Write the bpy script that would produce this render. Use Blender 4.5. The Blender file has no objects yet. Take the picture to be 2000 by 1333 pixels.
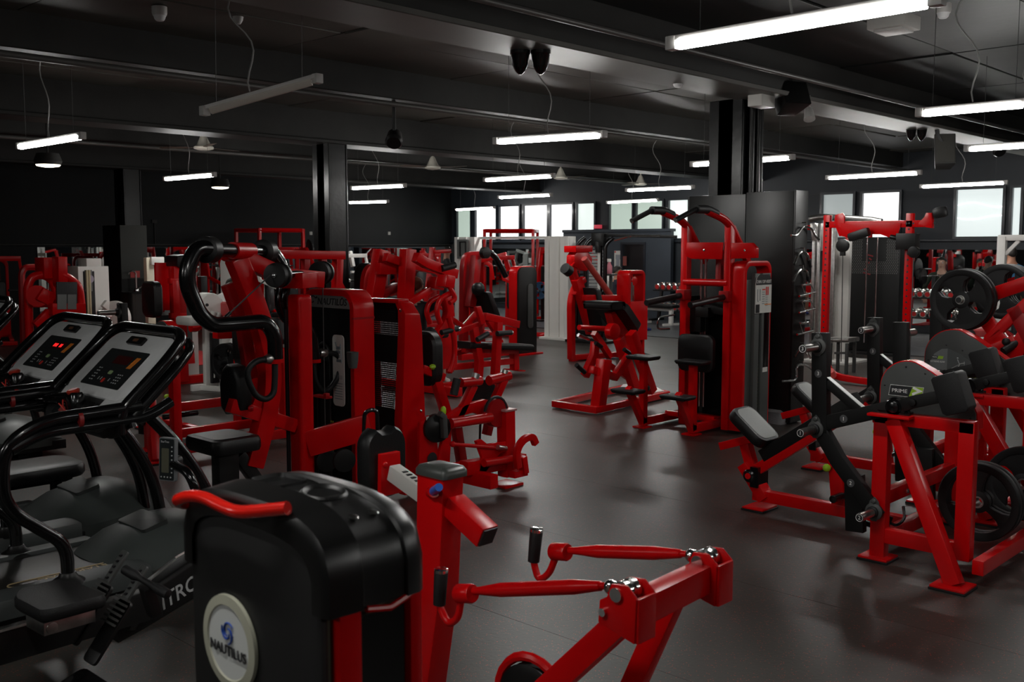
import bpy, bmesh, math, random
from mathutils import Vector, Matrix
random.seed(7)
S = bpy.context.scene
COL = S.collection
# ------------------------------------------------------------------ camera, world, exposure
F, HY, CZ, PX0, PY0 = 1980.0, 480.0, 1.8, 1000.0, 666.5      # focal length in pixels of a 2000x1333 frame, horizon row, eye height
TH = math.atan((PY0 - HY) / F); YA = math.radians(43.7)
FW = Vector((math.cos(YA)*math.cos(TH), math.sin(YA)*math.cos(TH), -math.sin(TH)))
RT = Vector((math.sin(YA), -math.cos(YA), 0)); UP = RT.cross(FW)
EYE = Vector((0, 0, CZ))
cam = bpy.data.cameras.new('camera'); cam.sensor_width = 36; cam.lens = 36*F/2000
cam.clip_start = 0.05; cam.clip_end = 200
camo = bpy.data.objects.new('camera', cam); COL.objects.link(camo)
camo.matrix_world = Matrix.Translation(EYE) @ Matrix((RT, UP, -FW)).transposed().to_4x4()
cam.dof.use_dof = True; cam.dof.focus_distance = 7.0; cam.dof.aperture_fstop = 6.0
S.camera = camo
W = bpy.data.worlds.new('world'); S.world = W; W.use_nodes = True
W.node_tree.nodes['Background'].inputs[0].default_value = (0.75, 0.85, 0.9, 1)
W.node_tree.nodes['Background'].inputs[1].default_value = 1.0
S.view_settings.view_transform = 'Standard'; S.view_settings.look = 'None'
S.view_settings.exposure = 0.0; S.view_settings.gamma = 1.0; S.view_settings.use_curve_mapping = False
S.cycles.use_denoising = True
S.cycles.max_bounces = 6; S.cycles.glossy_bounces = 4; S.cycles.transmission_bounces = 4; S.cycles.diffuse_bounces = 3
S.cycles.sample_clamp_indirect = 6.0
LAMP = 82.0       # emission of a lit batten's diffuser
WIN = 1.0        # emission of a daylit frosted pane

# a point of the photograph's frame, put on a plane of the room
def ray(x, y): return FW*F + RT*(x-PX0) + UP*(PY0-y)
def on(ax, v, p):
    r = ray(*p); return EYE + r*((v - EYE[ax])/r[ax])
def X(v, *ps): return [on(0, v, p) for p in ps]
def Y(v, *ps): return [on(1, v, p) for p in ps]
def Z(v, *ps): return [on(2, v, p) for p in ps]
def V(*a): return Vector(a)
EX, EY, EZ = V(1,0,0), V(0,1,0), V(0,0,1)

# ------------------------------------------------------------------ materials
MATS = {}
def mat(name, col, rough=.5, metal=0., spec=.5, coat=0., noise=0., nscale=8., bump=0., bscale=200., emit=None, es=0.):
    if name in MATS: return MATS[name]
    m = bpy.data.materials.new(name); m.use_nodes = True; N = m.node_tree.nodes; L = m.node_tree.links
    b = N['Principled BSDF']; b.inputs['Base Color'].default_value = (*col, 1)
    b.inputs['Roughness'].default_value = rough; b.inputs['Metallic'].default_value = metal
    b.inputs['Specular IOR Level'].default_value = spec
    b.inputs['Coat Weight'].default_value = coat; b.inputs['Coat Roughness'].default_value = .12
    if noise or bump:
        tc = N.new('ShaderNodeTexCoord')
    if noise:
        nz = N.new('ShaderNodeTexNoise'); nz.inputs['Scale'].default_value = nscale; nz.inputs['Detail'].default_value = 6
        L.new(tc.outputs['Object'], nz.inputs['Vector'])
        mx = N.new('ShaderNodeMix'); mx.data_type = 'RGBA'; mx.blend_type = 'MULTIPLY'
        mx.inputs[6].default_value = (*col, 1); mx.inputs[0].default_value = noise
        cr = N.new('ShaderNodeValToRGB'); cr.color_ramp.elements[0].position = .3; cr.color_ramp.elements[1].position = .7
        cr.color_ramp.elements[0].color = (.3,.3,.3,1); cr.color_ramp.elements[1].color = (1.3,1.3,1.3,1)
        L.new(nz.outputs['Fac'], cr.inputs[0]); L.new(cr.outputs[0], mx.inputs[7]); L.new(mx.outputs[2], b.inputs['Base Color'])
        ma = N.new('ShaderNodeMath'); ma.operation = 'MULTIPLY_ADD'; ma.inputs[1].default_value = .25*noise; ma.inputs[2].default_value = rough-.12*noise
        L.new(nz.outputs['Fac'], ma.inputs[0]); L.new(ma.outputs[0], b.inputs['Roughness'])
    if bump:
        n2 = N.new('ShaderNodeTexNoise'); n2.inputs['Scale'].default_value = bscale; n2.inputs['Detail'].default_value = 3
        L.new(tc.outputs['Object'], n2.inputs['Vector'])
        bp = N.new('ShaderNodeBump'); bp.inputs['Strength'].default_value = bump; bp.inputs['Distance'].default_value = .004
        L.new(n2.outputs['Fac'], bp.inputs['Height']); L.new(bp.outputs[0], b.inputs['Normal'])
    if emit:
        b.inputs['Emission Color'].default_value = (*emit, 1); b.inputs['Emission Strength'].default_value = es
    MATS[name] = m; return m
RED = mat('red_powder_coat', (.58,.0018,.003), .26, spec=.32, noise=.12, nscale=5)
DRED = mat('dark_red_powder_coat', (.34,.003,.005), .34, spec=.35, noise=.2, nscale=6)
GBLK = mat('gloss_black_paint', (.003,.003,.0034), .2, spec=.5, coat=.3)
BLK = mat('satin_black_plastic', (.0055,.0055,.0055), .4, spec=.4, noise=.3, nscale=9)
MBLK = mat('matt_black_paint', (.0048,.005,.005), .5, spec=.3, noise=.3, nscale=6)
VIN = mat('black_vinyl', (.006,.006,.0063), .4, spec=.4, bump=.25, bscale=160, noise=.2, nscale=12)
RUB = mat('black_rubber', (.008,.008,.0085), .52, spec=.35, bump=.3, bscale=260)
GRY = mat('dark_grey_shroud', (.055,.058,.056), .5, noise=.25, nscale=4, bump=.08, bscale=600)
SIL = mat('silver_plastic', (.74,.75,.75), .38, noise=.15, nscale=10)
CHR = mat('chrome', (.75,.75,.74), .16, metal=1, noise=.3, nscale=14)
STL = mat('brushed_steel', (.52,.51,.49), .32, metal=1, noise=.35, nscale=20)
WHT = mat('white_powder_coat', (.86,.85,.81), .4, noise=.04, nscale=5)
GWHT = mat('grey_white_paint', (.52,.51,.48), .5, noise=.1, nscale=6)
BLUE = mat('blue_plastic', (.01,.12,.55), .3)
LIME = mat('lime_knob', (.36,.62,.02), .35)
SCRN = mat('dark_screen', (.016,.019,.02), .25)
DISP = mat('red_led_display', (.05,.003,.003), .25)
LED = mat('red_led', (.3,.01,.01), .3, emit=(1,.02,.02), es=1.6)
ORNG = mat('orange_print', (.85,.25,.03), .4)
LCD = mat('lcd_glass', (.1,.1,.07), .25)
INKW = mat('white_print', (.75,.75,.72), .5)
INKG = mat('grey_print', (.42,.43,.43), .5)
INKK = mat('black_print', (.01,.01,.012), .5)
LIMEP = mat('green_print', (.27,.45,.02), .5)
REDP = mat('red_print', (.6,.03,.02), .5)
BLUP = mat('blue_print', (.01,.06,.35), .4)
LABEL = mat('white_label_card', (.62,.62,.58), .45, noise=.1)
GLABEL = mat('grey_label_card', (.17,.18,.175), .45)
SKIN = mat('skin', (.42,.2,.125), .55, noise=.15, nscale=20)
SKIN2 = mat('pale_skin', (.5,.3,.22), .55, noise=.15, nscale=20)
HAIR = mat('dark_hair', (.012,.009,.007), .6, bump=.6, bscale=120)
HAIR2 = mat('auburn_hair', (.1,.03,.012), .6, bump=.6, bscale=120)
DARKM = mat('dark_grey_metal', (.03,.031,.033), .4, metal=.4, noise=.2)

# ------------------------------------------------------------------ mesh builder
class MB:
    def __init__(s): s.v = []; s.f = []
    def add(s, vs, fs):
        o = len(s.v); s.v += [Vector(v) for v in vs]; s.f += [tuple(i+o for i in f) for f in fs]; return s
    def box(s, a, b):
        x0,y0,z0 = a; x1,y1,z1 = b
        return s.add([(x0,y0,z0),(x1,y0,z0),(x1,y1,z0),(x0,y1,z0),(x0,y0,z1),(x1,y0,z1),(x1,y1,z1),(x0,y1,z1)],
                     [(3,2,1,0),(4,5,6,7),(0,1,5,4),(1,2,6,5),(2,3,7,6),(3,0,4,7)])
    def cbox(s, c, sz): return s.box([c[i]-sz[i]/2 for i in range(3)], [c[i]+sz[i]/2 for i in range(3)])
    def loft(s, rings, closed_ends=True, close=False):
        n = len(rings[0]); o = len(s.v)
        for r in rings: s.v += [Vector(p) for p in r]
        m = len(rings)
        for i in range(m if close else m-1):
            a = o+i*n; b = o+((i+1) % m)*n
            for j in range(n):
                k = (j+1) % n; s.f.append((a+j, a+k, b+k, b+j))
        if closed_ends and not close:
            s.f.append(tuple(o+j for j in reversed(range(n)))); s.f.append(tuple(o+(m-1)*n+j for j in range(n)))
        return s
    def bar(s, pts, w, t=None, n=(1,0,0)):
        # rectangular tube along pts: t across the plane normal n, w within the plane, mitred at the bends
        pts = [Vector(p) for p in pts]; t = w if t is None else t; n = Vector(n).normalized(); rings = []
        for i, p in enumerate(pts):
            d0 = (p-pts[i-1]).normalized() if i else None
            d1 = (pts[i+1]-p).normalized() if i < len(pts)-1 else None
            d = ((d0 or d1)+(d1 or d0)).normalized(); ref = d0 or d1
            nn = n - d*n.dot(d)
            if nn.length < 1e-4: nn = d.orthogonal()
            nn.normalize(); q = d.cross(nn); k = 1/max(.35, abs(d.dot(ref)))
            a, b = nn*(t/2), q*(w/2*k)
            rings.append([p+a+b, p-a+b, p-a-b, p+a-b])
        return s.loft(rings)
    def ring(s, p, d, r, seg, ref=None, r2=None):
        d = d.normalized(); a = (ref - d*ref.dot(d)) if ref is not None and abs(ref.normalized().dot(d)) < .98 else d.orthogonal()
        a.normalize(); b = d.cross(a); r2 = r if r2 is None else r2
        return [p + a*(math.cos(2*math.pi*i/seg)*r) + b*(math.sin(2*math.pi*i/seg)*r2) for i in range(seg)]
    def tube(s, pts, r, seg=10, bend=0., radii=None, close=False, ref=None):
        pts = [Vector(p) for p in pts]
        if bend: pts = fillet(pts, bend)
        rings = []; ref = Vector(ref) if ref is not None else None; a = None; m = len(pts)
        for i, p in enumerate(pts):
            d0 = (p-pts[i-1]) if (i or close) else None; d1 = (pts[(i+1) % m]-p) if (i < m-1 or close) else None
            d = ((d0.normalized() if d0 is not None else V(0,0,0))+(d1.normalized() if d1 is not None else V(0,0,0))).normalized()
            if a is None: a = ref if ref is not None and abs(ref.normalized().dot(d)) < .95 else d.orthogonal()
            a = (a - d*a.dot(d)).normalized(); b = d.cross(a); rr = radii[i] if radii else r
            rings.append([p + a*(math.cos(2*math.pi*k/seg)*rr) + b*(math.sin(2*math.pi*k/seg)*rr) for k in range(seg)])
        return s.loft(rings, close=close)
    def cyl(s, p, q, r, r2=None, seg=16):
        p, q = Vector(p), Vector(q); d = (q-p).normalized(); a = d.orthogonal(); r2 = r if r2 is None else r2
        return s.loft([s.ring(p, d, r, seg, a), s.ring(q, d, r2, seg, a)])
    def lathe(s, p, d, prof, seg=24):
        # prof: list of (distance along d, radius)
        p, d = Vector(p), Vector(d).normalized(); a = d.orthogonal()
        return s.loft([s.ring(p+d*h, d, max(r, 1e-4), seg, a) for h, r in prof])
    def plate(s, poly, th):
        # a flat outline extruded by the vector th
        th = Vector(th); return s.loft([[Vector(p)-th/2 for p in poly], [Vector(p)+th/2 for p in poly]])
    def ball(s, c, r, seg=12, sc=(1,1,1)):
        c = Vector(c); rings = []
        for i in range(1, 8):
            a = math.pi*i/8
            rings.append([c + Vector((math.sin(a)*math.cos(2*math.pi*k/seg)*r*sc[0], math.sin(a)*math.sin(2*math.pi*k/seg)*r*sc[1], math.cos(a)*r*sc[2])) for k in range(seg)])
        return s.loft(rings)
    def bolt(s, p, d, r=.012, h=.008): return s.lathe(p, d, [(0,r),(h*.6,r),(h,r*.6)], 8)
    def xform(s, M):
        s.v = [M @ v for v in s.v]; return s
    def merge(s, o): return s.add(o.v, o.f)

def fillet(pts, rad, n=5):
    out = [pts[0]]
    for i in range(1, len(pts)-1):
        p = pts[i]; a = pts[i-1]-p; b = pts[i+1]-p
        L = min(rad, a.length*.49, b.length*.49); A = p+a.normalized()*L; B = p+b.normalized()*L
        for k in range(n+1):
            t = k/n; out.append(A*(1-t)**2 + p*(2*t*(1-t)) + B*t*t)
    out.append(pts[-1]); return out

def rrect(cx, cy, w, h, r, n=4):
    o = []
    for qx, qy, a0 in ((1,1,0),(-1,1,90),(-1,-1,180),(1,-1,270)):
        for k in range(n+1):
            a = math.radians(a0+90*k/n); o.append((cx+qx*(w/2-r)+r*math.cos(a), cy+qy*(h/2-r)+r*math.sin(a)))
    return o

ROOT = [None]
def link(name, me, parent=None):
    o = bpy.data.objects.new(name, me); COL.objects.link(o)
    if parent is not None: o.parent = parent
    return o
def world_of(o):
    M = Matrix.Identity(4)
    while o is not None: M = o.matrix_basis @ M; o = o.parent
    return M
def mesh(name, mb, m, bevel=0., seg=2, smooth=40, M=None):
    me = bpy.data.meshes.new(name)
    vs = [M @ v for v in mb.v] if M is not None else mb.v
    me.from_pydata([tuple(v) for v in vs], [], mb.f)
    bm = bmesh.new(); bm.from_mesh(me); bmesh.ops.recalc_face_normals(bm, faces=bm.faces)
    if bevel:
        es = [e for e in bm.edges if len(e.link_faces) == 2 and e.calc_face_angle(0) > .5]
        try: bmesh.ops.bevel(bm, geom=es, offset=bevel, segments=seg, profile=.6, affect='EDGES', clamp_overlap=True)
        except Exception: pass
    bm.to_mesh(me); bm.free()
    for mm in (m if isinstance(m, (list, tuple)) else [m]): me.materials.append(mm)
    me.polygons.foreach_set('use_smooth', [True]*len(me.polygons)); me.set_sharp_from_angle(angle=math.radians(smooth))
    me.update(); return me
def tag(o, label, cat, group=None):
    o['label'] = label; o['category'] = cat
    if group: o['group'] = group
    return o
def thing(name, label, cat, loc=(0,0,0), rz=0., group=None):
    o = bpy.data.objects.new(name, None); o.empty_display_size = .1; COL.objects.link(o)
    o.location = loc; o.rotation_euler = (0,0,rz); ROOT[0] = o; return tag(o, label, cat, group)
def part(name, mb, m, bevel=0., seg=2, parent=None, smooth=40, label=None, local=False):
    # coordinates are room coordinates unless local, in which case they are in the frame of the current thing
    p = parent if parent is not None else ROOT[0]
    M = None
    if p is not None:
        M = world_of(p).inverted()
        if local: M = M @ world_of(ROOT[0])
    o = link(name, mesh(name, mb, m, bevel, seg, smooth, M), p)
    if label: o['label'] = label
    return o
def single(name, label, cat, mb, m, bevel=0., group=None, seg=2, smooth=40):
    # a thing that is one mesh: its origin at the middle of its underside
    xs = [v.x for v in mb.v]; ys = [v.y for v in mb.v]; zs = [v.z for v in mb.v]
    c = V((min(xs)+max(xs))/2, (min(ys)+max(ys))/2, min(zs))
    o = link(name, mesh(name, mb, m, bevel, seg, smooth, Matrix.Translation(-c))); o.location = c
    ROOT[0] = o; return tag(o, label, cat, group)
def struct(name, mb, m, parent=None, bevel=0., smooth=40):
    o = link(name, mesh(name, mb, m, bevel, 1, smooth), parent)
    if parent is None: o['kind'] = 'structure'
    return o
def dup(root, loc, rz=None, label=None, group=None, scale=None):
    r = root.copy(); COL.objects.link(r); r.location = loc
    if rz is not None: r.rotation_euler = (0,0,rz)
    if scale: r.scale = scale
    if label: r['label'] = label
    if group: r['group'] = group
    kids = {}
    for o in [c for c in bpy.data.objects if c.parent == root]: kids[o] = o.copy()
    for o, c in kids.items():
        COL.objects.link(c); c.parent = r
        for g in [q for q in bpy.data.objects if q.parent == o]:
            d = g.copy(); COL.objects.link(d); d.parent = c
    return r
def text(name, s, size, o, xdir, ydir, m, parent=None, th=.0015, align='CENTER', shear=0., sx=1., bold=0., local=False):
    cu = bpy.data.curves.new('t', 'FONT'); cu.body = s; cu.size = size; cu.align_x = align; cu.align_y = 'CENTER'
    cu.extrude = th; cu.shear = shear; cu.offset = bold; cu.resolution_u = 3
    tmp = bpy.data.objects.new('t', cu); COL.objects.link(tmp)
    me = bpy.data.meshes.new_from_object(tmp.evaluated_get(bpy.context.evaluated_depsgraph_get()))
    bpy.data.objects.remove(tmp); bpy.data.curves.remove(cu)
    x, y = Vector(xdir).normalized(), Vector(ydir).normalized(); z = x.cross(y)
    R = Matrix((x*sx, y, z)).transposed().to_4x4(); R.translation = Vector(o)
    p = parent if parent is not None else ROOT[0]
    if p is not None and not local: R = world_of(p).inverted() @ R
    elif p is not None and local: R = world_of(p).inverted() @ world_of(ROOT[0]) @ R
    me.transform(R); me.materials.clear(); me.materials.append(m); me.name = name
    return link(name, me, p)
# ------------------------------------------------------------------ the room
XW, YW, X0, Y0 = 21.0, 22.6, -4.0, -7.0     # window wall, far-left wall, walls behind the camera
ZC = 3.75                                     # ceiling slab
def floor_mat(name, col, blue=0.):
    m = bpy.data.materials.new(name); m.use_nodes = True; N = m.node_tree.nodes; L = m.node_tree.links; b = N['Principled BSDF']
    tc = N.new('ShaderNodeTexCoord')
    def noise(sc, det=5, dist=0):
        n = N.new('ShaderNodeTexNoise'); n.inputs['Scale'].default_value = sc; n.inputs['Detail'].default_value = det; n.inputs['Distortion'].default_value = dist
        L.new(tc.outputs['Object'], n.inputs['Vector']); return n
    big = noise(.7, 6, .6); fine = noise(45, 4)
    cr = N.new('ShaderNodeValToRGB'); e = cr.color_ramp.elements
    e[0].position = .35; e[0].color = (*[c*.72 for c in col], 1); e[1].position = .7; e[1].color = (*[c*1.25 for c in col], 1)
    L.new(big.outputs['Fac'], cr.inputs[0])
    vo = N.new('ShaderNodeTexVoronoi'); vo.inputs['Scale'].default_value = 95; L.new(tc.outputs['Object'], vo.inputs['Vector'])
    lt = N.new('ShaderNodeMath'); lt.operation = 'LESS_THAN'; lt.inputs[1].default_value = .26; L.new(vo.outputs['Distance'], lt.inputs[0])
    sep = N.new('ShaderNodeSeparateColor'); L.new(vo.outputs['Color'], sep.inputs[0])
    gt = N.new('ShaderNodeMath'); gt.operation = 'GREATER_THAN'; gt.inputs[1].default_value = .74; L.new(sep.outputs[0], gt.inputs[0])
    mu = N.new('ShaderNodeMath'); mu.operation = 'MULTIPLY'; L.new(lt.outputs[0], mu.inputs[0]); L.new(gt.outputs[0], mu.inputs[1])
    mx = N.new('ShaderNodeMix'); mx.data_type = 'RGBA'; L.new(mu.outputs[0], mx.inputs[0]); L.new(cr.outputs[0], mx.inputs[6])
    mx.inputs[7].default_value = (.34,.045,.022,1) if not blue else (.1,.12,.16,1)
    L.new(mx.outputs[2], b.inputs['Base Color'])
    rr = N.new('ShaderNodeMapRange'); rr.inputs['To Min'].default_value = .32; rr.inputs['To Max'].default_value = .5
    L.new(big.outputs['Fac'], rr.inputs['Value']); L.new(rr.outputs[0], b.inputs['Roughness'])
    bp = N.new('ShaderNodeBump'); bp.inputs['Strength'].default_value = .25; bp.inputs['Distance'].default_value = .003
    L.new(fine.outputs['Fac'], bp.inputs['Height']); L.new(bp.outputs[0], b.inputs['Normal'])
    return m
FLR = floor_mat('speckled_rubber_floor', (.034,.0315,.0275)); FLB = floor_mat('blue_grey_rubber_floor', (.05,.056,.062), 1)
WALL = mat('black_wall_paint', (.008,.0092,.0102), .6, spec=.25, noise=.35, nscale=2, bump=.15, bscale=40)
WALB = mat('blue_black_wall_paint', (.018,.023,.029), .55, noise=.3, nscale=2)
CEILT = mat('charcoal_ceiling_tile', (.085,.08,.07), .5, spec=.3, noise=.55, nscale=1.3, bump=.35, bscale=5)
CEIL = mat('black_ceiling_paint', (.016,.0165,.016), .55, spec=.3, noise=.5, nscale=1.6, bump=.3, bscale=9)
BEAM = mat('black_beam_paint', (.024,.0235,.022), .55, spec=.3, noise=.4, nscale=3, bump=.2, bscale=25)
MIRR = mat('mirror_glass', (.72,.75,.75), .015, metal=1)
XS = 16.45                                   # where the charcoal mats give way to the blue-grey ones
fl = struct('floor', MB().box((X0,Y0,-.12),(XW,YW,-.012)), mat('floor_screed', (.02,.02,.02), .8))
xs = [X0 + 1.24*i for i in range(17)]; xs = [x for x in xs if x < XS-.3] + [XS]
for i in range(len(xs)-1):
    struct('rubber_roll', MB().box((xs[i]+.0012,Y0,-.012),(xs[i+1]-.0012,YW,0)), FLR, fl)
xs = [XS, 18.0, 19.5, XW]
for i in range(3):
    struct('rubber_mat', MB().box((xs[i]+.004,Y0,-.012),(xs[i+1]-.004,YW,.006)), FLB, fl)
struct('edge_strip', MB().box((XS-.05,Y0,-.01),(XS+.05,YW,.009)), mat('black_edge_strip', (.008,.008,.008), .5), fl)

ce = struct('ceiling', MB().box((X0,Y0,ZC+.03),(XW,YW,ZC+.3)), mat('ceiling_void', (.004,.004,.004), .9))
pl, pw = 2.42, 1.22
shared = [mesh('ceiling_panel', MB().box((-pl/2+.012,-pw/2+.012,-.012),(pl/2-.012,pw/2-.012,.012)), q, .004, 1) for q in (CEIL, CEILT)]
x = X0+.1
k = 0
while x < XW:
    y = Y0+.02
    while y < YW:
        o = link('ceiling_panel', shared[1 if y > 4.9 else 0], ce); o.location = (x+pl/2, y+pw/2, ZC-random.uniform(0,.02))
        o.rotation_euler = (random.uniform(-.006,.006), random.uniform(-.004,.004), 0); y += pw; k += 1
    x += pl
wl = struct('wall_left', MB().box((X0,YW,0),(XW+.2,YW+.2,ZC+.3)), WALL)
struct('wall_ledge', MB().box((X0,YW-.05,1.80),(XW-.02,YW,1.84)), BEAM, wl, .006)
struct('wall_cable', MB().cyl((11.5,YW-.012,1.84),(11.5,YW-.012,2.35),.012).box((11.44,YW-.03,2.33),(11.56,YW,2.40)), BEAM, wl)
for px in (607, 760): 
    p = Y(YW, (px,456))[0]; struct('wall_socket', MB().cbox(p,(.09,.03,.09)), GWHT, wl, .006)
struct('wall_rear', MB().box((X0-.2,Y0,0),(X0,YW,ZC+.3)), WALL)
struct('wall_near', MB().box((X0,Y0-.2,0),(XW+.2,Y0,ZC+.3)), WALL)
# window wall: one band of windows, panes between dark mullions
ZS, ZT = 1.97, 2.93
wins = []          # (y from, y to, kind) measured along the wall
def wy(px): return X(XW,(px,430))[0].y
for a, b, kind in ((1995,1975,'cool'),(1960,1866,'cool'),(1758,1683,'white'),(1668,1605,'dim'),(1348,1306,'pale'),(1296,1243,'green'),(1237,1191,'green'),
                   (1163,1127,'pale'),(1120,1075,'white'),(1071,1023,'white'),(1016,976,'white'),(971,929,'white'),(921,893,'green')):
    wins.append((wy(a), wy(b), kind))
ys = sorted(wins)
wr = struct('wall_right', MB().box((XW,Y0,0),(XW+.2,YW+.2,ZS)).box((XW,Y0,ZT),(XW+.2,YW+.2,ZC+.3)), WALB)
FRM = mat('dark_window_frame', (.012,.016,.022), .35, coat=.2)
mull = MB(); prev = Y0
for a, b, k in ys:
    if a-prev > .02: mull.box((XW+.02,prev,ZS),(XW+.2,a,ZT))
    prev = b
mull.box((XW+.02,prev,ZS),(XW+.2,YW+.2,ZT))
struct('wall_piers', mull, WALB, wr)
tints = {'white':((1,1,1),1.35),'cool':((.84,.93,.92),.82),'pale':((.88,.97,.93),.9),'green':((.62,.77,.66),.62),'dim':((.5,.56,.56),.5)}
for i, (a, b, k) in enumerate(ys):
    w = struct(f'window_{i+1}', MB().box((XW-.05,a-.035,ZS-.04),(XW+.06,a+.02,ZT+.03)).box((XW-.05,b-.02,ZS-.04),(XW+.06,b+.035,ZT+.03))
               .box((XW-.05,a+.02,ZS-.04),(XW+.06,b-.02,ZS+.01)).box((XW-.05,a+.02,ZT-.02),(XW+.06,b-.02,ZT+.03)), FRM)
    c, e = tints[k]
    gm = mat('frosted_pane_'+k, (.35,.38,.37), .18, emit=c, es=WIN*e)
    struct('pane', MB().box((XW+.03,a+.015,ZS),(XW+.045,b-.015,ZT)), gm, w)
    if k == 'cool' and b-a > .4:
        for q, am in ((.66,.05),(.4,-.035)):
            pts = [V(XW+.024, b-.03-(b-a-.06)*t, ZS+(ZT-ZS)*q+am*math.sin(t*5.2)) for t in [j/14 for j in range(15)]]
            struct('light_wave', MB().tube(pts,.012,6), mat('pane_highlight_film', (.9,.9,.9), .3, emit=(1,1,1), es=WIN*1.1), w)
struct('trim_1', MB().box((XW-.09,Y0,ZS-.09),(XW,YW,ZS-.04)), FRM, None, .008)
# mirrors below, in panels, on the two far walls
def mirror(n, pts, z0, z1, axis, label):
    t = thing('wall_mirror', label, 'mirror', (pts[0] if axis=='y' else (XW-.03,pts[0][1],0)))
    for i in range(len(pts)-1):
        a, b = pts[i], pts[i+1]
        if axis == 'y': mb = MB().box((a[0]+.004,YW-.02,z0),(b[0]-.004,YW-.006,z1))
        else: mb = MB().box((XW-.02,a[1]+.004,z0),(XW-.006,b[1]-.004,z1))
        part('mirror_panel', mb, MIRR)
mirror(0, [(8.8+2.02*i, YW-.03, 0) for i in range(7)], .15, 1.765, 'y', 'long wall mirror on the far left wall under the ledge')
mirror(0, [(XW, 1.0+2.06*i, 0) for i in range(6)], .15, 1.72, 'x', 'wall mirror under the right windows behind the dumbbells')
mirror(0, [(XW, 15.4+1.2*i, 0) for i in range(6)], .15, 1.72, 'x', 'wall mirror under the far bright windows beside the room corner')
# beams, pipes and columns
for i, (yc, z0, w) in enumerate(((-1.6,3.31,.42),(5.42,3.31,.42),(12.35,3.28,.42),(19.2,3.28,.42))):
    b = struct(f'trim_{i+2}', MB().box((X0,yc-w/2,z0),(XW,yc+w/2,ZC)), BEAM, None, .01); struct('beam_flange', MB().box((X0,yc-w/2-.06,z0-.012),(XW,yc+w/2+.06,z0+.035)), mat('grey_flange',(.10,.095,.086),.5,noise=.4,nscale=2) if i == 1 else BEAM, b, .006)  # one beam's flange is coloured lighter than the rest
for i, (yc, z0) in enumerate(((1.9,3.5),(8.98,3.42),(15.8,3.42))):
    struct(f'trim_{i+6}', MB().box((X0,yc-.14,z0),(XW,yc+.14,ZC)), BEAM, None, .01)
for i, (yc, z0, r) in enumerate(((8.72,3.34,.03),(15.5,3.36,.03),(4.9,3.42,.025))):
    single('ceiling_pipe', ('grey pipe running under the middle ceiling beam past the bright lamp','thin pipe under the far ceiling beam by the window wall','thin conduit beside the near ceiling beam above the column')[i],
           'pipe', MB().cyl((X0,yc,z0),(XW-.05,yc,z0),r,seg=10), mat('pipe_grey', (.075,.072,.068), .4))
for i, xc in enumerate(()):
    struct(f'trim_{i+10}', MB().box((xc-.1,Y0,3.45),(xc+.1,YW,ZC)), BEAM, None, .01)
COLM = mat('black_column_paint', (.004,.0042,.0045), .3, spec=.4, bump=.5, bscale=14)
def column(n, cx, cy, w=.40):
    o = struct(n, MB().box((cx-w/2,cy-.09,0),(cx-w/2+.03,cy+.09,3.31)).box((cx+w/2-.03,cy-.2,0),(cx+w/2,cy+.2,3.31)).box((cx-w/2,cy-.2,0),(cx-w/2+.03,cy+.2,3.31)).box((cx-w/2+.03,cy-.19,0),(cx+w/2-.03,cy+.19,3.31)), COLM, None, .006)
    return o
c1 = column('trim_12', 9.45, 5.80, .32); c2 = column('trim_13', 9.05, 12.35, .34); c3 = column('trim_14', 9.25, 19.2, .36)
struct('drain_pipe', MB().cyl((9.42,5.57,0),(9.42,5.57,3.3),.035).cyl((9.53,5.56,0),(9.53,5.56,3.3),.028).cyl((9.62,5.57,0),(9.62,5.57,3.3),.02), COLM, c1)
# ------------------------------------------------------------------ lamps, fans and fittings on the ceiling
LIT = mat('lit_diffuser', (.9,.9,.9), .4, emit=(1,.985,.95), es=LAMP)
OFFD = mat('unlit_diffuser', (.6,.56,.5), .4)
CASE = mat('lamp_case', (.55,.54,.52), .4)
WIRE = mat('grey_flex', (.3,.3,.29), .5); DWIRE = mat('dark_wire', (.05,.05,.05), .5)
def batten(name, label, a, b, z, lit=True, cable=.5, mains=True):
    a, b = Vector(a), Vector(b); d = (b-a).normalized(); L = (b-a).length; s = d.cross(EZ).normalized()
    t = thing(name, label, 'light', (a+b)/2, 0, 'hanging batten lamps')
    up = s.cross(d)
    def ring(w, h0, h1, p): return [p+s*w/2+up*h0, p-s*w/2+up*h0, p-s*w/2+up*h1, p+s*w/2+up*h1]
    part('case', MB().loft([ring(.056,.012,.042,a), ring(.056,.012,.042,b)]).box(a-V(.03,.03,.026)*1, a+V(.03,.03,.042)).box(b-V(.03,.03,.026), b+V(.03,.03,.042)), CASE, .006)
    prof = [(.03,.018),(.035,.004),(.028,-.014),(.015,-.026),(-.015,-.026),(-.028,-.014),(-.035,.004),(-.03,.018)]
    e = .045
    part('diffuser', MB().loft([[p+s*x+up*y for x, y in prof] for p in (a+d*e, b-d*e)]), LIT if lit else OFFD)
    for q in (.12, .88):
        p = a+d*(L*q); part('suspension_wire', MB().cyl(p+up*.05, V(p.x,p.y,ZC-.02), .0022, seg=5), DWIRE)
    if mains:
        p = a+d*(L*cable)+up*.05; q = V(p.x, p.y, ZC-.03)
        pts = []
        for i in range(13):
            u = i/12; w = math.sin(u*math.pi)*.10*math.sin(u*5)
            pts.append(p.lerp(q, u)+d*(w*1.6-.12*math.sin(u*math.pi)))
        part('power_flex', MB().tube(pts, .006, 6), WIRE)
    return t
LZ = 2.8
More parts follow.
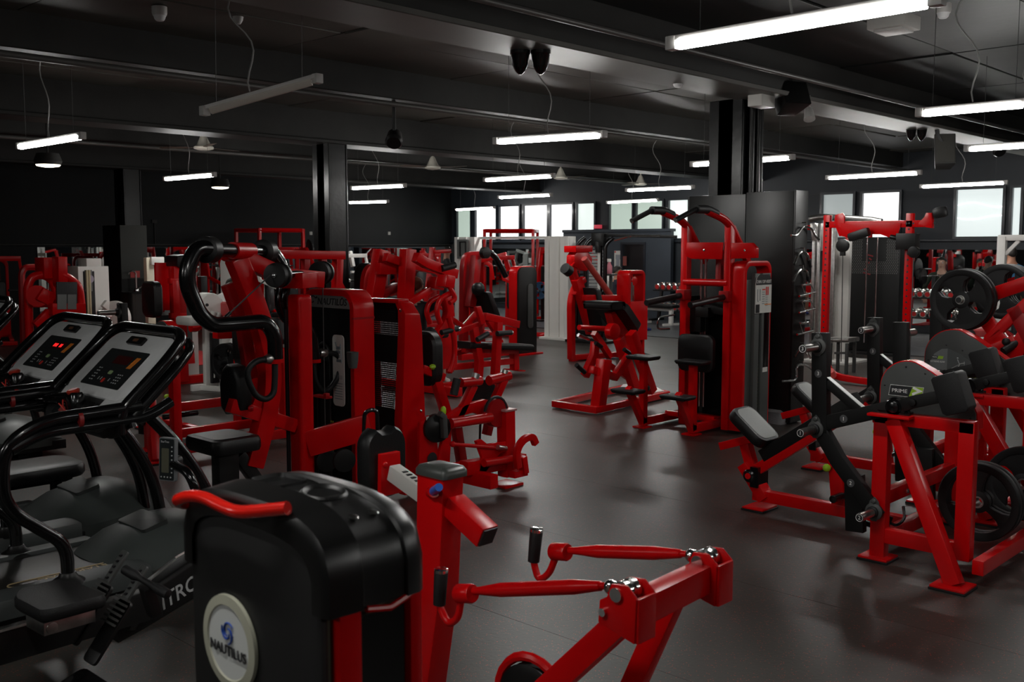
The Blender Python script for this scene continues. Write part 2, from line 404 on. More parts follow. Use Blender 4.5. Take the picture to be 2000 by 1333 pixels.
LL = [('a',(1315,88),(1830,0),'very bright batten lamp at the top by the smoke detector'),('r1',(1797,222),(2010,203),'lit batten lamp above the wall speaker on the right'),
 ('mid',(970,277),(1178,264),'large bright batten lamp in the middle of the room'),('c',(688,368),(790,363),'lit batten lamp beside the dark column, upper of two there'),
 ('c2',(682,396),(757,394),'small lit batten lamp beside the dark column, lower of two there'),('d',(948,352),(1080,344),'lit batten lamp with a fan hub at its right end'),
 ('e',(975,386),(1076,381),'lit batten lamp just above the bright window row'),('f',(891,410),(965,406),'far batten lamp overlapping the leftmost green window'),
 ('g',(1225,372),(1353,366),'lit batten lamp under a fan hub, left of the square column'),('h',(1187,396),(1285,391),'far batten lamp overlapping the green window pair'),
 ('i',(1353,322),(1547,308),'lit batten lamp passing behind the square black column'),('j',(1617,348),(1796,338),'lit batten lamp above the red cable rack'),
 ('k',(1800,365),(1965,357),'lit batten lamp in front of the large right window'),('l',(38,287),(160,267),'lit batten lamp at the far left of the room'),
 ('m',(323,350),(418,342),'lit batten lamp left of the round downlight over the sink column')]
for k, p, q, lb in LL:
    a = Z(LZ, p)[0]; b = Z(LZ, q)[0]; ang = (a.x+b.x)/2
    batten('batten_lamp', lb, a, b, LZ)
# rows go on behind and beside the camera as they do in view
for (x, y) in ((0.6,2.3),(-2.9,2.3),(-2.9,6.5),(4.2,-2.6),(0.6,-2.6),(7.6,-2.4),(11.2,-1.5),(11.0,3.3),(14.6,1.5)):
    batten('batten_lamp', 'lit batten lamp hanging outside the picture beyond the frame edge', (x,y+.66,LZ), (x,y-.66,LZ), LZ)
a = Z(2.75,(400,219))[0]; b = on(2, 2.97, (620,156)); 
batten('batten_lamp', 'unlit batten lamp hanging tilted at upper left', a, b, 2.85, False, .42)
for px, py, lb in ((94,322,'small round downlight glowing at the far left'),(430,366,'small round downlight glowing beside the sink column')):
    p = Z(2.95,(px,py))[0]
    t = thing('round_downlight', lb, 'light', p)
    part('rim', MB().lathe(p,(0,0,1),[(0,.17),(.05,.19),(.16,.15)]), BEAM); part('diffuser', MB().lathe(p,(0,0,-1),[(0,.165),(.02,.15),(.035,.06)]), mat('warm_diffuser', (.9,.9,.8), .4, emit=(1,.9,.68), es=5))
    part('stem', MB().cyl(p+V(0,0,.1), V(p.x,p.y,ZC-.02), .012, seg=8), BEAM)
FANC = mat('fan_cream', (.55,.53,.46), .4); FANB = mat('fan_blade_brown', (.09,.07,.055), .45)
def fan(px, py, z, lb, rot):
    p = Z(z,(px,py))[0]
    t = thing('ceiling_fan', lb, 'fan', p, 0, 'white hubbed ceiling fans')
    part('motor_hub', MB().lathe(p,(0,0,1),[(-.02,.09),(0,.15),(.03,.15),(.06,.11),(.13,.075),(.19,.05),(.22,.03)]), FANC)
    part('down_rod', MB().cyl(p+V(0,0,.2), V(p.x,p.y,ZC-.1), .016, seg=8), FANC); part('ceiling_cup', MB().lathe(V(p.x,p.y,ZC-.02),(0,0,-1),[(0,.085),(.06,.085),(.13,.03)]), FANC)
    for k in range(3):
        a = rot+k*2*math.pi/3; d = V(math.cos(a), math.sin(a), 0); n = V(-d.y, d.x, 0)
        mb = MB().bar([p+d*.13+V(0,0,.02), p+d*.24+V(0,0,.02)], .03, .008, (0,0,1))
        part('blade', mb.loft([[p+d*r+n*w+V(0,0,.02+w*.12+o) for w, o in ((-wd,-.003),(wd,-.003),(wd,.003),(-wd,.003))] for r, wd in ((.22,.05),(.5,.065),(.68,.06),(.7,.03))]), FANB)
fan(398,291,3.3,'ceiling fan with cream hub above the left batten lamp',.2); fan(845,329,3.25,'ceiling fan between the dark column and middle lamp',.9)
fan(1095,349,3.25,'ceiling fan at the end of a batten lamp, centre',.5); fan(1251,361,3.25,'ceiling fan hub just above a lamp near green windows',1.3)
def detector(px, py, z, lb):
    p = Z(z,(px,py))[0]; t = thing('smoke_detector', lb, 'smoke detector', p)
    part('base', MB().lathe(p,(0,0,1),[(.03,.055),(.05,.06),(max(.06, ZC-.03-p.z),.06)]), CASE); part('sensor_head', MB().lathe(p,(0,0,1),[(-.012,.028),(0,.04),(.03,.05)]), SIL)
detector(312,38,3.62,'white smoke detector on the dark ceiling at upper left'); detector(1842,33,3.62,'white smoke detector on the ceiling at upper right')
detector(1324,168,3.28,'small white sensor under the beam left of the square column')
p = Z(3.68,(465,40))[0]
single('ceiling_rose', 'white cable outlet where the unlit lamp flex meets ceiling', 'ceiling outlet', MB().lathe(p,(0,0,1),[(-.03,.02),(0,.04),(.03,.045)]), CASE)
# exit box, twin spots, speakers, projector-like fittings under the beam
p = Z(3.55,(1745,64))[0]
t = thing('exit_box', 'pale grey square emergency box hanging from the ceiling', 'emergency light', p)
part('housing', MB().box(p+V(-.16,-.16,.02), p+V(.16,.16,.13)), GWHT, .01); part('grille', MB().box(p+V(-.12,-.12,0), p+V(.12,.12,.02)), CASE, .006)
part('drop_rod', MB().cyl(p+V(0,0,.13), V(p.x,p.y,ZC-.02), .02), GWHT)
def twin(px, py, z, sc, lb):
    p = Y(5.42,(px,py))[0]; t = thing('twin_spotlight', lb, 'spotlight', p)
    part('mount', MB().lathe(p+V(0,0,.1*sc),(0,0,1),[(0,.06*sc),(.03,.09*sc),(.12*sc,.09*sc)]), BLK)
    for s in (-1,1):
        c = p + RTH*(.075*sc*s); mb = MB().lathe(c+V(0,0,.13*sc),(0,0,-1),[(0,.075*sc),(.12*sc,.075*sc),(.125*sc,.07*sc),(.2*sc,.06*sc),(.25*sc,.035*sc),(.27*sc,.01)],18)
        part('lamp_head', mb, GBLK)
RTH = RT
twin(1036,108,3.12,1.05,'black twin emergency spotlight under the near beam'); twin(1790,256,3.2,.9,'small black twin spotlight under the beam above wall speaker')
def speaker(px, py, z, w, h, dp, rz, tilt, lb, col=None):
    p = Y(5.12,(px,py))[0]; t = thing('loudspeaker', lb, 'speaker', p, 0)
    M = Matrix.Translation(p) @ Matrix.Rotation(rz,4,'Z') @ Matrix.Rotation(tilt,4,'X')
    part('cabinet', MB().loft([[(-w/2,0,-h/2),(w/2,0,-h/2),(w/2,0,h/2),(-w/2,0,h/2)],[(-w/2*.7,dp,-h/2*.92),(w/2*.7,dp,-h/2*.92),(w/2*.7,dp,h/2*.92),(-w/2*.7,dp,h/2*.92)]]).xform(M), col or GRY, .012)
    part('grille', MB().box((-w/2+.015,-.012,-h/2+.015),(w/2-.015,0,h/2-.015)).xform(M), mat('speaker_grille', (.07,.068,.06), .5, bump=.8, bscale=300) if col is None else MBLK, .005)
    part('bracket', MB().bar([p+V(0,.05,h*.2), V(p.x,p.y+.1,p.z+h*.4), V(p.x,5.25,max(3.36,p.z+h*.4))], .05, .014), BLK)
speaker(1846,290,2.85,.26,.42,.24,math.radians(-62),math.radians(-20),'dark grey loudspeaker tilted below the right beam')
speaker(1555,180,3.1,.3,.26,.26,math.radians(-30),math.radians(-25),'black loudspeaker angled under the beam beside the column',BLK)
def wallspot(px, py, z, lb):
    p = Y(5.2,(px,py))[0]; t = thing('spot_lamp', lb, 'spotlight', p)
    part('lamp_head', MB().lathe(p,(-.35,-.3,-.9),[(-.09,.015),(-.06,.04),(.02,.05),(.07,.06),(.075,.02)]), CASE); part('stem', MB().cyl(p, V(p.x,p.y,3.36), .012), CASE)
wallspot(1580,222,3.05,'small white spot lamp beside the square column'); 
p = Y(5.35,(1487,200))[0]
single('junction_box', 'pale junction box clamped on the beam right of the column', 'junction box', MB().box(p+V(-.13,-.08,-.05),p+V(.13,.08,.07)), GWHT, .01)
for px, py, z, lb in ((1950,292,5.4,'black spotlight fitting at the right end of the beam'),(770,272,8.95,'black fitting under the ceiling beam right of dark column')):
    p = Y(z,(px,py))[0]; t = thing('black_spot_fitting', lb, 'spotlight', p)
    part('lamp_head', MB().lathe(p,(-.5,-.5,-.6),[(-.13,.04),(-.09,.08),(.05,.1),(.08,.08)]), BLK); part('stem', MB().cyl(p, V(p.x,p.y,ZC), .02), BLK)
# ------------------------------------------------------------------ near row machine with its low tower
Dn = 1.9
cr = EYE + ray(640,1140)/F*Dn                      # near top corner of the tower
tx0, ty0 = cr.x, cr.y
tx1 = on(1, ty0, (838,1080)).x; ty1 = on(0, tx0, (350,1000)).y
tw, td = ty1-ty0, tx1-tx0; zc = cr.z
yo = EYE + ray(1230,1190)/F*2.8
t = thing('seated_row_machine', 'nearest red and black row machine with a round white disc on its low tower', 'gym machine', ((tx0+tx1)/2+.5, (ty0+ty1)/2, 0))
ym = (ty0+ty1)/2
def arch(ins, dz, x, n=26):
    # outline of the cap seen from the front: straight ends, rounded shoulders, gently arched crown
    o = []; a, b = ty0+ins, ty1-ins; zb = zc-.075
    o.append(V(x, a, zb)); o.append(V(x, a, zc+.0))
    for k in range(1, n):
        u = k/n; s = 2*u-1; h = (1-abs(s)**2.6)**(1/2.2)
        o.append(V(x, a+(b-a)*(.5+.5*math.copysign(abs(s)**.8, s)), zc+(.118+dz)*h))
    o.append(V(x, b, zc)); o.append(V(x, b, zb)); return o
st = [(0,.028,-.03),(.012,.012,-.012),(.03,.004,-.002),(.26,.0,.004),(.33,.0,.006),(.345,.006,-.006),(.36,.007,-.007),(.74,.007,-.007),(.76,.007,-.008),(.775,.0,.002),(.9,.002,0),(.97,.012,-.01),(1,.03,-.03)]
def shell_ring(i, dz, x):
    o = arch(i, dz, x); c = V(x,(ty0+ty1)/2,zc-.075); return o+[V(p.x, c.y+(p.y-c.y)*.9, c.z+(p.z-c.z)*.82 if p.z > zc-.07 else p.z) for p in reversed(o)]
part('cap', MB().loft([shell_ring(i, dz, tx0+td*u) for u, i, dz in st]), mat('satin_black_cap',(.007,.007,.007),.3,spec=.5,noise=.2,nscale=6), smooth=50)
# cup holder, phone tray and screws on the crown
def crown(u, v): # u along X, v along Y
    s = 2*v-1; return V(tx0+td*u, ty0+tw*v, zc+.112*(1-abs(s)**3.2)**(1/2.2))
c = crown(.55,.36)
part('cup_holder', MB().lathe(c+V(0,0,.001),(0,-.12,1),[(-.001,.001),(-.001,.036),(.004,.040),(.007,.045),(.003,.05),(-.004,.051)],26), BLK)
c = crown(.55,.66)
mb = MB(); rg = []
for h, e in ((-.004,.004),(.006,.0),(.0065,-.004),(-.002,-.012),(-.002,-.04)):
    rg.append([c+V(x*(1+e*8)*1.0, y*(1+e*4), h) for x, y in rrect(0,0,td*.34,tw*.2,.02,4)])
part('phone_tray', mb.loft(rg, closed_ends=True), BLK)
for u, v in ((.46,.13),(.66,.13)):
    c = crown(u,v); part('screw', MB().lathe(c,(0,-.35,1),[(-.002,.009),(.001,.011),(.003,.006)],12), CHR)
# body: side panel with the disc, red corner posts, recessed centre
pa_ = arch(.035, -.042, tx0+.016); poly = [V(tx0+.016,ty0+.035,.06)]+pa_[1:-1]+[V(tx0+.016,ty1-.035,.06)]
part('side_panel', MB().plate(poly, (.016,0,0)), mat('matt_black_panel', (.008,.008,.008), .5, noise=.2, nscale=5), .004)
part('inner_liner', MB().box((tx0+.03,ty0+.045,.06),(tx1-.03,ty1-.045,zc+.03)), mat('tan_liner', (.16,.14,.1), .5))
part('corner_post', MB().box((tx0+.035,ty0+.012,.03),(tx0+td*.36,ty0+.05,zc-.06)).box((tx0+.035,ty1-.05,.03),(tx0+td*.36,ty1-.012,zc-.06)), RED, .012)
part('corner_post', MB().box((tx0+td*.84,ty0+.012,.03),(tx1-.006,ty0+.06,zc-.06)).box((tx0+td*.84,ty1-.06,.03),(tx1-.006,ty1-.012,zc-.06)), RED, .012)
part('weight_shroud', MB().box((tx0+td*.38,ty0+.026,.05),(tx0+td*.82,ty0+.034,zc-.1)), mat('smoked_acrylic', (.004,.004,.004), .12))
p0 = V(tx0+td*.38, ty0+.008, zc-.078); 
part('trim_lip', MB().tube([p0, p0+V(td*.22,-.004,-.01), p0+V(td*.46,0,.004)], .007, 8), RED)
part('base_frame', MB().bar([(tx0+td/2,ty0-.05,.04),(tx0+td/2,ty1+.05,.04)],.07,.12,n=(1,0,0)).bar([(tx0+td/2,ym,.05),(yo.x+.2,ym+.1,.05)],.08,.1,n=(0,1,0)), RED, .006)
# curved red carrying handles on both faces
for s, xx in ((-1,tx0),(1,tx1)):
    h = [V(xx+s*.03+(-s*.03 if k in (0,6) else s*.012), p.y, p.z-(.055 if s > 0 else 0)) for k, p in enumerate(X(tx0-.03,(337,989),(352,976),(378,967),(408,969),(444,988),(475,1000),(536,999)))]
    part('carry_handle', MB().tube(h, .0135, 12, bend=.05), mat('bright_red_handle', (.72,.012,.006), .2, coat=.5))
# logo disc
lc = (on(0,tx0,(400,1250))+on(0,tx0,(498,1270)))/2; lc = V(tx0, lc.y, on(0,tx0,(448,1256)).z)
rd = (on(0,tx0,(400,1250))-on(0,tx0,(498,1270))).length/2*1.0
dk = part('logo_disc', MB().lathe(lc+V(.006,0,0),(-1,0,0),[(0,rd*1.01),(.008,rd),(.01,rd*.8),(.006,rd*.77)],48), mat('champagne_rim', (.42,.42,.33), .4))
part('disc_face', MB().lathe(lc+V(.002,0,0),(-1,0,0),[(0,rd*.79),(.003,rd*.775)],48), mat('disc_white', (.62,.64,.62), .35), parent=dk)
YD = V(0,-1,0)
text('logo_lettering', 'NAUTILUS', rd*.30, lc+V(-.0035, .0, -rd*.18), YD, EZ, INKK, dk, .0006, bold=.0006, sx=1.0)
mb = MB()
for a0, tn in ((0,1),(2.1,.8),(4.2,.8)):
    pts = []; rr = []
    for k in range(22):
        u = k/21; a = a0+u*4.2*tn+.6; r = rd*.25*(1-u*.8); pts.append(lc+V(-.0032, -math.cos(a)*r*.95+.0, rd*.22+math.sin(a)*r)); rr.append(rd*.02*math.sin(math.pi*(.15+.8*u))+.0004)
    mb.tube(pts, 1, 6, radii=rr)
part('logo_swirl', mb, BLUP, parent=dk)
# pillar, seat slide and chest pad
yx = 2.39
A = Y if False else None
pp = X(yx, (873,930), (850,1333)); top = pp[0]; bot = V(yx, pp[1].y+.05, .05)
pp2 = X(yx, (862,930))[0]; top = V(yx, pp2.y, top.z); bot = V(yx, bot.y+.1, bot.z)
part('pillar', MB().loft([[V(yx-.05,bot.y-.13,.05),V(yx+.05,bot.y-.13,.05),V(yx+.05,bot.y+.12,.05),V(yx-.05,bot.y+.12,.05)],
     [V(yx-.05,top.y-.035,.55),V(yx+.05,top.y-.035,.55),V(yx+.05,top.y+.09,.55),V(yx-.05,top.y+.09,.55)],
     [V(yx-.05,top.y-.065,top.z),V(yx+.05,top.y-.065,top.z),V(yx+.05,top.y+.075,top.z),V(yx-.05,top.y+.075,top.z)]]), RED, .008)
part('pillar_cap', MB().loft([[V(yx+x*k,top.y+y*k,top.z+h) for x, y in rrect(0,0,.118,.165,.02)] for h, k in ((0,1),(.02,1),(.034,.88),(.04,.6))]), mat('grey_cap', (.05,.055,.05), .3))
a, b = X(yx, (885,985), (952,1048)); part('seat_slide', MB().bar([a, b], .075, .075), RED, .004); part('slide_plug', MB().bar([b-(b-a).normalized()*.002, b+(b-a).normalized()*.006], .064, .064), INKK)
a, b = X(yx-.05, (845,962), (907,943)); part('pop_pin', MB().cyl(a, a+(V(-.06,-.10,.045)), .017, .014, 14), BLUE); part('pin_collar', MB().cyl(a-V(-.02,-.03,.01)*1, a+V(-.012,-.02,.008), .022), RED)
a, b = X(yx, (768,922), (818,958)); part('pad_arm', MB().bar([a, b, b+(b-a)*.5], .06, .05), GWHT, .004, label='pale steel adjustment bar with square holes')
mb = MB()
for k in range(4):
    c = a.lerp(b, .45+.16*k)+V(0,0,.031); mb.cbox(c, (.022,.018,.004))
part('pin_holes', mb, INKK)
c = X(yx, (752,893))[0]
ring = lambda k, dy: [V(c.x+x*k, c.y+dy, c.z+z*k-(.02 if abs(x) < .03 and z > 0 else 0)) for x, z in rrect(0,-.02,.19,.27,.07,5)]
part('chest_pad', MB().loft([ring(.9,.06),ring(1,.045),ring(1,.0),ring(.92,-.015)]), VIN)
part('pad_bracket', MB().plate([V(yx+.05,c.y-.02,c.z-.14),V(yx-.05,c.y-.02,c.z-.14),V(yx-.045,c.y-.02,c.z+.02),V(yx+.045,c.y-.02,c.z+.02)],(0,.03,0)).bolt(V(yx-.03,c.y-.035,c.z-.02),(0,-1,0)).bolt(V(yx+.03,c.y-.035,c.z-.1),(0,-1,0)), RED, .004)
# the two pull arms with their yokes, and the carriage between
ys = yo.y
fx = on(1, ys, (1385,1115)).x
part('yoke_beam', MB().bar([V(yo.x+.02,ys,yo.z-.01), V(fx-.0,ys,yo.z+.005)], .085, .07, n=(0,1,0)), RED, .008)
la = V(yo.x+.12, ys+.05, yo.z-.03); 
part('swing_leg', MB().bar([la, V(yo.x+.02, ys+.42, .36), V(yx-.02, ys+.62, .1)], .075, .06, n=(1,0,0)), RED, .006)
part('swing_leg', MB().bar([V(fx-.1, ys+.05, yo.z-.03), V(yx+.1, ys+.35, .1)], .07, .05, n=(1,0,0)), RED, .006)
pd = X(yx-.1, (1040,1345))[0]
part('pulley_wheel', MB().lathe(pd+V(-.03,0,-.05),(1,0,0),[(0,.10),(.012,.13),(.02,.115),(.04,.115),(.048,.13),(.06,.10)],36), BLK); part('pulley_guard', MB().tube([pd+V(0,math.cos(a)*.15,math.sin(a)*.15-.05) for a in [math.pi*k/12 for k in range(13)]],.016,8), RED)
for xx, rod, neck, hk in ((yo.x, (1195,1155), (925,1155), ((905,1160),(883,1222),(858,1182),(862,1112))), (fx, (1355,1088), (1112,1076), ((1090,1078),(1060,1135),(1042,1098),(1048,1033)))):
    zt = on(1, ys, rod).z
    pa = V(xx, ys+.03, yo.z+.04); pb = X(xx, neck)[0]; d = (pb-pa).normalized()
    w = .05
    yk = [V(xx, ys-.05, yo.z-.075), V(xx, ys+.075, yo.z-.045), V(xx, ys+.07, yo.z+.02), V(xx, ys+.045, yo.z+.035), V(xx, ys+.03, yo.z+.075), V(xx, ys-.02, yo.z+.08), V(xx, ys-.055, yo.z+.05)]
    part('yoke', MB().plate([p-V(w*.8,0,0) for p in yk], (.012,0,0)).plate([p+V(w*.8,0,0) for p in yk], (.012,0,0)).box((xx-w*.8,ys-.06,yo.z-.075),(xx+w*.8,ys-.048,yo.z+.05)), RED, .003)
    part('pivot_bolts', MB().cyl((xx-w-.004,ys+.01,yo.z+.05),(xx+w+.004,ys+.01,yo.z+.05),.02,seg=14).lathe((xx,ys+.01,yo.z+.05),(1,0,0),[(-.03,.02),(-.026,.032),(-.008,.032),(0,.02),(.008,.032),(.026,.032),(.03,.02)],20).cyl((xx-w-.006,ys+.055,yo.z-.01),(xx+w+.006,ys+.055,yo.z-.01),.012,seg=12).ball(V(xx-.02,ys+.05,yo.z+.055),.022), CHR)
    rod0 = V(xx, ys+.05, yo.z+.055); L = (pb-rod0).length
    prof = [(0,.010),(.05,.010),(.055,.014),(.16,.0225),(.161,.0225),(L-.13,.0225),(L-.129,.0225),(L-.03,.013),(L,.012)]
    part('pull_arm', MB().lathe(rod0, pb-rod0, prof, 18), RED, smooth=30)
    q = X(xx, *hk); hb = q[0]
    part('arm_ferrule', MB().lathe(hb-d*.045, d, [(0,.028),(.006,.031),(.066,.031),(.07,.028)],20), RED)
    part('grip_hook', MB().tube([hb+V(0,.01,-.02), q[1]+V(0,-.03,.03), q[1]+V(0,.02,-.005), q[2], q[2]+V(0,0,.05)], .0125, 10, bend=.05), RED)
    gd = (q[3]-q[2]).normalized(); gl = (q[3]-q[2]).length
    part('grip', MB().lathe(q[2], gd, [(0,.012),(.002,.021),(gl*.9,.0235),(gl*.92,.022)],18), RUB); part('grip_cap', MB().lathe(q[2]+gd*gl*.92, gd, [(0,.0235),(gl*.08,.0235),(gl*.1,.016)],18), CHR, parent=None)

# ------------------------------------------------------------------ treadmills (built in their own frame, x towards the console)
DECK = mat('charcoal_deck', (.05,.057,.056), .45, noise=.2, nscale=3); HOOD = mat('grey_green_hood', (.06,.069,.066), .42, noise=.2, nscale=4)
BELT = mat('treadmill_belt', (.02,.019,.017), .35, noise=.5, nscale=3, bump=.2, bscale=300)
GOLD = mat('worn_gold_print', (.4,.3,.15), .5)
def treadmill(loc, label, lit):
    t = thing('treadmill', label, 'treadmill', loc, 0, 'treadmills in a row')
    kw = dict(local=True)
    for s in (-1,1):
        part('side_rail', MB().loft([[V(-1.45,s*.25,.1),V(-1.45,s*.40,.1),V(-1.45,s*.39,.19),V(-1.45,s*.25,.2)],[V(.35,s*.25,.1),V(.35,s*.40,.1),V(.35,s*.39,.19),V(.35,s*.25,.205)]]), DECK, .008, **kw)
    part('deck_base', MB().box((-1.45,-.36,.05),(.98,.36,.13)).box((-1.4,-.3,.0),(-1.2,.3,.06)).box((.6,-.3,.0),(.8,.3,.06)), BLK, .006, **kw)
    b = part('running_belt', MB().box((-1.44,-.25,.14),(.36,.25,.185)), BELT, .01, **kw)
    if lit == 0:
        p = rrect(0,0,.62,.06,.029,6)
        part('belt_stripe', MB().tube([V(.04+x,-.19+y,.187) for x, y in p],.0035,5,close=True), GOLD, parent=b, local=True)
        text('belt_lettering', 'STAR TRAC', .055, (.04,-.19,.186), (-1,0,0), (0,-1,0), GOLD, b, .0008, bold=.001, local=True, sx=1.2)
    rs = []
    for x, w, h, sh in ((.22,.30,.19,.0),(.30,.34,.225,.2),(.42,.37,.29,.5),(.58,.385,.335,.8),(.72,.385,.335,.9),(.86,.36,.29,.9),(.96,.32,.22,.8),(1.0,.29,.14,.8)):
        r = [V(x,-w,.09),V(x,-w,.09+(h-.09)*.35)]
        for k in range(1,8):
            u = k/8; s = 2*u-1; r.append(V(x-.06*(1-abs(s)**2)*(1 if x < .45 else 0), s*w*.93, .09+(h-.09)*(.55+.45*(1-abs(s)**2.5))))
        r += [V(x,w,.09+(h-.09)*.35),V(x,w,.09)]; rs.append(r)
    hd = part('motor_hood', MB().loft(rs), HOOD, smooth=35, **kw)
    part('hood_panel', MB().loft([[V(x*k+.5,y*k,.335+h-.1*max(0,.0)) for x, y in rrect(0,0,.15,.3,.02)] for h, k in ((-.03,1),(.002,1),(.003,.93))]).xform(Matrix.Translation((.5,0,.32))@Matrix.Rotation(math.radians(-14),4,'Y')@Matrix.Translation((-.5,0,-.33))), mat('hood_inset', (.026,.03,.029), .5), parent=hd, local=True)
    # console: a tilted board inside a looped rail
    tilt = math.radians(43); O = V(.23,0,1.0); U = V(math.cos(tilt),0,math.sin(tilt)); NV = V(-math.sin(tilt),0,math.cos(tilt))
    def P(u, v, h=0): return O + U*u + V(0,v,0) + NV*h       # u up the board, v to the far side
    for s in (-1,1):
        foot = V(-.04,s*.32,.2)
        part('handrail', MB().tube([foot, foot+V(0,0,.17), V(-.34,s*.36,.62), V(-.33,s*.39,.9), V(-.16,s*.41,1.0), V(.3,s*.425,1.015)], .031, 12, bend=.12), GBLK, **kw)
        part('handrail_tube', MB().tube([V(-.30,s*.395,.88), V(-.16,s*.41,.945), V(.33,s*.43,.955), V(.46,s*.43,1.02)], .028, 10, bend=.1), GBLK, **kw)
        part('rail_boot', MB().lathe(foot+V(0,0,-.015),(0,0,1),[(0,.085),(.012,.075),(.03,.045),(.05,.036)],18), BLK, **kw)
        part('strut', MB().tube([V(.38,s*.3,.97), V(.58,s*.31,.74), V(.74,s*.32,.44), V(.78,s*.32,.12)], .033, 12, bend=.2, ref=(0,1,0)), GBLK, **kw)
        part('rail_clip', MB().lathe(V(-.01,s*.418,.985),(1,0,0),[(0,.042),(.02,.042)],12), mat('red_tape', (.2,.01,.01), .4), **kw)
    lp = []
    for u, v in ((-.02,-.425),(.3,-.43),(.45,-.40),(.50,-.31),(.50,.31),(.45,.40),(.3,.43),(-.02,.425)): lp.append(P(u,v,.02))
    part('console_loop', MB().tube([P(-.1,-.42,-.06)]+lp+[P(-.1,.42,-.06)], .028, 12, bend=.09), GBLK, **kw)
    part('console_loop', MB().tube([P(-.04,-.435,-.08)]+[p-NV*.07 for p in lp]+[P(-.04,.435,-.08)], .024, 10, bend=.09), GBLK, **kw)
    body = [(P(u,0).x, u, w) for u, w in ((-.14,.31),(.0,.335),(.36,.335),(.43,.27))]
    bd = part('console_body', MB().loft([[P(-.13+u,v,h) for u, v in rrect(.27,0,.54,.80,.10,5)] for h in (-.09,0)]), mat('console_body_grey', (.022,.023,.023), .4), .012, **kw)
    fc = part('console_face', MB().loft([[P(u,v,h) for u, v in rrect(.245,0,.43*k,.69*k,.08,6)] for h, k in ((0,1),(.012,1),(.016,.985))]), SIL, parent=bd, local=True)
    dp = part('display_panel', MB().loft([[P(u,v,h) for u, v in rrect(.215,0,.25,.44,.012,3)] for h in (.012,.0185)]), SCRN, parent=bd, local=True)
    part('led_window', MB().loft([[P(u,v,h) for u, v in rrect(.272,-.01,.055,.17,.006,2)] for h in (.018,.0195)]), DISP, parent=bd, local=True)
    if lit: 
        mb = MB()
        for v0 in (.055,.035,.015,-.03,-.05): mb.loft([[P(u,v,h) for u, v in rrect(.272,v0,.026,.010,.002,1)] for h in (.019,.0202)])
        part('led_digits', mb, LED, parent=bd, local=True)
    mb = MB()
    for q in range(3): mb.loft([[P(.225+a*.075,-.125-q*.016+a*-.02+b*.011,h) for a, b in ((0,0),(1,0),(1,1),(0,1))] for h in (.018,.0198)])
    part('stripe_emblem', mb, ORNG, parent=bd, local=True)
    mb = MB()
    for r in range(4):
        for q in range(3): mb.loft([[P(u,v,h) for u, v in rrect(.125+.018*r,-.10-.022*q,.007,.011,.002,1)] for h in (.018,.0196)])
    for r in range(5):
        for q in range(2): mb.loft([[P(u,v,h) for u, v in rrect(.125+.02*r,.13+.022*q,.006,.014,.002,1)] for h in (.018,.0196)])
    for v0 in (.07,.04,-.05): mb.loft([[P(u,v,h) for u, v in rrect(.14,v0,.02,.006,.002,1)] for h in (.018,.0196)])
    part('key_print', mb, INKG, parent=bd, local=True)
    part('start_key', MB().loft([[P(u,v,h) for u, v in rrect(.185,-.0,.024,.038,.008,3)] for h in (.018,.021)]), mat('start_green', (.3,.42,.2), .4), parent=bd, local=True)
    part('stop_key', MB().loft([[P(u,v,h) for u, v in rrect(.13,.005,.03,.024,.01,3)] for h in (.018,.021)]), REDP, parent=bd, local=True)
    part('reading_clip', MB().loft([[P(u,v,h) for u, v in rrect(.405,.02,.05,.17,.01,2)] for h in (.01,.03)]), BLK, parent=bd, local=True)
    part('fan_slot', MB().loft([[P(u,v,h) for u, v in rrect(.405,.02,.02,.05,.005,2)] for h in (.03,.032)]), mat('brown_slot', (.12,.05,.025), .4), parent=bd, local=True)
    # lower shelf with keypad and towel slot
    part('shelf', MB().loft([[P(u,v,h) for u, v in rrect(-.075,0,.15,.74,.06,5)] for h in (-.06,-.01)]), mat('console_body_grey', (0,0,0)), .01, **kw)
    kp = part('keypad', MB().loft([[P(-.115,v,.012),P(-.01,v,.02),P(-.01,v,.0),P(-.115,v,-.01)] for v in (.06,.25)]), SCRN, .004, **kw)
    part('keypad_badge', MB().loft([[P(u,v,h) for u, v in rrect(-.085,.15,.03,.06,.008,3)] for h in (.0145,.017)]), mat('faded_red_badge', (.35,.06,.05), .5), parent=kp, local=True)
    mb = MB()
    for r in range(3):
        for q in range(3): mb.loft([[P(u,v,h) for u, v in rrect(-.055+.014*r,.12+.03*q,.006,.018,.002,1)] for h in (.0155,.0182)])
    part('keypad_print', mb, INKG, parent=kp, local=True)
    part('towel_slot', MB().loft([[P(-.125,v,.0),P(-.01,v,.03),P(-.01,v,.0),P(-.125,v,-.02)] for v in (-.15,.05)]), BLK, .006, **kw)
    part('silver_corner', MB().loft([[P(-.02,-.17,.014),P(.06,-.17,.014),P(.06,-.17,0),P(-.02,-.17,0)],[P(-.04,-.32,.014),P(.06,-.345,.014),P(.06,-.345,0),P(-.04,-.32,0)]]), SIL, .006, **kw)
    part('silver_corner', MB().loft([[P(-.01,.26,.014),P(.06,.26,.014),P(.06,.26,0),P(-.01,.26,0)],[P(-.03,.32,.014),P(.06,.345,.014),P(.06,.345,0),P(-.03,.32,0)]]), SIL, .006, **kw)
    # heart-rate bar with the red stop cord
    part('stop_post', MB().loft([[V(.17+x,.02+y,z) for x, y in rrect(0,0,.07*k,.1*k,.02,3)] for z, k in ((.86,1),(.98,1.05),(1.04,1.0),(1.055,.8))]), GBLK, **kw)
    part('stop_button', MB().lathe(V(.165,.02,1.05),(-.25,0,1),[(0,.03),(.012,.034),(.02,.025)],16), mat('dull_red_button', (.4,.03,.015), .4), **kw)
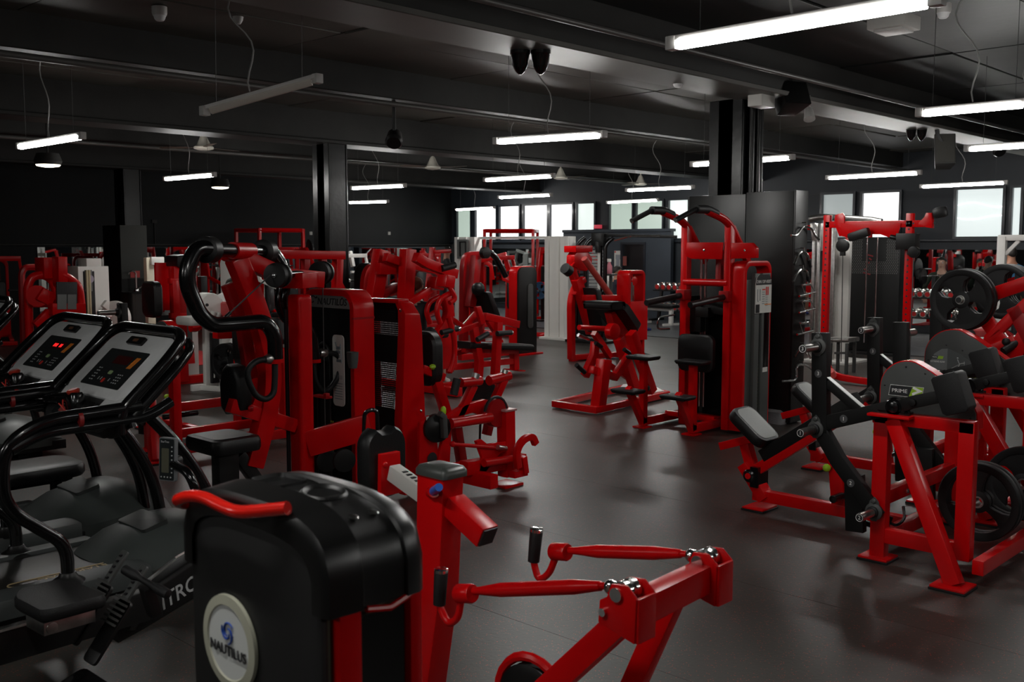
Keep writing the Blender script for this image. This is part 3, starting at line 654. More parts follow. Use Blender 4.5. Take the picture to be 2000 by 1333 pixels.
    part('grip_bar', MB().tube([V(.17,.38,.98),V(.14,.12,1.02),V(.16,.05,1.03)], .024, 10, bend=.06), GBLK, **kw)
    part('safety_cord', MB().tube([V(.15,.1,1.045),V(.12,.06,.98),V(.13,.0,.9),V(.12,-.02,.95),V(.1,.05,1.0)], .004, 6, bend=.04), REDP, **kw)
    part('cross_bar', MB().bar([V(.33,-.40,.97),V(.33,.40,.97)], .08, .06, n=(1,0,0)), BLK, .01, **kw)
    return t
treadmill((2.0,5.15,0), 'treadmill with dark unlit display, nearest one of the row', 0)
treadmill((2.1,6.2,0), 'treadmill with glowing red digits behind the unlit one', 1)
treadmill((2.62,9.15,0), 'treadmill cut off by the left picture edge, farthest of three', 2)
t = thing('flat_bench', 'low black padded bench behind the treadmills at the left edge', 'bench', (2.5,7.1,0))
bc = Z(.36,(62,912))[0]
part('pad', MB().loft([[bc+V(x*k,y*k,h) for x, y in rrect(-.25,0,1.1,.42,.12,5)] for h, k in ((-.07,.95),(-.05,1),(-.01,1),(.01,.96),(.02,.85))]), VIN)
part('frame', MB().bar([bc+V(-.75,0,-.1),bc+V(.25,0,-.1)],.06,.06,n=(0,1,0)).bar([V(bc.x-.6,bc.y,.0),bc+V(-.6,0,-.1)],.06,.06).bar([V(bc.x+.15,bc.y,.0),bc+V(.15,0,-.1)],.06,.06), BLK, .005)
# ------------------------------------------------------------------ rowing machine in front of the treadmills
a = Z(.3,(170,1215))[0]
t = thing('rowing_machine', 'black rowing machine with strapped footplates and slanted lettering in front of the treadmill', 'rowing machine', (1.75,4.3,0))
r0, r1 = Z(.36,(0,1225))[0], Z(.36,(200,1170))[0]
dr = (r1-r0).normalized(); sd = dr.cross(EZ)                 # along the rail, and to the near side
e0 = r0-dr*.6; e1 = r1+dr*.25
part('seat_rail', MB().bar([e0-V(0,0,.075), e1-V(0,0,.075)], .13, .07, n=sd), BLK, .01)
part('rail_strip', MB().bar([e0-V(0,0,.004)+sd*.02, r0.lerp(r1,.42)-V(0,0,.004)+sd*.02], .01, .035, n=sd), CHR)
sc = Z(.44,(118,1178))[0]
rg = []
for k, h in ((.93,0),(1,.012),(1,.035),(.95,.05)):
    ring = []
    for x, y in rrect(0,0,.25,.33,.07,6):
        dip = .018*(1-abs(y)/.165)*(1 if x > -.02 else -.1)
        ring.append(sc+dr*(x*k+(-.02 if x < -.1 and abs(y) < .05 else 0)*1)+sd*(y*k)+V(0,0,h+.022*(abs(y)/.165)**2-dip*.4-.03))
    rg.append(ring)
part('seat', MB().loft(rg), RUB, smooth=50)
part('seat_carriage', MB().bar([sc-dr*.1-V(0,0,.06), sc+dr*.1-V(0,0,.06)], .05, .15, n=sd).cyl(sc-dr*.07-sd*.08-V(0,0,.06), sc-dr*.07+sd*.08-V(0,0,.06), .022), STL, .004)
# main beam climbing to the right, with its lettering
m0 = Y(4.12,(262,1196))[0]; mB = Y(4.12,(345,1143))[0]; mB = m0+(mB-m0).normalized()*.62; m1 = mB
dm = (m1-m0).normalized(); sm = V(0,-1,0); um = sm.cross(dm)
if um.z < 0: um = -um
part('main_beam', MB().loft([[p+sm*x+um*y for x, y in rrect(0,0,.11,h,.02,3)] for p, h in ((m0-dm*.12,.13),(m0,.15),(m1,.2),(m1+dm*.35,.24))]), BLK, smooth=35)
text('beam_lettering', 'HIITROWER', .094, m0+dm*.012+sm*.0555-um*.012, dm, um, INKG, None, .0008, align='LEFT', bold=.001, sx=.88, shear=.25)
part('front_leg', MB().bar([m1+dm*.2-um*.05, V((m1+dm*.3).x,(m1+dm*.3).y,.03)], .07, .09, n=sm).bar([V((m1+dm*.3).x,(m1+dm*.3).y,.03)-sm*.2, V((m1+dm*.3).x,(m1+dm*.3).y,.03)+sm*.2], .05, .07, n=EZ), BLK, .006)
part('link_tube', MB().bar([m0-V(0,0,.02), r1+dr*.1-V(0,0,.1)], .1, .08, n=sm), BLK, .008)
part('rear_leg', MB().bar([e0-V(0,0,.1), V(e0.x,e0.y,.02)], .06, .06, n=sd).bar([V(e0.x,e0.y,.02)-sd*.22, V(e0.x,e0.y,.02)+sd*.22],.04,.06,n=EZ), BLK, .005)
for s, q in ((-1,(192,1172)),(1,(228,1206))):
    c = Z(.36,q)[0]; c = c + dm*.0
    tl = (dm*.75+EZ*.66).normalized(); nn = sm.cross(tl).normalized()
    if nn.dot(dm) > 0: nn = -nn
    pl = part('footplate', MB().loft([[c+sm*x+tl*(y-.06)+nn*h for x, y in rrect(0,0,.10,.26,.02,3)] for h in (-.008,.006)]), BLK, .003)
    mb = MB()
    for k in range(6): mb.bar([c-sm*.05+tl*(-.03+.02*k)+nn*.02, c+sm*.05+tl*(-.03+.02*k)+nn*.02], .009, .015, n=nn)
    part('toe_strap', mb, mat('strap_grey', (.05,.05,.048), .6, bump=.5, bscale=400), parent=pl)
    part('heel_adjuster', MB().loft([[c+sm*x+tl*(y+.14)+nn*h for x, y in rrect(0,0,.05,.15,.01,2)] for h in (.004,.016)]), GRY, .002, parent=pl)
    mb = MB()
    for k in range(5): mb.cbox(c+tl*(.09+.025*k)+nn*.019, (.012,.012,.006))
    part('adjust_slots', mb, INKK, parent=pl)
part('heel_guard', MB().loft([[c+sm*x-tl*.30+dm*y+nn*h for x, y in rrect(.02,0,.24,.2,.03,3)] for h in (-.006,.006)]), GBLK, .003)
# pull handle laid across the beam
hc = Z(.62,(292,1135))[0]
h0, h1 = Z(.62,(242,1112))[0], Z(.56,(330,1163))[0]
hd_ = (h1-h0).normalized()
part('pull_handle', MB().lathe(h0, hd_, [(0,.008),(.004,.018),(.06,.019),(.085,.012),((h1-h0).length*.5,.011),((h1-h0).length-.085,.012),((h1-h0).length-.06,.019),((h1-h0).length-.004,.018),((h1-h0).length,.008)],14), RUB)
part('handle_chain', MB().tube([(h0+h1)/2, (h0+h1)/2+dm*.12+V(0,0,.02), m1+um*.1], .007, 6), CHR)
part('handle_rest', MB().bar([(h0+h1)/2-V(0,0,.02), (h0+h1)/2+dm*.03-V(0,0,.14)], .04, .05, n=sm), BLK, .005)
# monitor on its arm
mc = EYE + ray(326,898)/F*4.75
ua = V(0,0,1); ra = (RT*.55+V(-.1,-.85,0)*0+FW*.0); nv = (V(-.92,-.38,.06)).normalized(); ra = nv.cross(EZ).normalized()*-1; ua = ra.cross(nv).normalized()
if ua.z < 0: ua = -ua
part('monitor', MB().loft([[mc+ra*x+ua*y+nv*h for x, y in rrect(0,0,.092,.205,.008,3)] for h in (-.022,.0)]), mat('monitor_grey', (.13,.14,.145), .4), .004)
part('monitor_face', MB().loft([[mc+ra*x+ua*y+nv*h for x, y in rrect(0,0,.082,.194,.006,2)] for h in (.0,.002)]), SCRN)
part('monitor_screen', MB().loft([[mc+ra*(x-.008)+ua*y+nv*h for x, y in rrect(0,-.005,.042,.115,.003,2)] for h in (.002,.003)]), LCD)
mb = MB()
for k in range(7): mb.loft([[mc+ra*(x+.03)+ua*(y-.06+.02*k)+nv*h for x, y in rrect(0,0,.008,.006,.002,1)] for h in (.002,.0036)])
for k in range(4): mb.loft([[mc+ra*(x-.03+.018*k)+ua*(y-.083)+nv*h for x, y in rrect(0,0,.007,.007,.002,1)] for h in (.002,.0036)])
part('monitor_keys', mb, INKG)
text('monitor_lettering', 'StarTrac', .014, mc+ra*-.01+ua*.083+nv*.0025, ra, ua, INKG, None, .0004)
ma = mc-nv*.03
part('monitor_arm', MB().tube([ma-ua*.02, Y(4.2,(372,925))[0], Y(4.2,(392,990))[0]], .022, 10, bend=.08), GBLK)
part('monitor_mount', MB().loft([[ma+ra*x+ua*(y-.03)-nv*h for x, y in rrect(0,0,.06,.08,.02,3)] for h in (-.01,.05)]), BLK, .008)
# ------------------------------------------------------------------ pulldown machine with the curved black arms
yc = 5.6
t = thing('pulldown_machine', 'tall red pulldown machine with bent gloss-black arms and dark grey labelled tower', 'gym machine', (3.7,yc,0))
xf, xb = 4.25, 4.43; ya, yb = 5.56, 6.16; H = on(0,xf,(650,566)).z
def tower(xf, xb, ya, yb, H, m, mi, face):
    # tall stack housing: an arched shell open to the front with a dark face let into it; face: -1 towards -X
    def outline(ins, top):
        o = [V(0,ya+ins,.02)]; R = .13-ins
        for k in range(9):
            a = math.pi/2*k/8; o.append(V(0,ya+ins+R*(1-math.cos(a)),top-R+R*math.sin(a)))
        for k in range(9):
            a = math.pi/2*k/8; o.append(V(0,yb-ins-R+R*math.sin(a),top-R+R*math.cos(a)))
        return o+[V(0,yb-ins,.02)]
    o = outline(0,H); i = outline(.045,H-.045)
    mb = MB(); rings = []
    for p, q in zip(o, i):
        rings.append([V(xf,p.y,p.z), V(xb,p.y,p.z), V(xb,q.y,q.z), V(xf,q.y,q.z)])
    part('shell', mb.loft(rings), m, .008)
    xm = xf+.02 if face < 0 else xb-.02
    part('face', MB().plate([V(xm,p.y,p.z) for p in i], (.02,0,0)), mi)
    part('shell_seam', MB().loft([[V(x,p.y+s*.002,zz) for x, zz in ((xf-.002,H-.2),(xb+.002,H-.2),(xb+.002,H-.185),(xf-.002,H-.185))] for p, s in ((V(0,ya,0),-1),(V(0,ya+.01,0),1))]), DRED)
    return i
i = tower(xf, xb, ya, yb, H, RED, BLK, -1)
mb = MB(); zt = H-.05
arc = [p for p in i if p.z > .1]
rg = []
for p in arc:
    c = V(0,(ya+yb)/2,H-.3); d = (c-V(0,p.y,p.z)); d = V(0, d.y*.2, -.075 if p.z > H-.15 else -.03); rg.append([V(xf+.004,p.y,p.z), V(xf+.012,p.y,p.z), V(xf+.012,p.y+(.05 if p.y < c.y else -.05),min(p.z,H-.13)), V(xf+.004,p.y+(.05 if p.y < c.y else -.05),min(p.z,H-.13))])
part('header_arch', mb.loft(rg), mat('header_grey', (.17,.175,.17), .4))
text('header_lettering', 'NAUTILUS', .066, (xf+.002,(ya+yb)/2-.05,H-.088), (0,-1,0), EZ, INKK, None, .0006, shear=.2, sx=1.12, bold=.0008)
mb = MB()
for k in range(16):
    u = k/15; a = .5+u*5; r = .036*(1-u*.7); mb.ball(V(xf+.002,(ya+yb)/2+.175-math.cos(a)*r,H-.083+math.sin(a)*r),.0045,6)
part('header_swirl', mb, INKK)
part('header_screws', MB().bolt(V(xf+.004,(ya+yb)/2+.13,H-.06),(-1,0,0),.008,.005).bolt(V(xf+.004,(ya+yb)/2-.17,H-.06),(-1,0,0),.008,.005), INKK)
part('stack_slot', MB().box((xf-.004,ya+.3,.12),(xf+.02,ya+.4,1.08)), INKK, .004)
part('slot_rim', MB().tube([V(xf-.004,ya+.28,.15),V(xf-.004,ya+.28,1.08),V(xf-.004,ya+.34,1.12),V(xf-.004,ya+.41,1.08),V(xf-.004,ya+.41,.15)],.014,8,bend=.05), BLK)
lp = rrect(0,0,.13,.5,.03,4); lc = V(xf-.002,ya+.17,.93)
pl = part('exercise_card', MB().loft([[lc+V(dx,-x,z) for x, z in lp] for dx in (0,-.005)]), LABEL)
mb = MB()
for z in (.13,.1,.07,.04): mb.cbox(lc+V(-.006,.0+random.uniform(-.01,.01),z+.03), (.001,.03+random.uniform(0,.03),.02))
mb.tube([lc+V(-.006,.03,.2),lc+V(-.006,.0,.12),lc+V(-.006,-.03,.19),lc+V(-.006,-.04,.05)],.004,5)
for k in range(7): mb.cbox(lc+V(-.006,.0,-.09-.018*k), (.001,.09,.005))
part('card_print', mb, mat('faded_card_ink', (.16,.2,.22), .5), parent=pl)
part('card_band', MB().cbox(lc+V(-.006,0,-.045), (.001,.1,.03)), INKG, parent=pl)
part('cup_holder', MB().loft([[V(xf-.05+x,ya+.0+y,z) for x, y in rrect(0,-.05,.06*k,.07*k,.02,4)] for z, k in ((.97,.8),(1.02,1.0),(1.08,1.1),(1.08,.95),(1.0,.8))]), GRY, label='dark grey cup holder')
# upright with cross-bar
u0, u1 = X(3.84,(598,1000),(585,575)); u0 = V(3.84,u1.y,.05)
part('upright', MB().bar([u0, V(3.84,u1.y,u1.z+.0)], .14, .11, n=(1,0,0)), RED, .03, seg=4)
part('upright_edge', MB().box((3.765,u1.y+.055,.1),(3.785,u1.y+.075,u1.z-.1)), INKK)
bb = [on(0,3.84,(600,868)), on(0,4.16,(724,832))]
part('link_beam', MB().bar(bb, .17, .06, n=(-.6,-.6,0)), RED, .01); 
e = bb[1]; part('beam_guard', MB().tube([e+V(-.05,.02,-.13),e+V(-.05,-.0,.09),e+V(-.02,-.03,.115),e+V(.03,-.03,.1),e+V(.03,-.04,-.13)],.014,8,bend=.03), GBLK)
hk = X(3.78,(635,773))[0]; part('rod_hook', MB().box(hk+V(-.03,-.05,-.015),hk+V(.02,.09,.0)).box(hk+V(-.03,-.05,-.01),hk+V(.0,-.02,.02)), DRED, .003)
# main beam from the pivot head over the upright to the pulleys
ph = Y(yc,(455,492))[0]; pe = Y(yc,(552,540))[0]; pq = V(4.0,yc,pe.z-.02)
part('top_beam', MB().bar([ph+V(-.04,0,-.0), pe, V(pe.x+.3,yc,pe.z-.03)], .11, .09, n=(0,1,0)), RED, .008)
cp = Y(yc,(455,505),(478,560),(512,640),(515,700),(508,790),(520,850))
part('curved_post', MB().bar(fillet([ph+V(.02,0,-.04)]+Y(yc,(500,600),(528,700),(525,790),(492,912)), .25), .12, .10, n=(0,1,0)), RED, .01)
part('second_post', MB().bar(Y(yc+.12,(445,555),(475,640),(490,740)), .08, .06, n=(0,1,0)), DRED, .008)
part('seat_beam', MB().bar(Y(yc,(448,792),(575,832)), .09, .07, n=(0,1,0)), RED, .008)
part('base_rail', MB().bar([V(3.2,yc,.06),V(4.1,yc,.06)], .1, .1, n=(0,1,0)).bar([V(3.22,yc-.3,.04),V(3.22,yc+.3,.04)], .06,.08), RED, .008)
# head: cross shaft with discs
sa, sb = on(1,5.35,(398,488)), on(1,5.74,(527,492)); sd_ = (sb-sa).normalized(); L_ = (sb-sa).length
part('cross_shaft', MB().cyl(sa,sb,.042,seg=18), GBLK); part('shaft_collar', MB().cyl(sa+sd_*(L_*.40),sa+sd_*(L_*.68),.052,seg=18), RED)
for u in (.07,.93):
    part('hub_disc', MB().lathe(sa+sd_*(L_*u),sd_,[(-.05,.05),(-.04,.078),(.03,.078),(.045,.06),(.05,.02)],22), BLK)
wh = Y(yc+.02,(545,540))[0]
c0, c1 = on(1,5.42,(543,538)), on(1,5.72,(628,533)); bd_ = (c1-c0).normalized()
for c in (c0, c1):
    part('pulley_wheel', MB().lathe(c,bd_,[(-.05,.05),(-.048,.075),(-.02,.08),(-.012,.068),(.012,.068),(.02,.08),(.048,.075),(.05,.05)],26), BLK)
    part('wheel_bolt', MB().lathe(c,-bd_,[(.05,.016),(.06,.016),(.064,.006)],8), CHR); part('axle_end', MB().cyl(c+bd_*.05,c+bd_*.095,.011,seg=8), CHR)
part('pulley_bridge', MB().cyl(c0,c1,.024,seg=12), GBLK); m_ = c0.lerp(c1,.5)
part('bridge_block', MB().bar([c0.lerp(c1,.3)+V(0,0,-.04),c0.lerp(c1,.72)+V(0,0,-.04)], .15, .10, n=EZ), RED, .006)
# bent arms and D-shaped grips
for s, Yp, path, hand in ((1,5.35,((412,486),(385,484),(366,520),(366,560),(390,615),(415,636),(470,632),(518,628),(537,655),(538,705)), ((523,702),(500,705),(483,722),(485,745),(500,775),(520,782),(535,770),(537,740),(537,712))),
                        (-1,5.74,((508,488),(530,490),(551,520),(555,560),(548,590),(560,625),(592,632),(606,650),(613,705)), ((633,690),(655,690),(668,705),(662,735),(645,760),(630,766),(615,745),(612,712)))):
    ap = [on(1,Yp,p) for p in path]
    part('bent_arm', MB().tube(ap, .047, 16, bend=.12), GBLK, smooth=60)
    hp = [on(1,Yp,p) for p in hand]
    part('d_grip', MB().tube(hp, .019, 12, bend=.06), RUB); part('grip_knob', MB().lathe(hp[0],(hp[0]-hp[1]),[(-.02,.024),(.0,.032),(.02,.034),(.04,.026),(.046,.01)],16), STL)
    part('arm_band', MB().cyl(ap[-1]+V(0,0,-.012),ap[-1]+V(0,0,.012),.049), RED)
ca = on(1,5.35,(432,628)); cb = on(1,5.42,(538,528))
part('cable', MB().cyl(ca,cb,.0045,seg=6), DWIRE); part('cable_end', MB().cyl(ca,ca.lerp(cb,.16),.011).box(ca-V(.03,.02,.03),ca+V(.03,.02,.02)), BLK)
cz = on(1,5.72,(630,545)); part('stack_cable', MB().cyl(cz,V(cz.x,cz.y,.35),.004,seg=6), DWIRE)
# seat, knee pad, low pulleys
sc = Y(yc,(436,862))[0]
part('seat', MB().loft([[sc+V(x*k,y*k,h) for x, y in rrect(0,0,.34,.40,.06,5)] for h, k in ((-.05,.96),(-.03,1),(.015,1),(.035,.95),(.04,.8),(.043,.78),(.045,.3))]), VIN, smooth=30)
part('seat_post', MB().box(sc+V(-.06,-.05,-.36),sc+V(.08,.05,-.05)).bar([sc+V(.1,0,-.1), V(3.62,yc,.1)],.08,.07,n=(0,1,0)), BLK, .01)
kc = Y(yc+.06,(463,760))[0]
kr = lambda dx, k: [kc+V(dx,y*k,z*k) for y, z in ((-.09,-.14),(.07,-.17),(.12,-.13),(.13,.03),(.1,.12),(.04,.16),(-.06,.15),(-.11,.08),(-.12,-.06))]
part('chest_pad', MB().loft([kr(-.06,.8),kr(-.045,1),kr(.03,1),kr(.05,.85)]), VIN, .012)
part('pad_slide', MB().bar([kc+V(.03,0,-.04), Y(yc,(520,800))[0]], .05,.04,n=(0,1,0)), STL, .003); part('slide_lock', MB().bar([Y(yc,(492,782))[0],Y(yc,(530,797))[0]], .07,.06,n=(0,1,0)).ball(Y(yc-.05,(490,798))[0],.02), RED, .004)
for px in (638,672):
    c = X(3.95,(px,900))[0]; part('low_pulley', MB().lathe(c,(-.3,-1,0),[(-.02,.05),(-.015,.075),(0,.066),(.015,.075),(.02,.05)],22), BLK)
mb = MB()
for r in range(9): mb.cbox(V(xf-.008,ya+.245,.42+.03*r-.3+.2),(.003,.01,.012)); mb.cbox(V(xf-.008,ya+.265,.42+.03*r-.3+.2),(.003,.008,.012))
part('plate_numbers', mb, mat('yellow_print', (.5,.5,.05), .5))

# ------------------------------------------------------------------ leg machine: perforated housing and red lever frame behind it
t = thing('leg_curl_machine', 'low red leg machine with perforated black back panel and lime green knobs', 'gym machine', (5.0,5.4,0))
xp = 4.62; a0 = X(xp,(719,586))[0]; a1 = X(xp,(782,590))[0]; zt = on(0,xp,(745,588)).z
yl, yr = a0.y, a1.y
mb = MB(); nx, nz = 22, 88; z0 = .12
def edge(z):   # the curved outer edge of the panel
    u = (z-z0)/(zt-z0); return yr + (.05 if u > .9 else .05*max(0,(.72-u))/.72*1.6 + (.9-u)*.10 if u < .9 else 0)
for j in range(nz):
    za, zb = z0+(zt-z0)*j/nz, z0+(zt-z0)*(j+1)/nz; er = edge((za+zb)/2)
    off = .5 if j % 2 else 0
    w = (yl-er)/nx; c = er
    mb.add([(xp,er-.004,za),(xp,er-.004,zb),(xp,er,zb),(xp,er,za)],[(0,1,2,3)])
    for i_ in range(nx):
        ya_ = er+w*i_; yb_ = ya_+w; h = (zb-za)
        hy0, hy1 = ya_+w*(.16+.2*off), yb_-w*(.28-.2*off*.5); hz0, hz1 = za+h*.27, zb-h*.27
        o = [(xp,ya_,za),(xp,yb_,za),(xp,yb_,zb),(xp,ya_,zb),(xp,hy0,hz0),(xp,hy1,hz0),(xp,hy1,hz1),(xp,hy0,hz1)]
        mb.add(o,[(0,1,5,4),(1,2,6,5),(2,3,7,6),(3,0,4,7)])
part('perforated_panel', mb, MBLK, smooth=5)
pr = [on(1,yr-.02,p) for p in ((745,584),(788,588),(803,602),(812,616),(813,905),(795,905),(782,840),(768,760),(776,690),(786,640),(778,612))]
zq = lambda y: on(0,xp,(750,y)).z
for a_, b_ in ((zq(628),zt),(zq(708),zq(655)),(.1,zq(800))): part('dark_backing', MB().box((xp+.04,yr,a_),(xp+.07,yl,b_)), MBLK)  # black plates added behind the holes so these bands look dark
part('side_frame', MB().loft([[V(xp-.01,yr+.03,.02),V(xp-.01,yr-.04,.02),V(xp+.25,yr-.04,.02),V(xp+.25,yr+.03,.02)],[V(xp-.02,yr+.06,.55),V(xp-.02,yr-.03,.55),V(xp+.2,yr-.03,.55),V(xp+.2,yr+.05,.55)],[V(xp-.01,yr+.02,zt-.2),V(xp-.01,yr-.06,zt-.2),V(xp+.15,yr-.06,zt-.2),V(xp+.15,yr,zt-.2)],[V(xp-.01,yr+.02,zt-.06),V(xp-.01,yr-.06,zt-.08),V(xp+.13,yr-.06,zt-.09),V(xp+.13,yr,zt-.07)],[V(xp-.01,yr+.06,zt+.01),V(xp-.01,yr-.01,zt+.0),V(xp+.1,yr-.02,zt-.01),V(xp+.1,yr+.04,zt+.01)]]), RED, .008)
part('top_rail', MB().bar([V(xp+.03,yl+.02,zt+.0),V(xp+.03,yr+.0,zt+.005)],.03,.10,n=(1,0,0)), RED, .008)
part('far_frame', MB().bar([V(xp+.05,yl+.02,.02),V(xp+.05,yl+.02,zt)],.08,.1,n=(1,0,0)), RED, .01)
part('frame_bolts', MB().bolt(V(xp-.012,yr-.02,zt-.06),(-1,0,0)).bolt(V(xp+.12,yr-.07,.62),(0,-1,0)).bolt(V(xp+.12,yr-.06,.3),(0,-1,0)), CHR)
# lever frame
yg = 5.22
part('front_post', MB().bar(Y(yg,(990,930),(988,800)), .10, .10, n=(0,1,0)), RED, .006)
f0 = Y(yg,(988,940))[0]
part('post_foot', MB().box((f0.x-.1,f0.y-.09,0),(f0.x+.1,f0.y+.09,.02)), RED, .004); part('post_cap', MB().box((f0.x-.06,f0.y-.06,.57),(f0.x+.06,f0.y+.06,.585)), mat('light_cap', (.45,.2,.2), .3), .003)
part('base_rail', MB().bar([f0+V(0,.05,.14),V(4.7,5.4,.14)],.11,.09,n=EY).bar(Y(yg,(905,915),(1020,898)),.10,.09,n=(0,1,0)).bar([V(5.05,5.0,.12),V(5.05,5.7,.12)],.1,.08,n=(1,0,0)), RED, .006)
sh = Y(yg+.1,(848,800),(870,775),(905,788),(940,808),(975,820),(985,790),(965,784),(940,782),(900,785),(930,770),(985,800),(1000,825),(985,845),(965,845),(955,800))
part('cam_guard', MB().plate(Y(yg+.15,(862,820),(905,790),(945,780),(972,790),(984,812),(984,838),(960,820),(920,806),(890,815)), (0,.05,0)), RED, .006)
part('torque_tube', MB().cyl(*Y(yg,(880,828),(958,816)),.037,seg=18), RED); part('cam_wheel', MB().lathe(Y(yg+.03,(968,806))[0],(0,1,0),[(-.04,.03),(-.035,.105),(-.02,.11),(0,.1),(.02,.11),(.04,.1)],28), DRED)
part('cam_strap', MB().tube([Y(yg+.0,(968,806))[0]+V(math.cos(a)*.115,0,math.sin(a)*.115) for a in [math.pi*(.95-.1*k) for k in range(10)]],.012,6), RUB)
lv = X(4.75,(848,838))[0]
part('selector_disc', MB().lathe(Y(5.28,(852,836))[0],(-.35,-1,0),[(-.03,.07),(-.02,.1),(.01,.105),(.03,.1),(.035,.07),(.05,.05),(.055,.02)],24), BLK)
part('selector_lever', MB().bar(Y(5.2,(868,856),(866,815),(858,808)),.04,.04,n=(0,1,0)), GRY, .006); part('lime_knob', MB().lathe(Y(5.2,(866,812))[0],(0,0,1),[(0,.014),(.02,.02),(.05,.019),(.062,.012),(.066,.004)],14), LIME, label='lime green knob')
part('selector_bracket', MB().plate(Y(5.32,(816,905),(818,826),(836,812),(846,820),(850,850),(856,905)), (0,.03,0)).plate(Y(5.3,(868,818),(880,838),(876,905),(852,905),(864,850)), (0,.03,0)), RED, .005)
part('bracket_slot', MB().lathe(Y(5.30,(843,896))[0],(0,-1,0),[(0,.04),(.006,.045)],20), INKK)
part('bracket_card', MB().cbox(Y(5.29,(838,818))[0],(.05,.004,.03)), LABEL)
for k, (p, q) in enumerate((((932,800),(885,752)),((885,905),(912,812)),((880,800),(850,742)),((955,905),(966,850)))): pass
part('swing_arm', MB().bar(Y(yg+.15,(893,820),(925,752)),.06,.05,n=(0,1,0)), RED, .005); part('swing_arm', MB().bar(Y(yg+.3,(962,790),(985,740)),.06,.05,n=(0,1,0)), RED, .005)
part('arm_head', MB().cyl(*Y(yg+.12,(900,748),(938,744)),.035,seg=14), RED); part('arm_head', MB().cyl(*Y(yg+.3,(955,744),(994,734)),.04,seg=14), RED)
part('roller_pad', MB().cyl(*Y(yg+.05,(886,772),(893,740)),.03,seg=14), RUB); part('arm_plug', MB().cyl(*Y(yg+.12,(927,742),(930,730)),.03,seg=12), STL); part('arm_plug', MB().cyl(*Y(yg+.3,(982,736),(986,724)),.03,seg=12), STL)
part('seat_pad', MB().loft([[Y(yg+.45,(935,765))[0]+V(x*k,y,z*k) for x, z in rrect(0,0,.3,.2,.05,4)] for y, k in ((-.04,.93),(-.025,1),(.025,1),(.04,.93))]), VIN)
part('pad_slide', MB().bar(Y(yg+.3,(822,720),(865,738)),.06,.06,n=(0,1,0)).bar(Y(yg+.3,(848,730),(872,810)),.07,.06,n=(0,1,0)), RED, .005); part('slide_pin', MB().lathe(Y(yg+.26,(845,722))[0],(0,0,1),[(0,.01),(.015,.024),(.03,.022),(.038,.01)],12), LIME)
part('back_pad', MB().loft([[X(4.95,(828,700))[0]+V(dx,y*k,z*k) for y, z in rrect(0,0,.34,.4,.1,5)] for dx, k in ((-.05,.9),(-.03,1),(.03,1),(.05,.9))]), VIN)
part('linkage_rod', MB().cyl(*Y(yg-.05,(882,868),(980,876)),.014,seg=10).ball(Y(yg-.05,(884,868))[0],.022).ball(Y(yg-.05,(976,876))[0],.026), RED); part('rod_end', MB().cyl(*Y(yg-.08,(972,874),(988,877)),.02,seg=10), STL)
part('crank_plate', MB().plate(Y(yg-.03,(928,862),(938,858),(950,868),(985,862),(990,880),(975,885),(962,900),(945,925),(936,945),(930,930),(940,895)), (0,.03,0)), RED, .004)
part('crank_tube', MB().cyl(*Y(yg-.1,(945,905),(1012,895)),.03,seg=14), RED)
part('hook_arm', MB().bar(fillet(Y(yg-.15,(1012,915),(1008,880),(1022,858),(1040,852),(1046,868)),.06),.05,.04,n=(0,1,0)), RED, .005); part('end_bracket', MB().bar(Y(yg-.12,(1020,892),(1024,925)),.05,.06,n=(0,1,0)).bar(Y(yg-.1,(1000,928),(1026,922)),.05,.06,n=(0,1,0)), RED, .005)
part('hanging_rod', MB().cyl(*Y(yg+.2,(938,822),(937,862)),.009,seg=8), BLK)
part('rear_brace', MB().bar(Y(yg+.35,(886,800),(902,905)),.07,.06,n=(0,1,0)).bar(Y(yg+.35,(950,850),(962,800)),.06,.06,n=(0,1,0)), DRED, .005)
# ------------------------------------------------------------------ black block around the square column, with cable grips hung on its side
BX = 9.22
n0 = X(BX,(1541,836))[0]; by0 = n0.y; by1 = X(BX,(1345,380))[0].y; bx1 = on(1,by0,(1577,375)).x; bz = X(BX,(1541,373))[0].z
GP = mat('gloss_black_panel', (.006,.0063,.006), .36, spec=.4, noise=.3, nscale=3)
t = thing('storage_block', 'tall gloss-black panelled block around the foot of the square column', 'column casing', (BX+.2,(by0+by1)/2,0))
ym = by0+(by1-by0)*.44
part('front_panel', MB().box((BX,by0+.01,.02),(BX+.02,ym-.003,bz)), GP, .003); part('front_panel', MB().box((BX,ym+.003,.02),(BX+.02,by1-.01,bz-.015)), GP, .003)
part('side_panel', MB().box((BX,by0-.012,.02),(bx1,by0+.008,bz+.005)), GP, .003); part('side_panel', MB().box((BX,by1-.008,.02),(bx1,by1+.012,bz-.02)), GP, .003)
part('rear_panel', MB().box((bx1-.02,by0+.01,.02),(bx1,by1-.01,bz)), GP, .003); part('plinth', MB().box((BX+.03,by0+.03,0),(bx1-.03,by1-.03,.06)), MBLK)
xh = (BX+bx1)/2
def hang(px, py): return on(1, by0-.03, (px,py))
def grip(name, label, mb, extra=None, rub=None):
    t = thing(name, label, 'cable handle', (xh,by0-.03,0), 0, 'cable grips hung on the black block')
    part('bar', mb, CHR)
    if rub: part('rubber_grip', rub, RUB)
    h = extra; part('hanger', MB().tube([h+V(0,.03,.03),h+V(0,-.015,.03),h+V(0,-.02,.0)],.006,6), STL)
def H_(*p, dy=0): return [on(1,by0-.05+dy,q) for q in p]
g = [((1545,460),(1556,461),(1570,441),(1586,447),(1592,462),(1600,468)), ((1551,517),(1560,496),(1568,491),(1577,497),(1583,522))]
grip('cable_grip','bright bent bar grip, topmost on the block side', MB().tube(H_(*g[0]),.011,8,bend=.05), H_((1572,441))[0])
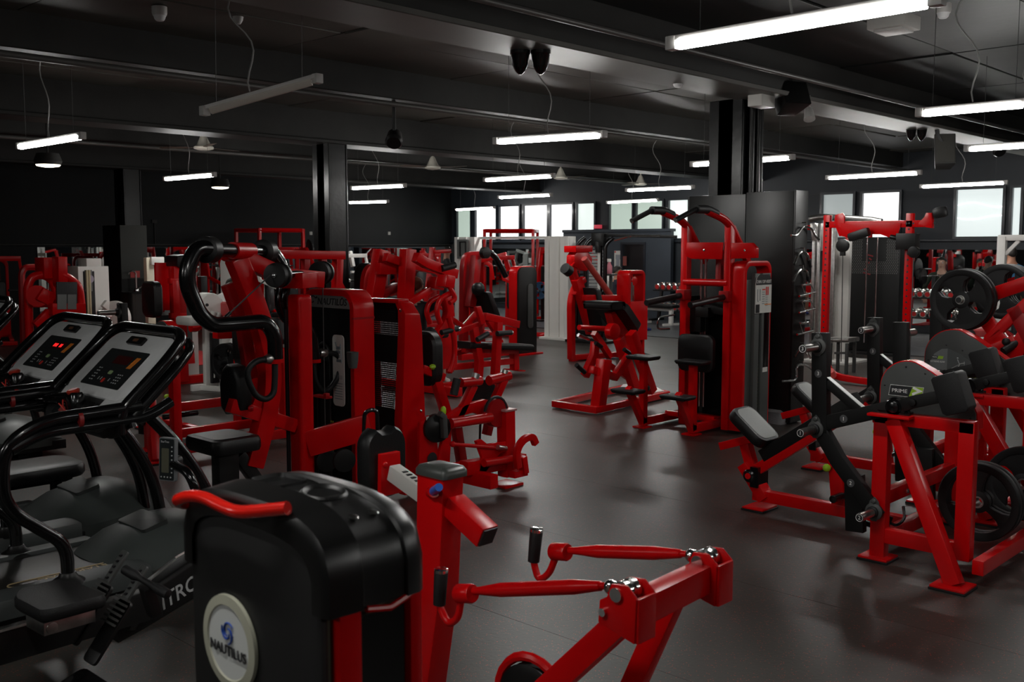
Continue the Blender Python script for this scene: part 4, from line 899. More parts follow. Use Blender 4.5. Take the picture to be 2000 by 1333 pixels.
grip('cable_grip','upper of two V-shaped grips hanging on the block side', MB().tube(H_(*g[1]),.013,8,bend=.05), H_((1568,491))[0], MB().cyl(H_((1583,522))[0],H_((1580,508))[0],.016))
grip('cable_grip','lower of two V-shaped grips hanging on the block side', MB().tube(H_((1549,551),(1557,533),(1566,525),(1577,531),(1580,552)),.013,8,bend=.05), H_((1566,525))[0], MB().cyl(H_((1580,552))[0],H_((1578,540))[0],.016))
for k, (yy, lb) in enumerate(((557,'first'),(589,'second'),(632,'third'))):
    o = (0, 0, -4)[k]
    mb = MB()
    a, b, c, d = H_((1566+o,yy),(1583+o,yy-1),(1561+o,yy+22),(1592+o,yy+14))
    mb.cyl(a,b,.011).cyl(c,c.lerp(d,.62),.011).cyl(a,c.lerp(d,.35),.007).cyl(b,d,.007).cyl(d,c.lerp(d,.6),.009)
    grip('row_grip', f'{lb} close-grip row handle down the block side', mb, (a+b)/2)
grip('cable_grip','steel grip behind the numbered peg on the black block', MB().tube(H_((1552,697),(1562,680),(1570,675),(1577,690),(1583,700)),.012,8,bend=.04), H_((1568,676))[0])
grip('curl_bar','long bent curl bar grip, lowest on the block side', MB().tube(H_((1529,745),(1550,744),(1556,738),(1555,716),(1566,711),(1580,717),(1600,735)),.012,8,bend=.05), H_((1566,711))[0])
c = Z(0,(1514,826))[0]
single('floor_towel','crumpled grey towel on the floor against the black block','towel', MB().loft([[c+V(x*k+.02*math.sin(9*y+h*30),y*k,h) for x, y in rrect(0,0,.17,.25,.06,5)] for h, k in ((0,1),(.05,1.05),(.09,.92),(.12,.9),(.14,.6))]), mat('grey_towel',(.16,.165,.17),.9,bump=1,bscale=90), smooth=60)

# ------------------------------------------------------------------ chin and dip machine in front of the block
t = thing('chin_dip_machine', 'tall red assisted chin-up machine with grey stack cover and four black steps', 'gym machine', (8.5,5.5,0))
xu = 8.42
R0, R1 = X(xu,(1420,835),(1418,410)); yR = X(xu,(1422,640))[0].y; yL = X(xu,(1338,640))[0].y
zu = X(xu,(1418,440))[0].z
for y in (yL, yR):
    zt_ = zu
    part('upright', MB().bar([V(xu,y,.03),V(xu,y,zt_)], .085, .07, n=(0,1,0)), RED, .006)
    # handle arm: cranes out towards the front
for y, pts in ((yL, ((1325,441),(1318,430),(1285,412),(1270,404))), (yR, ((1424,438),(1416,426),(1385,410),(1368,402)))):
    p = [V(xu+.30,y,zu-.30), V(xu-.005,y,zu+.0), V(xu-.12,y,zu+.06), V(xu-.40,y,zu+.125), V(xu-.58,y,zu+.135)]
    part('overhead_arm', MB().tube(p[:4], .038, 12, bend=.08), RED, smooth=50)
    part('arm_sleeve', MB().tube([p[2].lerp(p[3],.45)+V(0,0,.012), p[3]+V(0,0,.012), p[4]], .04, 12, bend=.04), RUB)
    s = 1 if y == yL else 1
    part('chin_grip', MB().tube([p[4]+V(.04,0,0), p[4], p[4]+V(-.2,.08*s,-.10)], .024, 12, bend=.04), RUB); part('grip_cap', MB().cyl(p[4]+V(-.2,.08*s,-.10), p[4]+V(-.208,.083*s,-.104), .024), CHR)
    part('brace', MB().bar([V(xu+.03,y,zu-.02), V(xu+.34,y,zu-.36)], .06, .05, n=(0,1,0)), RED, .005)
zp = X(xu,(1380,489))[0].z
pl = [V(xu-.05,yL-.04,zp-.06),V(xu-.05,yL-.10,zp-.085),V(xu-.05,yR+.05,zp-.085),V(xu-.05,yR+.04,zp+.075),V(xu-.05,yL-.04,zp+.075)]
part('cross_plate', MB().plate(pl,(.02,0,0)), RED, .003); part('plate_bolts', MB().bolt(V(xu-.06,(yL+yR)/2,zp),(-1,0,0)).bolt(V(xu-.06,yR-.2,zp+.0),(-1,0,0)), CHR)
part('side_plate', MB().plate([V(xu-.02,yR-.04,zp+.07),V(xu-.02,yR-.26,zp+.07),V(xu-.02,yR-.31,zp+.02),V(xu-.02,yR-.31,zp-.07),V(xu-.02,yR-.04,zp-.08)],(.05,0,0)), RED, .005)
zb = X(xu,(1380,552))[0].z
part('cross_tube', MB().cyl((xu-.02,yL,zb),(xu-.02,yR,zb),.035,seg=12), RED)
part('rear_post', MB().bar([V(xu+.42,yL-.12,.05),V(xu+.42,yL-.12,zp)],.06,.06), DRED, .004)
# dip arms
for y, q in ((yL,((1256,583),(1325,572))),(yR,None)):
    z = X(xu,(1330,575))[0].z
    part('dip_arm', MB().tube([V(xu,y,z+.0),V(xu-.22,y,z-.02),V(xu-.62,y+.02,z-.06)], .03, 12, bend=.05), RUB if y == yL else BLK); part('dip_bracket', MB().box((xu-.10,y-.05,z-.05),(xu+.03,y+.05,z+.05)), DRED, .006)
part('hand_loop', MB().tube([V(xu-.1,yL+.06,1.12),V(xu-.26,yL+.14,1.10),V(xu-.25,yL+.16,.98),V(xu-.12,yL+.1,.98)],.01,8,bend=.05), CHR)
part('carriage', MB().bar([V(xu+.1,yL-.08,1.25),V(xu+.1,yL-.08,.95)],.16,.14).bar([V(xu+.1,yL-.1,1.2),V(xu+.1,yR+.1,1.16)],.07,.07).box((xu+.02,yL-.25,1.1),(xu+.12,yL-.1,1.2)), BLK, .01)
for dy in (.10,.15): part('guide_rod', MB().cyl((xu+.12,yL-dy,.2),(xu+.12,yL-dy,zp),.012,seg=10), CHR)
part('rear_shroud', MB().box((xu+.3,yR+.02,.1),(xu+.34,yL-.02,1.45)), BLK, .005)
part('side_skin', MB().box((xu-.03,yL+.02,.1),(xu+.3,yL+.05,1.3)), MBLK, .005)
# knee platform and steps
kz = X(xu-.12,(1358,690))[0]
part('knee_pad', MB().loft([[V(xu-.10+dx,kz.y+y*k,kz.z+z*k) for y, z in rrect(0,0,.40,.36,.07,5)] for dx, k in ((-.04,.92),(-.025,1),(.02,1),(.03,.95))]), VIN)
yA, yB = 5.36, 5.94
for y, zz in ((yA,0),(yB,0)):
    xfoot = 8.07
    part('base_rail', MB().bar([V(xfoot,y,.06),V(8.75,y,.06)],.08,.06,n=(0,1,0)), RED, .006); part('foot', MB().box((xfoot-.05,y-.07,0),(xfoot+.09,y+.07,.015)), RED, .003)
    part('step_strut', MB().bar([V(xfoot+.03,y,.04),V(xfoot-.22,y,.42)],.06,.06,n=(0,1,0)).bar([V(xfoot+.03,y,.04),V(xfoot+.03,y,.69)],.07,.06,n=(0,1,0)), RED, .005)
    for cx, cz in ((xfoot-.22,.40),(xfoot+.02,.71)):
        part('step', MB().loft([[V(cx+x*k,y+yy*k,cz+h) for x, yy in rrect(0,0,.20,.30,.02,3)] for h, k in ((-.03,.9),(-.01,1),(.0,1),(.008,.96))]), RUB, .004)
part('base_cross', MB().bar([V(8.72,yA,.06),V(8.72,yB+.05,.06)],.07,.06).bar([V(8.5,yA,.10),V(8.5,yB,.10)],.05,.05), RED, .005)
# selector tower on the near side, its window turned to the room
yt = yR-.17; xt0 = xu-.02; xt1 = on(1,yt,(1503,640)).x; zt_ = on(1,yt,(1465,510)).z
mb = MB(); rings = []
R = .10
def ol(i, z): 
    o = [(xt0+i,0.03)]; r = R-i*.6
    for k in range(7): a = math.pi/2*k/6; o.append((xt0+i+r*(1-math.cos(a)), z-r+r*math.sin(a)))
    for k in range(7): a = math.pi/2*k/6; o.append((xt1-i-r+r*math.sin(a), z-r+r*math.cos(a)))
    return o+[(xt1-i,.03)]
oo, ii = ol(0,zt_), ol(.045,zt_-.05)
part('tower_frame', mb.loft([[V(p[0],yt-.01,p[1]),V(p[0],yR-.04,p[1]),V(q[0],yR-.04,q[1]),V(q[0],yt-.01,q[1])] for p, q in zip(oo,ii)]), RED, .008)
GRS = mat('slate_grey_cover', (.075,.08,.077), .45, noise=.2, nscale=4)
xa, xb = xt0+.05, xt1-.05
part('stack_cover', MB().box((xa,yt+.01,.05),(xb,yt+.04,zt_-.18)).box((xa+.0,yt+.01,.05),(xa+.03,yR-.05,zt_-.3)), GRS, .005)
cw = xb-xa
part('cover_rib', MB().box((xa+cw*.28,yt-.03,.06),(xa+cw*.50,yt+.01,zt_-.12)).box((xa+cw*.62,yt-.03,.06),(xb,yt+.01,zt_-.12)), GRS, .006)
part('window_slot', MB().box((xa+cw*.5,yt-.005,.1),(xa+cw*.62,yt+.012,zt_-.42)), INKK); part('stack_window', MB().box((xa+cw*.72,yt-.034,.62),(xa+cw*.94,yt-.028,zt_-.5)), mat('smoked_acrylic',(0,0,0)), .003)
ox_ = xa+cw*.63
pl = [V(ox_+x,yt-.036,zt_-.33+z) for x, z in ((-cw*.36,-.17),(cw*.37,-.17),(cw*.37,.10),(cw*.32,.17),(cw*.22,.2),(-cw*.2,.2),(-cw*.31,.17),(-cw*.36,.10))]
cd = part('instruction_card', MB().plate(pl,(0,.008,0)), LABEL, label='pale instruction card with small pictures')
part('card_header', MB().plate([V(p.x,yt-.041,p.z) for p in (pl[2],pl[3],pl[4],pl[5],pl[6],pl[7])],(0,.003,0)), DARKM, parent=cd)
text('card_lettering','CHIN / DIP ASSIST',.042,(ox_,yt-.0435,zt_-.20),EX,EZ,INKW,cd,.0005,sx=.82)
mb = MB()
for k in range(6): mb.cbox(V(ox_-.005,yt-.042,zt_-.30-.022*k),(cw*.12,.001,.006)); mb.cbox(V(ox_+cw*.14,yt-.042,zt_-.33-.02*k),(cw*.1,.001,.005))
mb.tube([V(ox_-cw*.28,yt-.042,zt_-.27),V(ox_-cw*.28,yt-.042,zt_-.37),V(ox_-cw*.25,yt-.042,zt_-.39)],.003,5).tube([V(ox_-cw*.17,yt-.042,zt_-.27),V(ox_-cw*.17,yt-.042,zt_-.38)],.003,5)
part('card_print', mb, mat('faded_card_ink',(0,0,0)), parent=cd)
part('card_figures', MB().cbox(V(ox_+cw*.12,yt-.042,zt_-.29),(cw*.05,.001,.08)).cbox(V(ox_+cw*.2,yt-.042,zt_-.29),(cw*.05,.001,.08)).cbox(V(ox_-.0,yt-.042,zt_-.275),(cw*.14,.001,.012)), REDP, parent=cd)
part('card_badge', MB().cbox(V(ox_-cw*.27,yt-.042,zt_-.455),(cw*.17,.002,.08)), DARKM, parent=cd)
part('card_rule', MB().cbox(V(ox_+cw*.2,yt-.042,zt_-.42),(cw*.3,.001,.008)), ORNG, parent=cd)
part('white_sticker', MB().cbox(V(xa+cw*.8,yt-.033,.60),(cw*.22,.003,.045)), LABEL)
mb = MB(); m2 = MB()
for k in range(16):
    mb.cbox(V(xa+cw*.53,yt-.006,.14+.03*k),(.007,.003,.012)); m2.cbox(V(xa+cw*.585,yt-.006,.14+.034*k),(.014,.003,.008))
part('plate_numbers', mb, mat('yellow_print',(0,0,0))); part('plate_marks', m2, mat('ochre_marks',(.22,.2,.08),.5))

# ------------------------------------------------------------------ plate-loaded row machines with the grey shrouds
def disc_label(c, n, r, s, parent, digit, ring=INKW):
    pass
def plate_row(name, label, off, decal, group):
    D = Vector(off); cx, cn, cf = 6.1, 5.58, 6.66
    t = thing(name, label, 'gym machine', V(cx,2.6,0)+D, 0, group)
    def add(n, mb, m, bevel=.005, **k):
        mb.v = [v+D for v in mb.v]; return part(n, mb, m, bevel, **k)
    for xx, s in ((cn,-1),(cf,1)):
        add('frame_post', MB().bar([V(xx,2.41,.02),V(xx,2.41,.84)],.085,.07), RED); add('frame_post', MB().bar([V(xx,1.94,.1),V(xx,1.94,.86)],.085,.07), RED)
        add('leg', MB().bar([V(xx+s*.22,1.90,.02),V(xx+s*.04,2.33,.83)],.085,.07,n=(1,0,0)), RED)
        add('foot_plate', MB().box((xx-.08,2.33,.012),(xx+.08,2.5,.024)), RED, .003); add('foot_plate', MB().box((xx+s*.22-.09,1.82,.012),(xx+s*.22+.09,2.0,.024)), RED, .003); add('rubber_foot', MB().box((xx-.085,2.325,0),(xx+.085,2.505,.012)), RUB, .003); add('rubber_foot', MB().box((xx+s*.22-.095,1.815,0),(xx+s*.22+.095,2.005,.012)), RUB, .003)
        add('lower_rail', MB().bar([V(xx,2.41,.15),V(xx,1.90,.15)],.085,.06), RED); add('upper_rail', MB().bar([V(xx,2.46,.83),V(xx,1.90,.83)],.07,.07), RED)
        add('bearing_plate', MB().box((xx-.08+s*.03,2.22,.845),(xx+.08+s*.03,2.46,.86)), RED, .003)
        # pillow bearing
        px = xx+s*.03
        add('bearing', MB().lathe((px-.03,2.33,.90),(1,0,0),[(0,.03),(.0,.046),(.012,.056),(.048,.056),(.06,.046),(.06,.03)],22).box((px-.03,2.24,.86),(px+.03,2.42,.878)).bolt(V(px,2.26,.878),EZ,.014,.02).bolt(V(px,2.40,.878),EZ,.014,.02), GBLK, 0); add('bearing_eye', MB().lathe((px+s*.03,2.33,.90),(s,0,0),[(0,.034),(.01,.03),(.014,.012)],16), GBLK, 0)
        # lever: pivot to the front knuckle, upright, counterweight
        k0 = V(px,2.33,.90); k1 = V(px-s*.0,2.78,.745)
        add('lever_arm', MB().bar([k0+V(0,-.05,.017), k1],.085,.055), MBLK); add('lever_upright', MB().bar([V(px,2.77,.70), V(px,2.79,1.29)],.095,.06), MBLK)
        add('lever_strut', MB().bar([V(px,2.74,1.0), V(px,2.52,.845)],.05,.045), MBLK); add('strut_face', MB().bar([V(px,2.735,1.031), V(px,2.51,.874)],.004,.04), SIL, .001)
        add('lever_leg', MB().bar([V(px,2.78,.73), V(px,2.66,.55), V(px,2.40,.26)],.09,.055), MBLK); add('drop_link', MB().bar([V(px+s*-.05,2.58,.47), V(px+s*-.05,2.56,.13)],.11,.05), MBLK)
        w0 = V(px,2.24,.935); w1 = V(px,2.07,.99)
        add('counter_arm', MB().bar([k0+V(0,-.04,.01), w0, w1],.07,.06).cyl(V(px-.05,2.22,.94),V(px+.05,2.22,.94),.02), MBLK)
        wq = [V(px,p.y,p.z) for p in X(5.5,(1819,742),(1824,736),(1864,726),(1872,730),(1893,797),(1889,805),(1850,813),(1842,808))]
        add('counterweight', MB().plate(wq,(.13,0,0)), RUB, .008)
        # numbered pegs
        for digit, c in (('3',V(px,2.79,1.21)),('1',V(px,2.79,.72)),('2',V(px,2.42,.29))):
            add('peg_flange', MB().lathe(c+V(s*.03,0,0),(s,0,0),[(0,.05),(.008,.05),(.016,.035)],20).plate([c+V(s*.032,y,z) for y, z in ((.0,.085),(.025,.06),(.04,0),(.015,-.055),(-.015,-.055),(-.04,0),(-.025,.06))],(.008,0,0)).bolt(c+V(s*.034,0,.06),(s,0,0),.014,.012), GRY, .0)
            add('peg_sleeve', MB().lathe(c+V(s*.03,0,0),(s,0,0),[(0,.033),(.03,.033),(.035,.026),(.04,.0255)],18), RUB, 0)
            pg = add('weight_peg', MB().lathe(c+V(s*.04,0,0),(s,0,0),[(0,.0245),(.175,.0245),(.178,.023)],20), STL, 0)
            if s < 0:
                dk = part('peg_disc', MB().lathe(c+D+V(s*.218,0,0),(s,0,0),[(0,.0235),(.0015,.022)],20), INKK, parent=pg); part('peg_ring', MB().tube([c+D+V(s*.220,math.cos(a)*.02,math.sin(a)*.02) for a in [2*math.pi*q/16 for q in range(16)]],.0014,5,close=True), INKW, parent=pg)
                text('peg_digit', digit, .03, c+D+V(s*.2205,.0,0), (0,-1,0), EZ, INKW, pg, .0004)
        if s < 0:
            for digit, c in (('3',V(px,2.785,1.05)),('1',V(px,2.62,.80)),('2',V(px,2.565,.43))):
                xx_ = px-.0305 if digit != '2' else px-.0305
                dd = part('arm_badge', MB().lathe(c+D+V(-.0285,0,0),(-1,0,0),[(0,.024),(.003,.023)],20), mat('badge_grey',(.06,.062,.064),.5)); text('badge_digit', digit, .03, c+D+V(-.032,0,0), (0,-1,0), EZ, INKW, dd, .0004)
    add('cross_rail', MB().bar([V(cn-.1,1.83,.10),V(cf+.1,1.83,.10)],.08,.06,n=(0,1,0)).bar([V(cn,2.41,.36),V(cf,2.41,.36)],.08,.06,n=(0,1,0)).bar([V(cn,2.41,.12),V(cf,2.41,.12)],.08,.06,n=(0,1,0)), RED)
    add('rail_bolts', MB().bolt(V(5.85,2.37,.36),(0,-1,0),.014,.014).bolt(V(5.8,2.37,.12),(0,-1,0),.014,.014), CHR, 0)
    # shroud on the near side
    xs = cn+.10
    def prof(): 
        o = []
        for k in range(11):
            a = math.pi*(1-.62*k/10); o.append((2.32-math.cos(math.pi-a)*.0+math.cos(a)*-.155, .985+math.sin(a)*.165))
        return o
    arc = [(2.475-.155+.155*math.cos(a), .99+.155*math.sin(a)) for a in [math.radians(-0+105*k/10) for k in range(11)]]
    sk = 1.22 if decal == 'info' else 1.0
    sh = [(2.475,.80)]+arc+[(2.20,1.10),(2.02,.985),(1.965,.94),(1.94,.89),(1.935,.80)]
    sh = [(2.475-(2.475-y)*sk, .80+(z-.80)*sk) for y, z in sh]
    add('shroud', MB().plate([V(xs,y,z) for y, z in sh],(.012,0,0)), GRY, .002)
    add('shroud_rim', MB().bar(fillet([V(xs+.045,y,z) for y, z in sh],.01,2),.012,.085), RED, 0, smooth=60)
    add('shroud_back', MB().plate([V(xs+.08,y,z) for y, z in sh],(.012,0,0)), GRY, .002)
    mb = MB()
    for y, z in ((2.45,1.0),(2.33,1.115),(2.22,1.085),(2.06,.985),(1.965,.86),(2.45,.83)): mb.bolt(V(xs-.006,y,z),(-1,0,0),.006,.004)
    add('shroud_bolts', mb, INKK, 0)
    xd = xs-.0065
    if decal == 'name':
        q = [(2.425,.945),(2.415,1.005),(2.225,1.005),(2.235,.945)]
        bd = add('name_plate', MB().plate([V(xd,y,z) for y, z in q],(.002,0,0)), DARKM, 0)
        fr = [V(xd-.001,y,z)+D for y, z in q]; part('plate_outline', MB().tube(fr,.0016,5,close=True), INKW, parent=bd)
        part('green_field', MB().plate([V(xd-.0012,y,z)+D for y, z in ((2.308,.947),(2.288,1.003),(2.227,1.003),(2.237,.947))],(.001,0,0)), LIMEP, parent=bd)
        part('swoosh', MB().bar([V(xd-.002,y,z)+D for y, z in ((2.285,1.0),(2.245,.983),(2.283,.965),(2.28,.95))],.013,.001), INKW, parent=bd)
        text('plate_lettering','PRIME',.03,V(xd-.002,2.362,.974)+D,(0,-1,0),EZ,INKW,bd,.0004,sx=1.15)
    else:
        q = [(2.44,.86),(2.44,.98),(2.41,1.05),(2.36,1.085),(2.32,1.09),(2.32,.86)]
        lg = add('info_panel', MB().plate([V(xd,y,z) for y, z in q],(.002,0,0)), mat('light_grey_decal',(.14,.15,.15),.45), 0)
        part('info_panel_dark', MB().plate([V(xd,y,z)+D for y, z in ((2.318,.83),(2.318,1.09),(2.24,1.06),(2.08,.96),(1.985,.88),(1.98,.83))],(.002,0,0)), mat('mid_grey_decal',(.075,.082,.082),.45), parent=lg)
        part('green_rule', MB().plate([V(xd-.001,y,z)+D for y, z in ((2.44,.905),(2.44,.912),(2.06,.904),(2.06,.898))],(.001,0,0)).plate([V(xd-.001,y,z)+D for y, z in ((2.45,.85),(2.45,.862),(1.98,.842),(1.985,.83))],(.001,0,0)), LIMEP, parent=lg)
        part('logo_field', MB().plate([V(xd-.001,y,z)+D for y, z in ((2.425,1.015),(2.422,1.035),(2.385,1.035),(2.388,1.015))],(.001,0,0)), DARKM, parent=lg); part('logo_green', MB().plate([V(xd-.001,y,z)+D for y, z in ((2.388,1.015),(2.38,1.035),(2.345,1.035),(2.352,1.015))],(.001,0,0)), LIMEP, parent=lg)
        text('panel_lettering','PRIME',.012,V(xd-.002,2.406,1.025)+D,(0,-1,0),EZ,INKW,lg,.0003); text('panel_title','EXTREME ROW',.018,V(xd-.002,2.385,.995)+D,(0,-1,0),EZ,INKW,lg,.0003,sx=.8)
        mb = MB()
        f = lambda y, z: V(xd-.002,y,z)+D
        mb.tube([f(2.25,1.02),f(2.235,.985),f(2.25,.96),f(2.24,.94)],.003,5).tube([f(2.235,.99),f(2.2,1.0)],.003,5).tube([f(2.29,.955),f(2.24,.985)],.0018,5).ball(f(2.25,1.03),.006,8).tube([f(2.205,1.01),f(2.20,.85)],.0015,5)
        for k in range(5): mb.tube([f(2.30-.06*k,.885),f(2.28-.06*k,.875),f(2.29-.06*k,.865)],.0015,4)
        part('panel_figures', mb, INKG, parent=lg)
    # low frame towards the seat
    add('base_rail', MB().bar([V(cx,2.45,.10),V(cx,3.52,.10)],.075,.075,n=(1,0,0)), RED)
    add('seat_stand', MB().bar([V(cx,3.43,.08),V(cx,3.60,.30)],.075,.11,n=(1,0,0)).box((cx-.1,3.4,.012),(cx+.1,3.56,.024)), RED); add('rubber_foot', MB().box((cx-.105,3.395,0),(cx+.105,3.565,.012)), RUB, .003)
    add('pivot_bearing', MB().lathe((cx-.08,3.53,.235),(1,0,0),[(0,.03),(.01,.045),(.15,.045),(.16,.03)],18).box((cx-.07,3.46,.16),(cx+.07,3.52,.30)), GBLK, 0); add('pivot_pin', MB().lathe((cx-.08,3.53,.235),(-1,0,0),[(0,.022),(.006,.02)],14), RED, 0)
    add('seat_arm', MB().bar([V(cx,3.53,.25),V(cx,2.90,.71)],.075,.07,n=(1,0,0)), RED); add('rail_cover', MB().bar([V(cx,3.46,.375),V(cx,2.80,.84)],.085,.075,n=(1,0,0)), MBLK); add('rail_edge', MB().bar([V(cx,3.44,.434),V(cx,2.84,.856)],.004,.05,n=(1,0,0)), STL, 0)
    add('handle_post', MB().bar([V(cx,3.54,.27),V(cx,3.60,.45)],.07,.07,n=(1,0,0)).bar([V(cx-.02,3.50,.50),V(cx-.02,3.78,.40)],.055,.06,n=(1,0,0)), RED)
    u = V(0,.74,-.67)*-1; pc = V(cx,3.54,.565); uu = V(0,-.86,-.5); up = V(0,-.5,.86)
    nn = V(0,-.62,.78).normalized(); uu = V(0,-.78,-.62).normalized()
    add('seat_pad', MB().loft([[pc+V(x*k,0,0)+uu*(y*k)+nn*h for x, y in rrect(0,0,.26,.33,.07,6)] for h, k in ((-.035,.96),(-.015,1),(.02,1),(.035,.95),(.038,.86))]), VIN, 0); add('pad_top', MB().loft([[pc+V(x,0,0)+uu*y+nn*h for x, y in rrect(0,0,.215,.28,.06,6)] for h in (.036,.041)]), mat('grey_vinyl',(.3,.31,.3),.5,bump=.3,bscale=200), .003, label='grey upholstered top face')
    add('knob_post', MB().bar([V(cx,2.9,.1),V(cx,2.94,.47)],.09,.06,n=(1,0,0)), RED); add('adjust_knob', MB().ball(V(cx-.06,2.97,.375),.026), LIME, 0, label='lime green ball knob'); add('knob_stem', MB().cyl(V(cx-.04,2.96,.38),V(cx,2.93,.40),.012), RED, 0)
    add('link_clamp', MB().cyl(V(cx-.15,2.88,.2),V(cx+.2,2.88,.2),.025), GBLK, .003); add('link_clamp', MB().bar([V(cn+.1,2.55,.17),V(cn+.1,2.42,.15),V(cn+.12,2.40,.23)],.03,.03), GBLK, .003)
    add('spring_clip', MB().tube([V(5.78,2.36,.28),V(5.74,2.33,.22),V(5.70,2.36,.18),V(5.66,2.38,.2)],.009,6,bend=.03), GBLK, 0)
    return t
G = 'grey shrouded plate loaded row machines'
plate_row('plate_loaded_row', 'red row machine with a lettered grey shroud and tilted black seat, right foreground', (0,0,0), 'name', G)
plate_row('plate_loaded_row', 'second grey shrouded row machine behind, with pictures and green lines on it', (1.45,.32,0), 'info', G)
lo = Z(0,(302,906))[0] - V(5.36,1.90,0)
plate_row('plate_loaded_row', 'red A-framed row machine with grey shroud standing behind the treadmills', (lo.x,lo.y,0), 'plain', G)

def weight_plate(label, c, n, r=.225, th=.045, kind='grip', group='black rubber weight plates', hole=.028):
    n = Vector(n).normalized(); c = Vector(c); a = n.orthogonal() if abs(n.z) > .9 else n.cross(EZ).normalized(); b = n.cross(a)
    t = thing('weight_plate', label, 'weight plate', c, 0, group)
    P = lambda u, v, h: c + a*u + b*v + n*h
    # rim, web with cut openings, hub
    part('rim', MB().loft([[P(math.cos(q)*rr,math.sin(q)*rr,h) for rr, h in ((r,-th*.36),(r,th*.36),(r*.975,th*.5),(r*.84,th*.5),(r*.79,th*.38),(r*.79,-th*.38),(r*.84,-th*.5),(r*.975,-th*.5))] for q in [2*math.pi*k/44 for k in range(44)]], close=True), RUB, smooth=50)
    part('hub', MB().loft([[P(math.cos(q)*rr,math.sin(q)*rr,h) for rr, h in ((hole,-th*.5),(hole,th*.5),(r*.2,th*.5),(r*.28,th*.36),(r*.28,-th*.36),(r*.2,-th*.5))] for q in [2*math.pi*k/28 for k in range(28)]], close=True), RUB, smooth=50)
    ns = 3 if kind == 'spoke' else 4
    wd = .20 if kind == 'spoke' else .47
    for k in range(ns):
        q0 = 2*math.pi*k/ns+(.5 if kind == 'spoke' else .35); rings = []
        for rr, w in ((r*.24,wd*1.5),(r*.42,wd),(r*.62,wd*1.05),(r*.8,wd*1.45),(r*.87,wd*1.55)):
            m_ = []
            for s in (-1,-.5,0,.5,1): m_.append((rr*math.cos(q0+s*w), rr*math.sin(q0+s*w)))
            rings.append([P(u,v,th*.36) for u, v in m_]+[P(u,v,-th*.36) for u, v in reversed(m_)])
        part('web', MB().loft(rings), RUB, .004)
    part('bore_ring', MB().loft([[P(math.cos(q)*rr,math.sin(q)*rr,h) for rr, h in ((hole*.93,-th*.52),(hole*.93,th*.55),(hole*1.22,th*.55),(hole*1.22,-th*.52))] for q in [2*math.pi*k/24 for k in range(24)]], close=True), STL, smooth=50)
    return t
# the storage pegs behind the near machine and their plates
c = X(5.98,(1912,980))[0]
t = weight_plate('three-holed black plate stored low behind the near right machine', c, (-1,0,0), .228, .05, 'spoke')
weight_plate('outermost plate half hidden behind the low stored plate', c+V(.052,0,0), (-1,0,0), .228, .045, 'spoke')
part_peg = X(6.5,(2000,945))[0]
weight_plate('stored black plate at the right edge, low behind', part_peg, (-1,0,0), .225, .05, 'grip')
# ------------------------------------------------------------------ loaded incline press at the right edge
pc = EYE + ray(1878,586)/F*7.6
t = thing('incline_press', 'red plate-loaded press with criss-cross bars at the right picture edge', 'gym machine', (pc.x+.7,pc.y-.2,0))
xl = pc.x+.16
def XL(*q): return X(xl,*q)
part('horn', MB().lathe(pc+V(-.06,0,0),(1,0,0),[(0,.024),(.24,.024)],18), STL); part('horn_bore', MB().lathe(pc+V(-.062,0,0),(-1,0,0),[(0,.021),(.002,.020)],16), INKK)
part('lever_arm', MB().bar(XL((1935,577),(2060,535)),.10,.07), RED, .006); part('lever_arm', MB().bar(X(xl+.9,(1960,560),(2080,525)),.10,.07), RED, .006)
part('cross_brace', MB().bar(XL((1922,620),(1975,690)),.10,.06).bar(XL((2020,580),(1935,660),(1928,690)),.08,.06), RED, .006); part('cross_brace', MB().bar(XL((2040,600),(1935,765)),.12,.06), RED, .006)
part('cross_brace', MB().bar(XL((1980,600),(2060,760)),.10,.06), DRED, .006); part('cross_brace', MB().bar(X(xl+.5,(1945,640),(2030,700)),.06,.06), DRED, .006)
part('front_rail', MB().bar(X(xl,(1895,702),(1985,665)),.085,.08), RED, .006); part('rail_end', MB().bar(X(xl,(1868,720),(1888,672)),.09,.12), GBLK, .01)
part('seat_pad', MB().loft([[X(xl+.3,(1945,655))[0]+V(x*k,y*k,h-.1) for x, y in rrect(0,0,.4,.35,.06,4)] for h, k in ((0,.95),(.02,1),(.05,1),(.065,.93))]), VIN)
g0 = X(xl,(1980,672))[0]; part('grip', MB().cyl(g0+V(-.1,.04,-.05),g0+V(.05,-.06,.05),.028), RUB); part('adjust_knob', MB().ball(X(xl-.06,(1965,668))[0],.03), RUB)
part('base_frame', MB().bar([V(xl,pc.y+.3,.05),V(xl,pc.y-.9,.05)],.09,.08).bar([V(xl+.9,pc.y+.3,.05),V(xl+.9,pc.y-.9,.05)],.09,.08).bar([V(xl,pc.y+.1,.05),V(xl+.9,pc.y+.1,.05)],.09,.08,n=(0,1,0)).bar([V(xl,pc.y-.5,.05),V(xl,pc.y-.5,1.2)],.09,.08).bar([V(xl+.9,pc.y-.5,.05),V(xl+.9,pc.y-.5,1.25)],.09,.08), RED, .006)
weight_plate('large four-holed black plate on the press horn, facing the camera', pc+V(.0,0,0), (-1,0,0), .23, .05, 'grip')
weight_plate('second plate tight behind the large four-holed plate', pc+V(.055,0,0), (-1,0,0), .235, .045, 'grip')
pe = X(pc.x+.95,(1958,570))[0]
for k in range(4): weight_plate(['nearest','second','third','last'][k]+' plate of the stack on the far press horn', pe+V(.05*k,0,0), (-1,0,0), .225, .046, 'grip')
